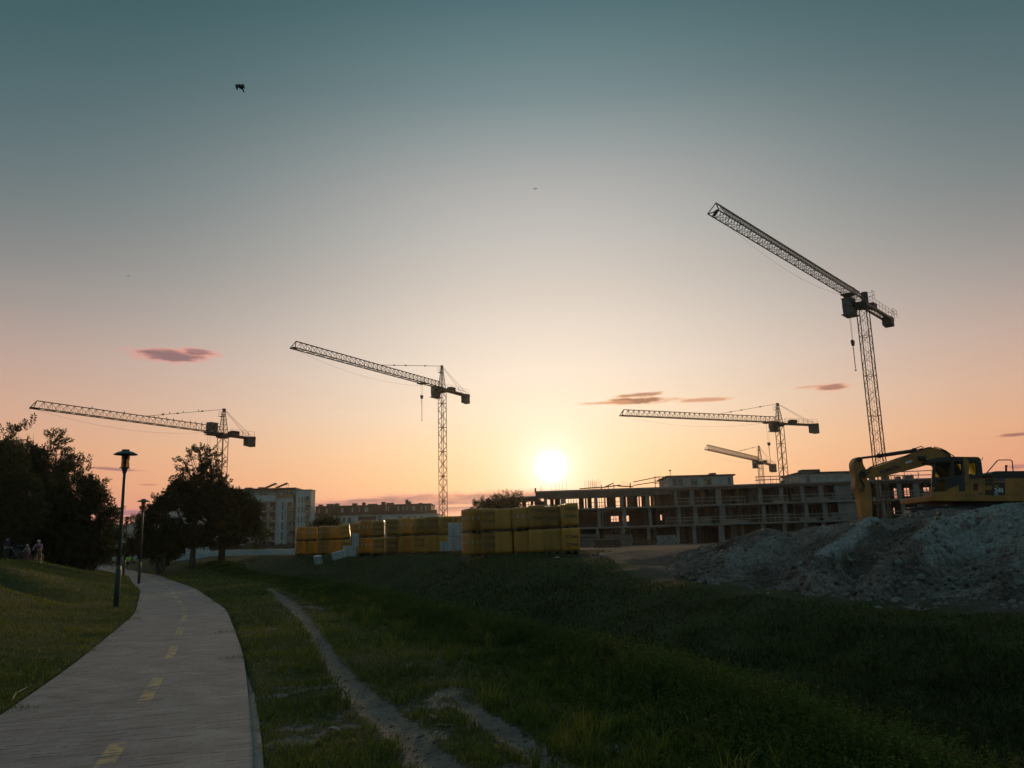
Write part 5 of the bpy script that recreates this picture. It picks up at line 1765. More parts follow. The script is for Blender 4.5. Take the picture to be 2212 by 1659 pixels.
# pale block far left, and hills behind
Y = 300.0
t0 = fac(301, 1140)[0]
fl = thing('balcony_block', 'small pale teal block with stacked balconies left of the dark trees', 'building', (t0, Y, 1.5))
lx = lambda px: fac(px, 1140)[0] - t0
zt = fac(315, 1119)[1] - 1.5
b = MB(); b.box((lx(300), 0, -.5), (lx(352), 14, zt)); b.build('wall', M['white_wall'], fl)
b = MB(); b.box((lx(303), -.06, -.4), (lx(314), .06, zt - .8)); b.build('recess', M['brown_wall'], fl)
for k in range(6):
    b = MB(); b.box((lx(302), -1.4, zt - 3 - k * 3), (lx(315), -.07, zt - 1.9 - k * 3)); b.build('balcony', M['grey_wall'], fl)
    b = MB(); b.box((lx(324), -.05, zt - 2.6 - k * 3), (lx(328), .05, zt - 1.1 - k * 3)); b.build('window', M['dark_glass'], fl)
b = MB(); b.box((lx(299), -.2, zt + .002), (lx(353), 14.2, zt + .3)); b.build('roof', M['roof_dark'], fl)
Y = 250
t0 = fac(338, 1080)[0]

hv, hf = [], []
M['hill'] = mat('wooded_hill', (.10, .15, .14), (.07, .11, .105), .009, 1.0, detail=8)  # bluish veil of distant air put into the base colour
nxh, nyh = 120, 20
for i in range(nxh):
    for j in range(nyh):
        t = j / (nyh - 1)
        X_h = (-1400 + i * 12.0) * .46
        X_f = X_h / .46
        prof = 70 * math.exp(-((X_f + 760) / 230) ** 2) + 30 * math.exp(-((X_f + 450) / 160) ** 2) + 3 * math.sin(X_f * .05) + 2 * math.sin(X_f * .13)
        hv.append((X_h, 690 + t * 200, 1.0 + .46 * max(0, prof) * math.sin(t * math.pi) ** .7))
for i in range(nxh - 1):
    for j in range(nyh - 1):
        a = i * nyh + j; hf.append((a, a + nyh, a + nyh + 1, a + 1))
tag(npmesh('hills', np.array(hv), np.array(hf), M['hill'], smooth=True), kind='structure')

# earth bank, gravel bank and fence in the middle distance
def ridge(name, xs, Yc, ztops, depth, matl, rough=.2):
    n = 160; m = 14
    vv = []
    for i in range(n):
        px = xs[0] + (xs[-1] - xs[0]) * i / (n - 1)
        py = np.interp(px, xs, ztops)
        c = P(px, py, Yc)
        for j in range(m):
            t = j / (m - 1)
            g = h1(c.x, Yc - depth / 2 + depth * t) - .15
            hh = max(0, c.z - g) * math.sin(t * math.pi) ** .8 * min(1, i / 8, (n - 1 - i) / 8)
            vv.append((c.x, Yc - depth / 2 + depth * t, g + hh + rough * (float(fbm(c.x * .7, t * 4 + c.x * .2, 3, 6)) - .5) * math.sin(t * math.pi)))
    ff = [(i * m + j, (i + 1) * m + j, (i + 1) * m + j + 1, i * m + j + 1) for i in range(n - 1) for j in range(m - 1)]
    return npmesh(name, np.array(vv), np.array(ff), matl)


M['redsoil'] = mat('reddish_soil', (.15, .10, .085), (.09, .062, .055), 1.2, .95, bump=.6, bscale=5)
M['gravel'] = mat('pale_gravel', (.27, .285, .28), (.16, .17, .167), 2.0, .95, bump=.5, bscale=9)
tag(ridge('earth_bank', [196, 215, 250, 300, 330, 345], 128, [1204, 1194, 1187, 1187, 1192, 1200], 12, M['redsoil']), 'low reddish earth bank behind the joggers', 'earth bank')
tag(ridge('gravel_bank', [392, 420, 470, 560, 640, 662], 104, [1198, 1193, 1189, 1186, 1185, 1190], 9, M['gravel'], .1), 'long low bank of pale gravel between the dark tree trunks and yellow blocks', 'gravel bank')
M['fence'] = mat('dark_site_fence', (.07, .05, .045), (.045, .035, .032), 2, .85)
a = P(455, 1180, 118); c = P(648, 1178, 118)
fn = thing('site_fence', 'dark board fence in front of the apartment block', 'fence', (a.x, 118, 1.3))
b = MB(); W = c.x - a.x
z1_ = P(550, 1178, 118).z - 1.3
for i in range(int(W / .25)):
    b.box((i * .25, 0, 0), (i * .25 + .235, .03, z1_ + .05 * ((i * 7) % 3)))
b.build('boards', M['fence'], fn)
for i in range(6):
    b = MB(); b.box((i * W / 5 - .06, .032, 0), (i * W / 5 + .06, .14, z1_ + .2)); b.build('post', M['fence'], fn)

# building material lying on the site between the blocks and the unfinished building
SG = 'stacks of material on the open site'
for px, pyb, Y, w, d, h, mt, lab in ((1272, 1176, 70, 1.6, 1.2, 1.1, 'concrete_dark', 'dark stack of panels right beside the nearest yellow stack'), (1300, 1172, 84, 2.4, 1.2, .8, 'timber', 'low timber stack between the yellow stack and the unfinished building'),
                                     (1338, 1170, 96, 2.8, 1.4, 1.3, 'concrete_dark', 'dark heap-like panel stack in front of the left part of the concrete frame'), (1385, 1170, 104, 3.5, 1.3, .7, 'rust', 'long low bundle of rusty bars before the concrete frame'),
                                     (1440, 1169, 108, 2.2, 1.6, 1.2, 'gravel', 'pale block stack before the concrete frame, left of the dirt heap'), (1315, 1186, 58, 1.8, .9, .5, 'rust', 'low rusty bundle on the open ground right of the yellow stack')):
    x = P(px, pyb, Y).x; z = h1(x, Y)
    t = thing('material_stack', lab, 'stack', (x, Y, z), R((px * 7) % 40 - 20), SG)
    n = 4
    for i in range(n):
        b = MB(); o_ = .06 * ((i * 5) % 3 - 1)
        b.bbox((-w / 2 + o_, -d / 2 + o_, i * h / n + .004), (w / 2 + o_, d / 2 + o_, (i + 1) * h / n - .03), .015); b.build('layer', M[mt], t)
    for sx in (-.3, .3):
        b = MB(); b.box((w * sx - .05, -d / 2 - .05, -.1), (w * sx + .05, d / 2 + .05, .003)); b.build('bearer', M['timber'], t)
# ------------------------------------------------------------------ wrapped pallets of building blocks
def filmmat(name, c1, c2, gloss=.32):
    m = mat(name, c1, c2, 2.2, gloss, bump=.75, bscale=7, rrange=.14, stretch=(1, 1, .35))
    # every pack differs a little in dirt and fading
    nt = m.node_tree; N, L = nt.nodes, nt.links
    pb = next(n for n in N if n.type == 'BSDF_PRINCIPLED'); src = pb.inputs['Base Color'].links[0].from_socket
    oi = N.new('ShaderNodeObjectInfo'); mr = N.new('ShaderNodeMapRange'); mr.inputs['To Min'].default_value = .55; mr.inputs['To Max'].default_value = 1.12
    L.new(oi.outputs['Random'], mr.inputs[0])
    ml = N.new('ShaderNodeMixRGB'); ml.blend_type = 'MULTIPLY'; ml.inputs[0].default_value = 1
    L.new(src, ml.inputs[1]); L.new(mr.outputs[0], ml.inputs[2]); L.new(ml.outputs[0], pb.inputs['Base Color'])
    return m


M['film'] = filmmat('yellow_film', (.50, .24, .02), (.31, .14, .013))
M['ink'] = mat('faded_print', (.05, .035, .02), (.09, .055, .025), 9, .6)
M['blockwhite'] = mat('pale_block_wrap', (.44, .48, .50), (.30, .34, .36), 2.5, .4, bump=.35, bscale=7)
M['wood'] = mat('pallet_wood', (.17, .12, .075), (.10, .07, .045), 3, .85, stretch=(1, 6, 6))
M['flag'] = mat('white_tape', (.6, .6, .56), (.42, .42, .4), 6, .5)


def text_mesh(body, size, depth=.004, bold=.0, name='lettering'):
    cu = bpy.data.curves.new('txt', 'FONT')
    cu.body = body; cu.size = size; cu.extrude = depth / 2; cu.offset = bold; cu.align_x = 'CENTER'; cu.align_y = 'CENTER'
    ob = bpy.data.objects.new('txt', cu); COL.objects.link(ob)
    dg = bpy.context.evaluated_depsgraph_get()
    me = bpy.data.meshes.new_from_object(ob.evaluated_get(dg))
    me.name = name
    bpy.data.objects.remove(ob); bpy.data.curves.remove(cu)
    return me


PWX, PDY, PHZ = .94, 1.16, 1.14


def film_mesh(seed):
    """shrink-wrapped cube of blocks: rounded, slightly slumped, with pleats"""
    bm = bmesh.new()
    bmesh.ops.create_cube(bm, size=1)
    bmesh.ops.subdivide_edges(bm, edges=bm.edges[:], cuts=11, use_grid_fill=True)
    off = Vector((seed * 7.3, seed * 1.7, 0))
    for v in bm.verts:
        c = v.co * 2
        p = Vector((c.x, c.y, c.z))
        # soften the edges
        m = max(abs(p.x), abs(p.y), abs(p.z))
        k = (abs(p.x) ** 18 + abs(p.y) ** 18 + abs(p.z) ** 18) ** (1 / 18)
        p = p * (m / k) ** .9
        q = Vector((p.x * PWX / 2, p.y * PDY / 2, (p.z + 1) * PHZ / 2))
        n = mnoise.noise(Vector((q.x * 2.2, q.y * 2.2, q.z * 1.1)) + off) * .02
        pl = mnoise.noise(Vector((q.x * 9, q.y * 9, q.z * .8)) + off) * .014
        hz = Vector((c.x if abs(c.x) > .98 else 0, c.y if abs(c.y) > .98 else 0, 0))
        q += hz * (n + pl)
        if c.z > .98: q.z += n * 1.2 + .02 * (1 - abs(c.x)) * (1 - abs(c.y))
        v.co = q
    me = bpy.data.meshes.new('film')
    bm.to_mesh(me); bm.free()
    me.polygons.foreach_set('use_smooth', [True] * len(me.polygons))
    me.materials.append(M['film'])
    return me


FILM = [film_mesh(s) for s in range(4)]
TXT = text_mesh('YTONG', .20, .006, .006); TXT.materials.append(M['ink'])
wbm = MB()
for s in (-1, 0, 1): wbm.box((s * .4 - .07, -PDY / 2, 0), (s * .4 + .07, PDY / 2, .09))
wbm.box((-.32, PDY / 2 - .12, 0), (.32, PDY / 2, .09))
for s in (-1, -.33, .33, 1): wbm.box((-PWX / 2, s * .5 - .055, .092), (PWX / 2, s * .5 + .055, .113))
WOOD = wbm.mesh('wooden_base'); WOOD.materials.append(M['wood'])
tbm = MB()
for i in range(3): tbm.box((-.02, -.34 + i * .28, .56), (.004, -.29 + i * .28, .72))
TAPE = tbm.mesh('tape_marks'); TAPE.materials.append(M['flag'])
HT = PHZ + .115
PG = 'yellow wrapped block pallets'
rp_ = random.Random(11)


def pallet(label, x, y, z, rot, tilt=(0, 0), kind='text', rows=(.82, .42), fm=0, sc=1.0):
    t = thing('block_pallet', label, 'pallet', (x, y, z), rot, PG)
    t.rotation_euler = (tilt[0], tilt[1], rot); t.scale = (sc * rp_.uniform(.95, 1.03), sc, sc * (1 if 'lower' in label else rp_.uniform(.93, 1.03)))
    put('wooden_base', WOOD, None, t)
    f = put('film_wrap', FILM[fm % 4], None, t, (0, 0, .114))
    if kind == 'text':
        for r in rows:
            o = put('lettering', TXT, None, f, (.03, -PDY / 2 - .014, r)); o.rotation_euler = (R(90), 0, 0)
    if kind in ('side', 'text'):
        put('tape_marks', TAPE, None, f, (-PWX / 2 - .012, 0, .0))
    if kind == 'side':
        o = put('tape_marks', TAPE, None, f, (0, -PDY / 2 - .012, .0)); o.rotation_euler = (0, 0, R(90))
    return t


ORD = ['first', 'second', 'third', 'fourth', 'fifth', 'sixth', 'seventh', 'eighth', 'ninth', 'tenth']


def row(rowname, cols, tiers, base_extra=0.0, rot0=0.0, zfix=None):
    """cols: (photo x of the centre, depth, face kind, extra rotation in degrees)"""
    for ti in range(tiers):
        for i, cdef in enumerate(cols):
            px, Y, kind, rdeg = cdef[:4]
            if len(cdef) > 4 and ti not in cdef[4]: continue
            x = P(px + (1.5 * (-1) ** i if ti else 0), 1180, Y).x
            zb = (h1(x, Y) if zfix is None else zfix(px)) + base_extra
            z = zb + ti * (HT + .005)
            lab = f"{'upper' if ti else 'lower'} yellow wrapped block pallet, {ORD[i]} from left in the {rowname}"
            tl = (rp_.uniform(-.025, .025), rp_.uniform(-.035, .035)) if ti else (0, 0)
            pallet(lab, x, Y + rp_.uniform(-.16, .16), z, R(rdeg + rp_.uniform(-6, 6)) + rot0, tl, kind if not (ti == 0 and rp_.random() < .35) else 'plain', (.86, .46) if rp_.random() < .8 else (.7, .3), rp_.randrange(4))


def zc(tab):
    a = np.array(tab, float)
    return lambda px: float(np.interp(px, a[:, 0], a[:, 1]))


# heights of the ground line read off each row
zC = zc([(1010, P(1010, 1203, 45.5).z), (1250, P(1250, 1194, 43).z)])
row('nearest right-hand stack', [(1022, 46.0, 'side', 22), (1057, 45.6, 'text', 6), (1092, 45.4, 'plain', -14), (1127, 45.0, 'side', 8), (1161, 44.6, 'text', 4), (1196, 44.2, 'text', -3), (1230, 43.8, 'text', 2)], 2, 0, 0, zC)
zB = zc([(780, P(780, 1199, 63).z), (960, P(960, 1197, 56).z)])
row('middle stack', [(788, 64.0, 'side', 16), (818, 62.4, 'text', 10), (847, 61.4, 'text', 12), (876, 60.4, 'side', 14), (905, 59.0, 'text', 8), (934, 58.0, 'text', 6), (962, 57.2, 'text', 8)], 2, 0, 0, zB)
zA = zc([(640, P(640, 1200, 77).z), (760, P(760, 1199, 70).z)])
row('farthest left-hand stack', [(650, 77.0, 'side', 24), (674, 75.5, 'side', 22), (699, 74.0, 'side', 20), (722, 73.0, 'side', 22)], 2, 0, 0, zA)
xq = P(746, 1180, 71).x
pallet('lower yellow block pallet under the leaning one at the right end of the left stack', xq, 71.2, zA(746), R(8), (0, 0), 'text', fm=2)
pallet('leaning upper yellow block pallet at the right end of the farthest left stack', xq - .05, 71.2, zA(746) + HT + .03, R(10), (0, R(-7)), 'text', fm=1)
row('row behind the middle stack', [(770, 66.0, 'text', 6), (985, 62.0, 'text', 4), (1003, 61.4, 'text', -4)], 2, 0, 0, zc([(760, P(770, 1200, 66).z), (1010, P(990, 1190, 62).z)]))

# grey-white packs of blocks
GG = 'pale grey wrapped packs of blocks'


def pack(label, px, pyb, Y, w, d, h, rot=0, tilt=(0, 0), straps=True):
    q = P(px, pyb, Y)
    t = thing('block_pack', label, 'pack', (q.x, Y, q.z), 0, GG)
    t.rotation_euler = (tilt[0], tilt[1], rot)
    b = MB(); b.bbox((-w / 2, -d / 2, 0), (w / 2, d / 2, h), .04); b.build('blocks', M['blockwhite'], t)
    if straps:
        for s in (-.28, .28):
            b = MB(); b.box((w * s - .025, -d / 2 - .006, .02), (w * s + .025, d / 2 + .006, h + .006)); b.build('strap', M['steel'], t)
    return q


s1 = 26 / FPX * 54
q = pack('lower pale grey pack in the stack of two, left of the nearest yellow stack', 984, 1190, 54, .82, .8, .86, R(18))
pack('upper pale grey pack in the stack of two, left of the nearest yellow stack', 984, 1190 - .9 / 54 * FPX, 54, .82, .8, .88, R(14))
pack('small pale pack left beside the foot of the two-high grey stack', 962, 1191, 55.5, .62, .6, .62, R(12))
pack('narrow pale pack squeezed between the grey stack and nearest yellow stack', 1004, 1188, 53, .42, .7, 1.6, R(10))
pack('tall narrow pale pack in the gap between left and middle yellow stacks', 768, 1180, 63, .5, .5, .95, R(10))
pack('long pale pack with lengthwise blocks at the foot of the middle stack', 755, 1202, 61, .85, .7, .72, R(24))
pack('tipped pale pack leaning down the bank beside the left yellow stack', 733, 1207, 60, .9, .6, .52, R(22), (0, R(-14)))
pack('single pale pack lying tilted alone on the grassy bank', 688, 1218, 58, .5, .45, .55, R(20), (R(8), R(-8)))
# small scraps of white wrapping on the bank
for k, (px, py, s) in enumerate(((1203, 1206, 5), (1162, 1172, 4), (1302, 1201, 7), (1236, 1192, 6))):
    hpnt = heap_hit(px, py)
    if hpnt is None: continue
    bm = bmesh.new(); bmesh.ops.create_grid(bm, x_segments=7, y_segments=5, size=1)
    r = s / FPX * hpnt.y
    for vv in bm.verts:
        vv.co = Vector((vv.co.x * r, vv.co.y * r * .6, .5 * r * (mnoise.noise(vv.co * 2.3 + Vector((k * 5, 0, 0))) + .55)))
    bmesh.ops.solidify(bm, geom=bm.faces[:], thickness=.01)
    me = bpy.data.meshes.new('film_scrap'); bm.to_mesh(me); bm.free()
    o = put('film_scrap', me, M['flag'], None, tuple(hpnt + Vector((0, 0, .02))))
    tag(o, 'crumpled scrap of pale wrapping film on the grassy bank below the yellow blocks', 'scrap', 'scraps of wrapping on the bank')
# ------------------------------------------------------------------ excavator
M['ex_yellow'] = mat('dusty_yellow_paint', (.50, .21, .03), (.17, .085, .03), 1.3, .55, bump=.1, detail=10)
M['ex_black'] = mat('dark_machine_paint', (.018, .018, .018), (.03, .028, .026), 3, .5)
M['ex_pane'] = glassmat('cab_glass', (.66, .68, .36), .9, .06)
M['rod'] = mat('chromed_rod', (.45, .48, .48), (.3, .32, .32), 4, .25, metal=.9)
M['hose'] = mat('rubber_hose', (.012, .012, .012), (.02, .02, .02), 5, .6)
M['label_white'] = mat('white_print', (.7, .72, .7), (.55, .57, .55), 6, .5)
M['label_yellow'] = mat('yellow_print', (.45, .34, .04), (.35, .26, .03), 6, .5)
M['blue_stripe'] = mat('blue_stripe', (.05, .08, .16), (.035, .055, .11), 6, .5)
M['vent'] = mat('vent_brown', (.09, .05, .02), (.05, .03, .015), 12, .8, stretch=(1, 1, 8))
YN = 34.8                      # near side of the machine
exroot = P(2080, 1128, 36.2)
ex = thing('excavator', 'yellow crawler excavator with its arm reaching down behind the dirt heap', 'excavator', exroot)


def E(x, y, Y=YN): return P(1827.9 + x * .17361, 932.6 + y * .17361, Y)


def slab(poly, Y0_, Y1_, name, matl, parent=ex, smooth=False, bevel=0.0):
    """outline at depth Y0_ extruded to Y1_, edges chamfered"""
    b = MB(exroot)
    base = [E(x, y, Y0_) for x, y in poly]
    b.prism(base, (0, Y1_ - Y0_, 0))
    me = b.mesh(name)
    if bevel:
        bm = bmesh.new(); bm.from_mesh(me)
        bmesh.ops.bevel(bm, geom=bm.edges[:] + bm.verts[:], offset=bevel, segments=2, affect='EDGES', profile=.6, clamp_overlap=True)
        bm.to_mesh(me); bm.free()
    return put(name, me, matl, parent)


def rnd(poly, r=18, n=4):
    """round the corners of an outline"""
    out = []
    m = len(poly)
    for i in range(m):
        p = Vector(poly[i]); a = Vector(poly[i - 1]); c = Vector(poly[(i + 1) % m])
        da, dc = (a - p), (c - p)
        rr = min(r, da.length * .45, dc.length * .45)
        p0, p1 = p + da.normalized() * rr, p + dc.normalized() * rr
        for k in range(n + 1):
            t = k / n
            out.append(tuple((p0.lerp(p, t)).lerp(p.lerp(p1, t), t)))
    return out


# boom, arm, bucket
YB0, YB1 = 35.85, 36.35
boom = slab(rnd([(225, 480), (460, 405), (690, 328), (880, 245), (1005, 192), (1090, 196), (1210, 228), (1300, 290), (1400, 420), (1480, 600), (1380, 640), (1270, 520), (1130, 410), (1050, 402), (800, 472), (500, 548), (270, 576), (205, 570), (185, 520)], 40), YB0, YB1, 'boom', M['ex_yellow'], bevel=.02)
arm = slab(rnd([(130, 312), (205, 318), (207, 395), (240, 455), (262, 500), (250, 560), (268, 600), (312, 680), (330, 1000), (290, 1180), (215, 1190), (190, 1040), (160, 800), (108, 690), (116, 560), (82, 440), (84, 372)], 34), YB0 + .03, YB1 - .03, 'arm', M['ex_yellow'], bevel=.02)
slab(rnd([(215, 1150), (300, 1150), (400, 1220), (420, 1330), (330, 1400), (240, 1370), (190, 1260)], 30), 35.5, 36.7, 'bucket', M['ex_black'], bevel=.02)
for (a, c, ra, mt) in (((170, 330), (410, 300), .05, 'rod'), ):
    b = MB(exroot); b.tube(E(*a, 36.1), E(*c, 36.1), ra, 10); cyl = b.build('arm_cylinder', M['ex_black'], ex)
    b = MB(exroot); b.tube(E(395, 302, 36.1), E(840, 238, 36.1), .085, 12); b.tube(E(830, 240, 36.1), E(870, 234, 36.1), .11, 10); b.tube(E(390, 302, 36.1), E(420, 298, 36.1), .1, 10)
    b.build('barrel', M['ex_black'], cyl)
b = MB(exroot); b.tube(E(978, 322, 35.7), E(1090, 440, 35.7), .045, 10); bc_ = b.build('boom_cylinder', M['rod'], ex)
b = MB(exroot); b.tube(E(1085, 435, 35.7), E(1300, 690, 35.7), .08, 12); b.ball(E(975, 320, 35.7), .1, 10, 8); b.build('barrel', M['ex_black'], bc_)
b = MB(exroot)
for pts in ([(250, 478), (340, 430), (450, 395), (680, 318), (800, 285)], [(262, 470), (300, 440), (400, 408), (640, 335)], [(820, 212), (870, 205), (930, 182), (968, 195), (930, 212), (880, 222), (830, 222)], [(880, 240), (1000, 200), (1060, 192)],
            [(1090, 190), (1180, 210), (1240, 238), (1300, 280), (1345, 308)], [(1180, 215), (1260, 262), (1300, 300)]):
    b.path([E(x, y, 35.8) for x, y in pts], .022, 6)
b.build('hose', M['hose'], boom)
b = MB(exroot)
for pts in ([(262, 478), (220, 470), (178, 500), (166, 545), (172, 600), (196, 640), (214, 680), (200, 715), (150, 722)], [(240, 500), (195, 500), (178, 540), (186, 600), (222, 655), (228, 690), (205, 740), (160, 755)], [(180, 560), (240, 530), (300, 500)]):
    b.path([E(x, y, 35.78) for x, y in pts], .022, 6)
b.build('hose', M['hose'], arm)
for x, y, rr in ((215, 540, .12), (165, 350, .1), (255, 1140, .1)):
    b = MB(exroot); b.tube(E(x, y, YB0 - .05), E(x, y, YB1 + .05), rr, 14); b.build('pivot_pin', M['ex_black'], arm)
b = MB(exroot); b.tube(E(900, 322, 35.8), E(960, 335, 35.8), .1, 8); b.build('lug', M['ex_black'], boom)
slab(rnd([(735, 375), (820, 348), (824, 378), (740, 402)], 4), YB0 - .012, YB0 + .01, 'plate', M['rod'], boom)


def put_text(body, cx_, cy_, width, Y, matl, parent, ang=0.0, bold=.0):
    me = text_mesh(body, 1.0, .02, bold)
    ws = max(v.co.x for v in me.vertices) - min(v.co.x for v in me.vertices)
    k = width * .17361 / FPX * Y / ws
    me.materials.append(matl)
    o = put('lettering', me, None, parent)
    o.location = E(cx_, cy_, Y) - exroot
    o.scale = (k, k, k); o.rotation_euler = (R(90), ang - ROLL, 0)
    return o


put_text('KOMATSU', 545, 470, 268, YB0 - .012, M['ex_black'], boom, R(-15.5), .03)

# upper structure
YF = 37.6
deck = slab([(1065, 792), (2700, 792), (2700, 868), (1075, 862)], YN - .05, YF, 'deck', M['ex_yellow'], bevel=.03)
body = slab(rnd([(1532, 578), (2660, 578), (2700, 640), (2700, 791), (1532, 791)], 14), YN, YF - .02, 'engine_housing', M['ex_yellow'], bevel=.025)
slab(rnd([(1795, 577), (1812, 512), (1850, 490), (2560, 484), (2600, 577)], 22), YN + .25, YF - .3, 'hood', M['ex_black'], bevel=.04)
slab(rnd([(2640, 560), (2900, 560), (2930, 700), (2900, 872), (2640, 872)], 30), YN + .0, YF, 'counterweight', M['ex_yellow'], bevel=.06)
# covers, vents, label panel
for x0, y0, x1, y1, mt, nm in ((1735, 584, 1838, 622, 'vent', 'vent'), (1735, 630, 1822, 668, 'vent', 'vent'), (1735, 724, 1812, 790, 'vent', 'vent'), (1585, 640, 1640, 730, 'vent', 'vent'), (1645, 758, 1690, 782, 'blue_stripe', 'sticker')):
    slab(rnd([(x0, y0), (x1, y0), (x1, y1), (x0, y1)], 5), YN - .012, YN + .01, nm, M[mt], body)
pan = slab(rnd([(1838, 636), (1972, 632), (1978, 800), (1808, 800), (1815, 720)], 10), YN - .016, YN + .01, 'model_panel', M['ex_black'], body)
for k in range(3): slab([(1868 - k * 6, 576 + k * 14), (1986 - k * 2, 576 + k * 14), (1985 - k * 2, 585 + k * 14), (1864 - k * 6, 585 + k * 14)], YN - .014, YN + .01, 'stripe', M['blue_stripe'], body)
put_text('PC', 1878, 684, 58, YN - .02, M['label_yellow'], pan, 0, .02)
put_text('240', 1900, 731, 110, YN - .02, M['label_white'], pan, 0, .03)
put_text('LC', 1872, 775, 48, YN - .02, M['label_white'], pan, 0, .02)
b = MB(exroot)
for xx in (1700, 1730): b.tube(E(xx, 580, YN - .006), E(xx, 790, YN - .006), .008, 4)
b.build('door_seam', M['ex_black'], body)
# rails, exhaust, mirror
b = MB(exroot)
for yy in (YN + .15, YN + 1.0):
    b.path([E(x, y, yy) for x, y in ((1718, 560), (1760, 500), (1820, 430), (1878, 362), (1900, 352), (1975, 351), (2040, 351), (2062, 362), (2070, 400), (2076, 490))], .022, 6)
b.path([E(1700, 540, YN + .15), E(1780, 535, YN + .15), E(1800, 548, YN + .15)], .02, 6)
b.build('handrail', M['ex_black'], ex)
b = MB(exroot); b.tube(E(1988, 490, 36), E(1988, 455, 36), .045, 10); b.tube(E(1988, 455, 36), E(1990, 418, 36), .035, 10, .065); b.build('exhaust', M['ex_black'], ex)
b = MB(exroot); b.tube(E(1685, 360, YN + .9), E(1702, 315, YN + .9), .012, 5); b.build('antenna', M['ex_black'], ex)

# cab: hollow, glazed on both sides
C0, C1 = YN - .03, YN + 1.02
cab = slab(rnd([(1130, 322), (1300, 309), (1640, 313), (1672, 335), (1684, 372), (1505, 372), (1480, 368), (1120, 376), (1092, 385), (1100, 350)], 16), C0, C1, 'cab', M['ex_black'], bevel=.015)
FRAME = [([(1092, 384), (1121, 378), (1108, 575), (1130, 600), (1138, 745), (1066, 700), (1072, 560)], 'ex_black'),          # front pillar
         ([(1104, 566), (1310, 566), (1320, 598), (1108, 598)], 'ex_black'),                                           # cross bar
         ([(1298, 372), (1342, 372), (1348, 540), (1300, 690), (1252, 742), (1236, 742), (1240, 600), (1300, 598)], 'ex_black'),
         ([(1342, 548), (1440, 540), (1478, 500), (1478, 632), (1302, 700)], 'ex_black'),
         ([(1440, 372), (1456, 372), (1468, 500), (1440, 545)], 'ex_black'),
         ([(1455, 320), (1495, 322), (1530, 372), (1532, 790), (1478, 790), (1470, 500)], 'ex_yellow'),                   # pillar
         ([(1618, 372), (1684, 372), (1702, 540), (1700, 577), (1534, 577), (1536, 520), (1626, 552)], 'ex_black'),
         ([(1064, 690), (1098, 690), (1132, 745), (1232, 748), (1300, 702), (1478, 634), (1478, 791), (1064, 791)], 'ex_yellow')]
for side, (ya, yb) in enumerate(((C0 - .008, C0 + .07), (C1 - .07, C1 + .008))):
    for poly, mt in FRAME:
        slab(poly, ya + (0 if mt == 'ex_black' else -.004), yb, 'cab_frame', M[mt], cab, bevel=.006)
    for poly in ([(1120, 377), (1300, 371), (1302, 566), (1108, 566)], [(1130, 600), (1240, 600), (1238, 745), (1138, 745)], [(1342, 372), (1442, 372), (1466, 500), (1440, 542), (1346, 548)], [(1524, 372), (1620, 372), (1628, 552), (1536, 520)]):
        slab(poly, ya + .03, ya + .038, 'window', M['ex_pane'], cab)
slab([(1402, 655), (1478, 632), (1480, 742), (1402, 742)], C0 - .02, C0 + .0, 'panel', M['ex_black'], cab, bevel=.006)
b = MB(exroot); b.tube(E(1102, 730, C0 - .03), E(1102, 730, C0 + .05), .07, 12); b.build('lamp', M['ex_black'], cab)
slab([(1080, 752), (1680, 752), (1680, 790), (1080, 790)], C0 + .075, C1 - .075, 'floor_box', M['ex_black'], cab)
slab(rnd([(1330, 430), (1400, 425), (1430, 620), (1420, 700), (1260, 700), (1265, 660), (1350, 640)], 20), YN + .3, YN + .75, 'seat', M['ex_black'], cab, bevel=.03)
b = MB(exroot); b.tube(E(1205, 745, YN + .3), E(1215, 640, YN + .3), .015, 6); b.tube(E(1170, 745, YN + .6), E(1185, 640, YN + .6), .015, 6); b.build('lever', M['ex_black'], cab)
slab([(1505, 372), (1684, 372), (1702, 577), (1640, 577)], C1 - .09, C1 - .07, 'rear_frame', M['ex_pane'], cab)

# undercarriage
b = MB(exroot); b.lathe([(1.1, 0), (1.1, .32)], E(1660, 905, 36.2) - Vector((0, 0, .1)), 24); b.build('slew_ring', M['ex_black'], ex)
slab([(1380, 905), (1960, 905), (2000, 1000), (1340, 1000)], 35.4, 37.0, 'carbody', M['ex_black'], bevel=.03)
for ya in (34.85, 37.0):
    tr = slab(rnd([(800, 985), (850, 945), (1000, 938), (1250, 932), (1500, 934), (1740, 945), (2250, 940), (2420, 950), (2470, 1020), (2420, 1110), (860, 1120), (790, 1060)], 40, 5), ya, ya + .6, 'track', M['ex_black'], bevel=.02)
    b = MB(exroot)
    for i in range(40):
        t = i / 39
        xx = 830 + 1580 * t; yy = np.interp(xx, [800, 850, 1000, 1250, 1500, 1740, 2250, 2420], [980, 945, 938, 932, 934, 945, 940, 950])
        q = E(xx, yy, ya); b.box((q.x - .06, ya - .02, q.z - .01), (q.x + .05, ya + .62, q.z + .035))
    b.build('track_shoes', M['ex_black'], tr)
    for xx in (880, 1120, 1360, 1600, 1840, 2080, 2340):
        b = MB(exroot); b.tube(E(xx, 1060, ya - .03), E(xx, 1060, ya + .63), .2, 14); b.build('track_wheel', M['rust'], tr)
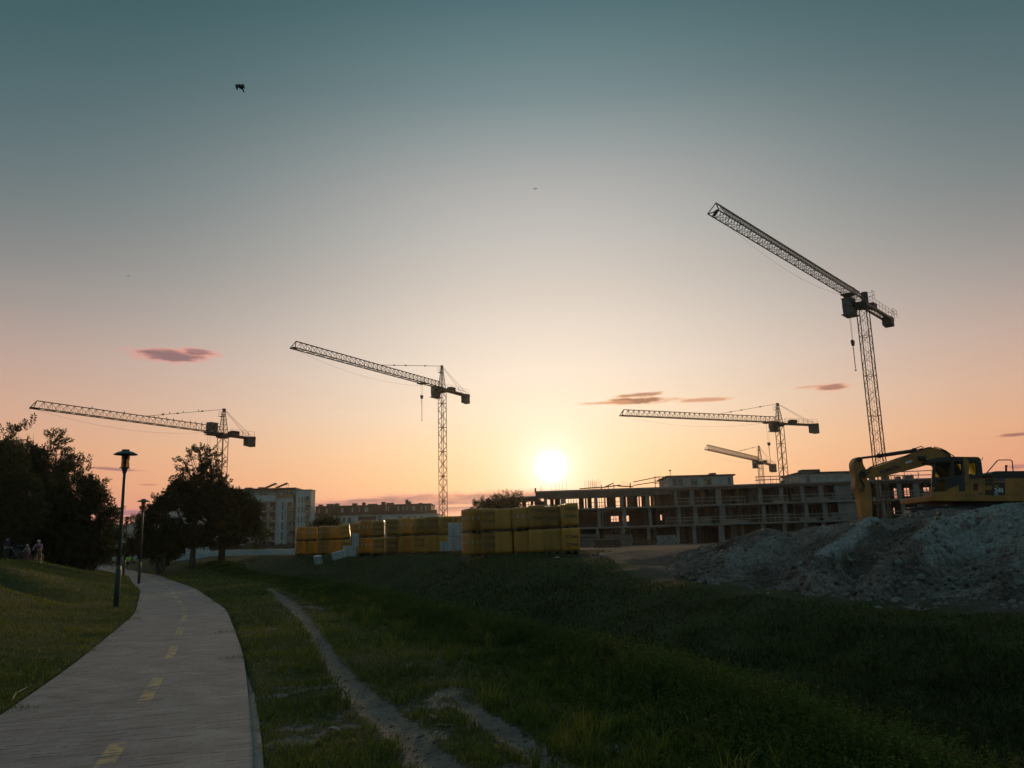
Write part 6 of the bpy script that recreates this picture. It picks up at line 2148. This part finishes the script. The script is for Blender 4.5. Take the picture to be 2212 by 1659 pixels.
# ------------------------------------------------------------------ street lamps
def make_lamp(label, x, y, z, s=1.0):
    t = thing('street_lamp', label, 'street lamp', (x, y, z), 0, 'green park lamps along the path')
    t.scale = (s, s, s)
    H_ = 5.3
    b = MB(); b.lathe([(.088, -.3), (.088, 1.25), (.080, 1.32), (.062, 1.36)], n=14); b.build('base_sleeve', M['lamp_green'], t, True)
    b = MB(); b.box((-.03, -.093, 1.0), (.03, -.085, 1.2)); b.build('door', M['lamp_green'], t)
    b = MB(); b.lathe([(.058, 1.3), (.05, 4.2), (.047, H_ - .84)], n=12); b.build('pole', M['lamp_green'], t, True)
    b = MB(); b.lathe([(.062, H_ - .86), (.062, H_ - .83), (.105, H_ - .68), (.115, H_ - .665), (.178, H_ - .66), (.178, H_ - .64), (.13, H_ - .635)], n=18); col_ = b.build('collar', M['lamp_green'], t)
    b = MB(); b.lathe([(.128, H_ - .64), (.132, H_ - .2)], n=18)
    gl = b.build('glass', M['lamp_glass'], t, True)
    b = MB(); b.lathe([(.045, H_ - .62), (.05, H_ - .42)], n=12); b.build('lamp_holder', M['black'], t)
    b = MB(); b.lathe([(.05, H_ - .415), (.055, H_ - .33), (.03, H_ - .3)], n=12); b.build('bulb', M['lamp_white'], t, True)
    b = MB()
    for k in range(4): b.lathe([(.06, H_ - .34 + k * .035), (.124, H_ - .355 + k * .035), (.124, H_ - .35 + k * .035), (.06, H_ - .335 + k * .035)], n=16)
    b.build('louvre', M['lamp_green'], t)
    for k in range(3):
        a = k * 2.094 + .5
        b = MB(); b.tube((.132 * math.cos(a), .132 * math.sin(a), H_ - .64), (.132 * math.cos(a), .132 * math.sin(a), H_ - .2), .009, 5); b.build('rod', M['lamp_green'], t)
    b = MB(); b.lathe([(.13, H_ - .215), (.3, H_ - .208), (.385, H_ - .2), (.39, H_ - .19), (.33, H_ - .15), (.24, H_ - .105), (.15, H_ - .08), (.135, H_ - .075), (.135, H_ - .03), (.13, H_ - .025)], n=28); b.build('hood', M['lamp_green'], t)
    return t


for k, (px, Y, pyt, lab) in enumerate(((251, 28.2, 970, 'nearest and tallest looking green street lamp with wide hood'), (300, 53, 1077, 'second green street lamp at the bend of the path, before the dark tree'), (268.5, 77, 1115, 'third green street lamp peeping out behind the nearest pole'), (206, 95, 1136, 'farthest green street lamp against the black trees'))):
    x = P(px, 1200, Y).x; z = h1(x, Y)
    zt = P(px + (18 if k == 0 else 6), pyt, Y).z
    xb = P(px, (1305, 1257, 1215, 1205)[k], Y).x
    make_lamp(lab, xb, Y, z, max(.8, min(1.2, (zt - z) / 5.3)))

# ------------------------------------------------------------------ people
M['skin'] = mat('skin', (.36, .22, .16), (.30, .18, .13), 6, .6)
CLOTH = {}


def cloth(c):
    if c not in CLOTH: CLOTH[c] = mat('cloth', c, tuple(x * .78 for x in c), 9, .85)
    return CLOTH[c]


def skin(name, verts, edges, radii, matl, parent, root=0, sub=2):
    me = bpy.data.meshes.new(name)
    me.from_pydata([tuple(v) for v in verts], edges, [])
    o = bpy.data.objects.new(name, me); COL.objects.link(o)
    sk = o.modifiers.new('skin', 'SKIN'); sk.use_smooth_shade = True
    lay = me.skin_vertices[0].data
    for i, r in enumerate(radii):
        lay[i].radius = (r, r) if not isinstance(r, tuple) else r
        lay[i].use_root = (i == root)
    ss = o.modifiers.new('sub', 'SUBSURF'); ss.levels = sub; ss.render_levels = sub
    dg = bpy.context.evaluated_depsgraph_get()
    m2 = bpy.data.meshes.new_from_object(o.evaluated_get(dg))
    bpy.data.objects.remove(o); bpy.data.meshes.remove(me)
    m2.name = name
    m2.polygons.foreach_set('use_smooth', [True] * len(m2.polygons))
    m2.materials.clear()
    return put(name, m2, matl, parent)


def person(label, loc, rotz, pose, top, bottom, hair, s=1.0, helmet=None, long_sleeve=False, long_legs=False, skirt=False, vest=None, shoes=(.05, .05, .05)):
    """faces -Y in its own axes; pose: joint name -> position (metres, 1.75 m tall)"""
    t = thing('person', label, 'person', loc, rotz)
    t.scale = (s, s, s)
    J = {k: Vector(v) for k, v in pose.items()}
    V_, E_, R_ = [], [], []
    ix = {}

    def av(k, p, r):
        ix[k] = len(V_); V_.append(p); R_.append(r); return ix[k]
    av('pelvis', J['pelvis'], .125); av('waist', J['pelvis'].lerp(J['neck'], .32), .115); av('chest', J['pelvis'].lerp(J['neck'], .72), .135); av('neck', J['neck'], .055)
    hd = J['head'] - J['neck']
    av('jaw', J['neck'] + hd * .45 + Vector((0, -.02, 0)), .066); av('skull', J['neck'] + hd * .8, .088); av('crown', J['head'] + hd.normalized() * .06, .06); av('nose', J['neck'] + hd * .62 + Vector((0, -.1, 0)), .012)
    E_ += [(ix['pelvis'], ix['waist']), (ix['waist'], ix['chest']), (ix['chest'], ix['neck']), (ix['neck'], ix['jaw']), (ix['jaw'], ix['skull']), (ix['skull'], ix['crown']), (ix['jaw'], ix['nose'])]
    for sd_ in ('l', 'r'):
        av('sh' + sd_, J['sh' + sd_], .06); av('el' + sd_, J['el' + sd_], .043); av('wr' + sd_, J['wr' + sd_], .028)
        d = (J['wr' + sd_] - J['el' + sd_]).normalized()
        av('pa' + sd_, J['wr' + sd_] + d * .075, .034)
        E_ += [(ix['chest'], ix['sh' + sd_]), (ix['sh' + sd_], ix['el' + sd_]), (ix['el' + sd_], ix['wr' + sd_]), (ix['wr' + sd_], ix['pa' + sd_])]
        q = d.cross(Vector((1, 0, 0)) if abs(d.x) < .9 else Vector((0, 1, 0))).normalized()
        for f in range(4):
            o_ = (f - 1.5) * .019; ln = (.062, .075, .07, .055)[f]
            a = av(f'f{sd_}{f}', J['wr' + sd_] + d * .115 + q * o_, .0095); c = av(f'g{sd_}{f}', J['wr' + sd_] + d * (.115 + ln * .8) + q * o_ * 1.1 + Vector((0, -.022, 0)), .008)
            E_ += [(ix['pa' + sd_], a), (a, c)]
        a = av('th' + sd_, J['wr' + sd_] + d * .05 + q * .045 + Vector((0, -.01, 0)), .0105); c = av('ti' + sd_, J['wr' + sd_] + d * .09 + q * .062 + Vector((0, -.02, 0)), .009)
        E_ += [(ix['pa' + sd_], a), (a, c)]
        av('hp' + sd_, J['hp' + sd_], .092); av('kn' + sd_, J['kn' + sd_], .058); av('cf' + sd_, J['kn' + sd_].lerp(J['an' + sd_], .35), .056); av('an' + sd_, J['an' + sd_], .038)
        E_ += [(ix['pelvis'], ix['hp' + sd_]), (ix['hp' + sd_], ix['kn' + sd_]), (ix['kn' + sd_], ix['cf' + sd_]), (ix['cf' + sd_], ix['an' + sd_])]
        c = av('to' + sd_, J['to' + sd_], .03); E_.append((ix['an' + sd_], c))
    skin('body', V_, E_, R_, M['skin'], t)
    # clothes follow the body
    sv = [J['pelvis'] + Vector((0, 0, -.02)), J['pelvis'].lerp(J['neck'], .32), J['pelvis'].lerp(J['neck'], .72), J['neck'] - Vector((0, 0, .035))]
    se = [(0, 1), (1, 2), (2, 3)]; sr = [.145, .135, .155, .075]
    for sd_ in ('l', 'r'):
        k = len(sv); sv += [J['sh' + sd_], J['sh' + sd_].lerp(J['el' + sd_], .7)]; sr += [.076, .062]; se += [(2, k), (k, k + 1)]
        if long_sleeve: sv += [J['el' + sd_], J['wr' + sd_]]; sr += [.056, .04]; se += [(k + 1, k + 2), (k + 2, k + 3)]
    skin('shirt', sv, se, sr, cloth(top), t)
    if vest:
        skin('vest', [J['pelvis'].lerp(J['neck'], .1), J['pelvis'].lerp(J['neck'], .4), J['pelvis'].lerp(J['neck'], .72), J['neck'] - Vector((0, 0, .05))], [(0, 1), (1, 2), (2, 3)], [.15, .15, .168, .09], cloth(vest), t)
    bv = [J['pelvis'] + Vector((0, 0, .05)), J['pelvis']]; be = [(0, 1)]; br_ = [.128, .14]
    for sd_ in ('l', 'r'):
        k = len(bv); bv += [J['hp' + sd_], J['hp' + sd_].lerp(J['kn' + sd_], .75)]; br_ += [.108, .085]; be += [(1, k), (k, k + 1)]
        if long_legs: bv += [J['kn' + sd_], J['an' + sd_] + Vector((0, 0, .04))]; br_ += [.07, .055]; be += [(k + 1, k + 2), (k + 2, k + 3)]
    skin('trousers' if long_legs else 'shorts', bv, be, br_, cloth(bottom), t)
    for sd_ in ('l', 'r'):
        skin('shoe', [J['an' + sd_] + Vector((0, .04, -.04)), J['an' + sd_].lerp(J['to' + sd_], .5) - Vector((0, 0, .02)), J['to' + sd_]], [(0, 1), (1, 2)], [.045, .046, .038], cloth(shoes), t, 0, 1)
    c = J['neck'] + hd * .85
    if helmet:
        b = MB(); b.ball(c + Vector((0, 0, .035)), .125, 14, 10, (.95, 1.2, .8)); he = b.build('helmet', cloth(helmet), t, True)
        b = MB(); b.box((c.x - .07, c.y - .19, c.z + .02), (c.x + .07, c.y - .13, c.z + .04)); b.build('visor', M['black'], he)
    b = MB(); b.ball(c + Vector((0, .02, .01)), .105, 12, 9, (.92, 1.05, 1.0))
    if hair[1]: b.ball(c + Vector((0, .07, -.1)), .075, 10, 8, (1.1, .7, 1.3))
    b.build('hair', cloth(hair[0]), t, True)
    return t


def stand_pose(sw=.0, arm=.0, lean=0.0, legs=.0):
    return dict(pelvis=(0, 0, .95), neck=(0, -.03 - lean, 1.47), head=(0, -.06 - lean * 1.2, 1.66),
                shl=(.19, -.02 - lean * .9, 1.41), shr=(-.19, -.02 - lean * .9, 1.41), ell=(.25, .05 + arm, 1.14), elr=(-.25, .05 - arm, 1.14), wrl=(.25, -.06 + arm * 1.2 - abs(arm), .93 + abs(arm) * .7), wrr=(-.25, -.06 - arm * 1.2 - abs(arm), .93 + abs(arm) * .7),
                hpl=(.09, 0, .90), hpr=(-.09, 0, .90), knl=(.10, -.03 - legs, .50), knr=(-.10, -.03 + legs * .5, .50), anl=(.10, .02 - legs * .9, .09), anr=(-.10, .02 + legs * 1.5, .10 + abs(legs) * .5), tol=(.11, -.13 - legs * .9, .045), tor=(-.11, -.12 + legs * 1.5, .05 + abs(legs) * .3))


def at_ground(px, Y, pyf=1228):
    x = P(px, pyf, Y).x
    return (x, Y, h1(x, Y) + .01)


away = R(180)
person('jogger in a pale shirt and dark shorts, leftmost of the runners', at_ground(244, 100), away + .3, stand_pose(0, .12, .05, .16), (.50, .56, .58), (.04, .045, .05), ((.10, .07, .05), True))
person('jogger in a bright yellow-green shirt and black shorts', at_ground(277, 96), away + .1, stand_pose(0, .16, .05, .12), (.48, .95, .05), (.015, .015, .018), ((.03, .025, .02), False), 1.03)
person('jogger in a light blue shirt and dark shorts beside the yellow-green one', at_ground(289.5, 97), away - .2, stand_pose(0, -.14, .05, -.15), (.34, .50, .58), (.03, .035, .045), ((.04, .03, .025), False), 1.03)
person('jogger in pinkish clothes half hidden behind the nearest lamp pole', at_ground(263, 99), away, stand_pose(0, .1, .04, .1), (.40, .27, .26), (.30, .24, .22), ((.05, .04, .03), False), .98, long_legs=True)
person('walker in black clothes at the edge of the grassy hump', at_ground(226, 104), away + .4, stand_pose(0, .02, .0, .03), (.02, .02, .022), (.02, .02, .024), ((.03, .025, .02), False), .98, True and None, long_sleeve=True, long_legs=True)

BIKE_POSE = dict(pelvis=(0, .12, .98), neck=(0, -.14, 1.46), head=(0, -.2, 1.65), shl=(.19, -.12, 1.40), shr=(-.19, -.12, 1.40), ell=(.31, -.24, 1.16), elr=(-.31, -.24, 1.16), wrl=(.26, -.47, 1.03), wrr=(-.26, -.47, 1.03),
                 hpl=(.09, .1, .93), hpr=(-.09, .1, .93), knl=(.13, -.14, .62), knr=(-.14, -.02, .50), anl=(.13, .04, .26), anr=(-.17, .05, .085), tol=(.13, -.1, .20), tor=(-.18, -.10, .04))


def bike(label, loc, rotz, s, frame):
    t = thing('bicycle', label, 'bicycle', loc, rotz, 'bicycles on the grassy hump'); t.scale = (s, s, s)
    r = .33
    for yy in (-.56, .50):
        b = MB()
        pts = [(0, yy + r * math.cos(a), r + .02 + r * math.sin(a)) for a in np.linspace(0, 2 * math.pi, 25)]
        b.path(pts, .022, 6); wh = b.build('wheel', M['black'], t)
        b = MB()
        for k in range(12):
            a = k * math.pi / 6; b.tube((0, yy, r + .02), (0, yy + .31 * math.cos(a), r + .02 + .31 * math.sin(a)), .003, 3)
        b.build('spokes', M['steel'], wh)
    b = MB()
    f, rr_2, bb, st, hd_ = Vector((0, -.56, .35)), Vector((0, .5, .35)), Vector((0, .05, .30)), Vector((0, .20, .82)), Vector((0, -.40, .80))
    for a, c in ((bb, st), (bb, hd_), (st.lerp(bb, .1), hd_), (bb, rr_2), (st.lerp(bb, .1), rr_2), (hd_, f), (hd_, hd_ + Vector((0, .04, .2)))): b.tube(a, c, .018, 6)
    b.build('frame', frame, t)
    b = MB(); h_ = hd_ + Vector((0, .0, .2)); b.path([h_ + Vector((-.28, -.04, .03)), h_ + Vector((-.12, -.02, 0)), h_ + Vector((.12, -.02, 0)), h_ + Vector((.28, -.04, .03))], .014, 6); b.build('handlebar', M['steel'], t)
    b = MB(); b.ball(st + Vector((0, .02, .06)), .1, 10, 6, (.6, 1.2, .3)); b.build('saddle', M['black'], t)
    b = MB(); b.tube(bb + Vector((-.1, 0, 0)), bb + Vector((.1, 0, 0)), .02, 6); b.tube(bb + Vector((.1, 0, 0)), bb + Vector((.1, -.02, -.16)), .012, 5); b.box((.08, -.07, .12), (.17, .02, .14)); b.build('pedal', M['steel'], t)


Yc = 66
x, y, z = at_ground(83, Yc, 1206)
person('cyclist with white helmet and magenta vest standing over a bicycle', (x, y, z), R(8), BIKE_POSE, (.34, .22, .26), (.20, .13, .07), ((.05, .04, .03), False), 1.0, (.62, .64, .64), True, True, vest=(.40, .05, .16))
bike('adult bicycle under the cyclist with the magenta vest', (x, y, z), R(8), 1.0, cloth((.06, .06, .07)))
x, y, z = at_ground(60, Yc, 1206)
person('small child cyclist with pale helmet and pinkish clothes', (x, y, z), R(-14), BIKE_POSE, (.36, .27, .32), (.30, .10, .18), ((.10, .06, .04), False), .74, (.60, .58, .52), True, True)
bike('small child bicycle beside the adult cyclist', (x, y, z), R(-14), .72, cloth((.28, .07, .16)))
person('person in dark blue clothes standing at the left photo edge', at_ground(12, 66, 1206), R(60), stand_pose(0, .05, 0, .04), (.03, .035, .05), (.03, .045, .055), ((.03, .02, .02), False), 1.06, None, True, True)
x, y, z = at_ground(40, 67, 1206)
# pushchair next to the standing person
t = thing('pushchair', 'dark blue pushchair between the standing person and the child cyclist', 'pushchair', (x, y, z), R(70))
b = MB(); b.prism([(-.25, .3, .45), (-.25, -.35, .45), (-.25, -.42, .62), (-.25, .05, .62), (-.25, .32, 1.05)], (.5, 0, 0)); b.build('seat', cloth((.03, .06, .09)), t)
b = MB(); b.path([(-.27, .3, 1.02), (-.27, .1, 1.2), (-.27, -.2, 1.1)], .02, 5); b.prism([(-.26, .3, 1.03), (-.26, .12, 1.2), (-.26, -.2, 1.12), (-.26, .1, 1.0)], (.52, 0, 0)); b.build('hood', cloth((.025, .05, .08)), t)
b = MB()
for s in (-.27, .27): b.tube((s, .55, 1.05), (s, -.35, .2), .016, 5); b.tube((s, -.3, .6), (s, .35, .2), .016, 5)
b.tube((-.27, .55, 1.05), (.27, .55, 1.05), .018, 6); b.build('frame', M['steel'], t)
for s in (-.28, .28):
    for yy in (-.35, .35):
        b = MB(); b.tube((s - .02, yy, .13), (s + .02, yy, .13), .125, 14); b.build('wheel', M['black'], t)

# ------------------------------------------------------------------ litter and leaves on the trodden ground
M['dryleaf'] = mat('dry_leaf', (.36, .33, .27), (.24, .20, .15), 30, .8)
M['orangeleaf'] = mat('orange_leaf', (.30, .12, .035), (.2, .08, .03), 30, .8)


def leaf(label, px, py, ln, mt, k, grp):
    q = PZ(px, py, .0); q.z = h1(q.x, q.y) - .03 * (float(bare(np.array([q.x]), np.array([q.y]))[0]) > 0) + .012
    rr = random.Random(k)
    n = 9
    vs = []
    for i in range(n):
        t = i / (n - 1); w = math.sin(t * math.pi) ** .8 * .24 * (1 + .25 * math.sin(i * 2.4))
        z = .10 * math.sin(t * 3.6 + k) + .05
        vs += [((t - .5), -w, z + w * .5), ((t - .5), 0, z), ((t - .5), w, z + w * .3)]
    fs = []
    for i in range(n - 1):
        a = i * 3; fs += [(a, a + 3, a + 4, a + 1), (a + 1, a + 4, a + 5, a + 2)]
    me = bpy.data.meshes.new('dry_leaf'); me.from_pydata(vs, [], fs)
    bm = bmesh.new(); bm.from_mesh(me); bmesh.ops.solidify(bm, geom=bm.faces[:], thickness=.02); bm.to_mesh(me); bm.free()
    o = put('dry_leaf', me, M[mt], None, tuple(q)); o.scale = (ln, ln, ln); o.rotation_euler = (rr.uniform(-.2, .2), rr.uniform(-.2, .2), rr.uniform(-.5, .5))
    tag(o, label, 'leaf', grp)


LG = 'dry leaves on the trodden soil'
for k, (px, py, ln, mt, lab) in enumerate(((721, 1583, .15, 'dryleaf', 'largest pale curled leaf on the bare patch right of the kerb'), (716, 1552, .10, 'dryleaf', 'small pale leaf just behind the largest leaf on the bare patch'), (936, 1554, .10, 'dryleaf', 'pale leaf on the left edge of the grass strip between the two trails'),
                                           (961, 1572, .15, 'dryleaf', 'torn pale leaf beside the grass strip, right of the main trail'), (908, 1591, .10, 'dryleaf', 'pale leaf lying on the main trail below the torn one'), (753, 1613, .09, 'orangeleaf', 'orange brown leaf in the grass between kerb and trail'), (845, 1500, .06, 'dryleaf', 'tiny pale leaf near the narrow neck of the trail'), (1165, 1635, .07, 'dryleaf', 'small pale leaf on the right-hand trail'))):
    leaf(lab, px, py, ln, mt, k, LG)
b = MB()
q = [PZ(x, y, 0) + Vector((0, 0, .03)) for x, y in ((27, 1517), (33, 1503), (45, 1497), (58, 1490))]
b.path(q, .007, 5, .004)
o = b.build('straw', M['dryleaf'], None)
tag(o, 'bent dry straw lying on the left edge of the paved path', 'straw')

# crumbs of soil and small pebbles on the trodden strips
nP = 60000
Xp, Yp = scatter(nP, 4.6, 26, -.62, .5)
bp_ = bare(Xp, Yp)
kp_ = (bp_ > -.25) & (s_path(Xp, Yp) > .12) & (s_crest(Xp, Yp) < -.2)
Xp, Yp, bp_ = Xp[kp_][:2600], Yp[kp_][:2600], bp_[kp_][:2600]
nP = len(Xp)
zP = H(Xp, Yp) - .03 * sst(-.1, .7, bp_)
rP = (.003 + .011 * rng.random(nP) ** 6) * (1 + Yp / 25)
vP = np.stack([Xp, Yp, zP + rP * .3], -1)[:, None, :] + iv[None] * rP[:, None, None] * rng.uniform(.6, 1.3, (nP, len(iv), 1))
fP = ifc[None] + (np.arange(nP) * len(iv))[:, None, None]
tag(npmesh('soil_crumbs', vP.reshape(-1, 3), fP.reshape(-1, 3), M['clod'], attrs={'tint': np.repeat((.25 + .55 * rng.random(nP)), len(iv))}), kind='stuff')
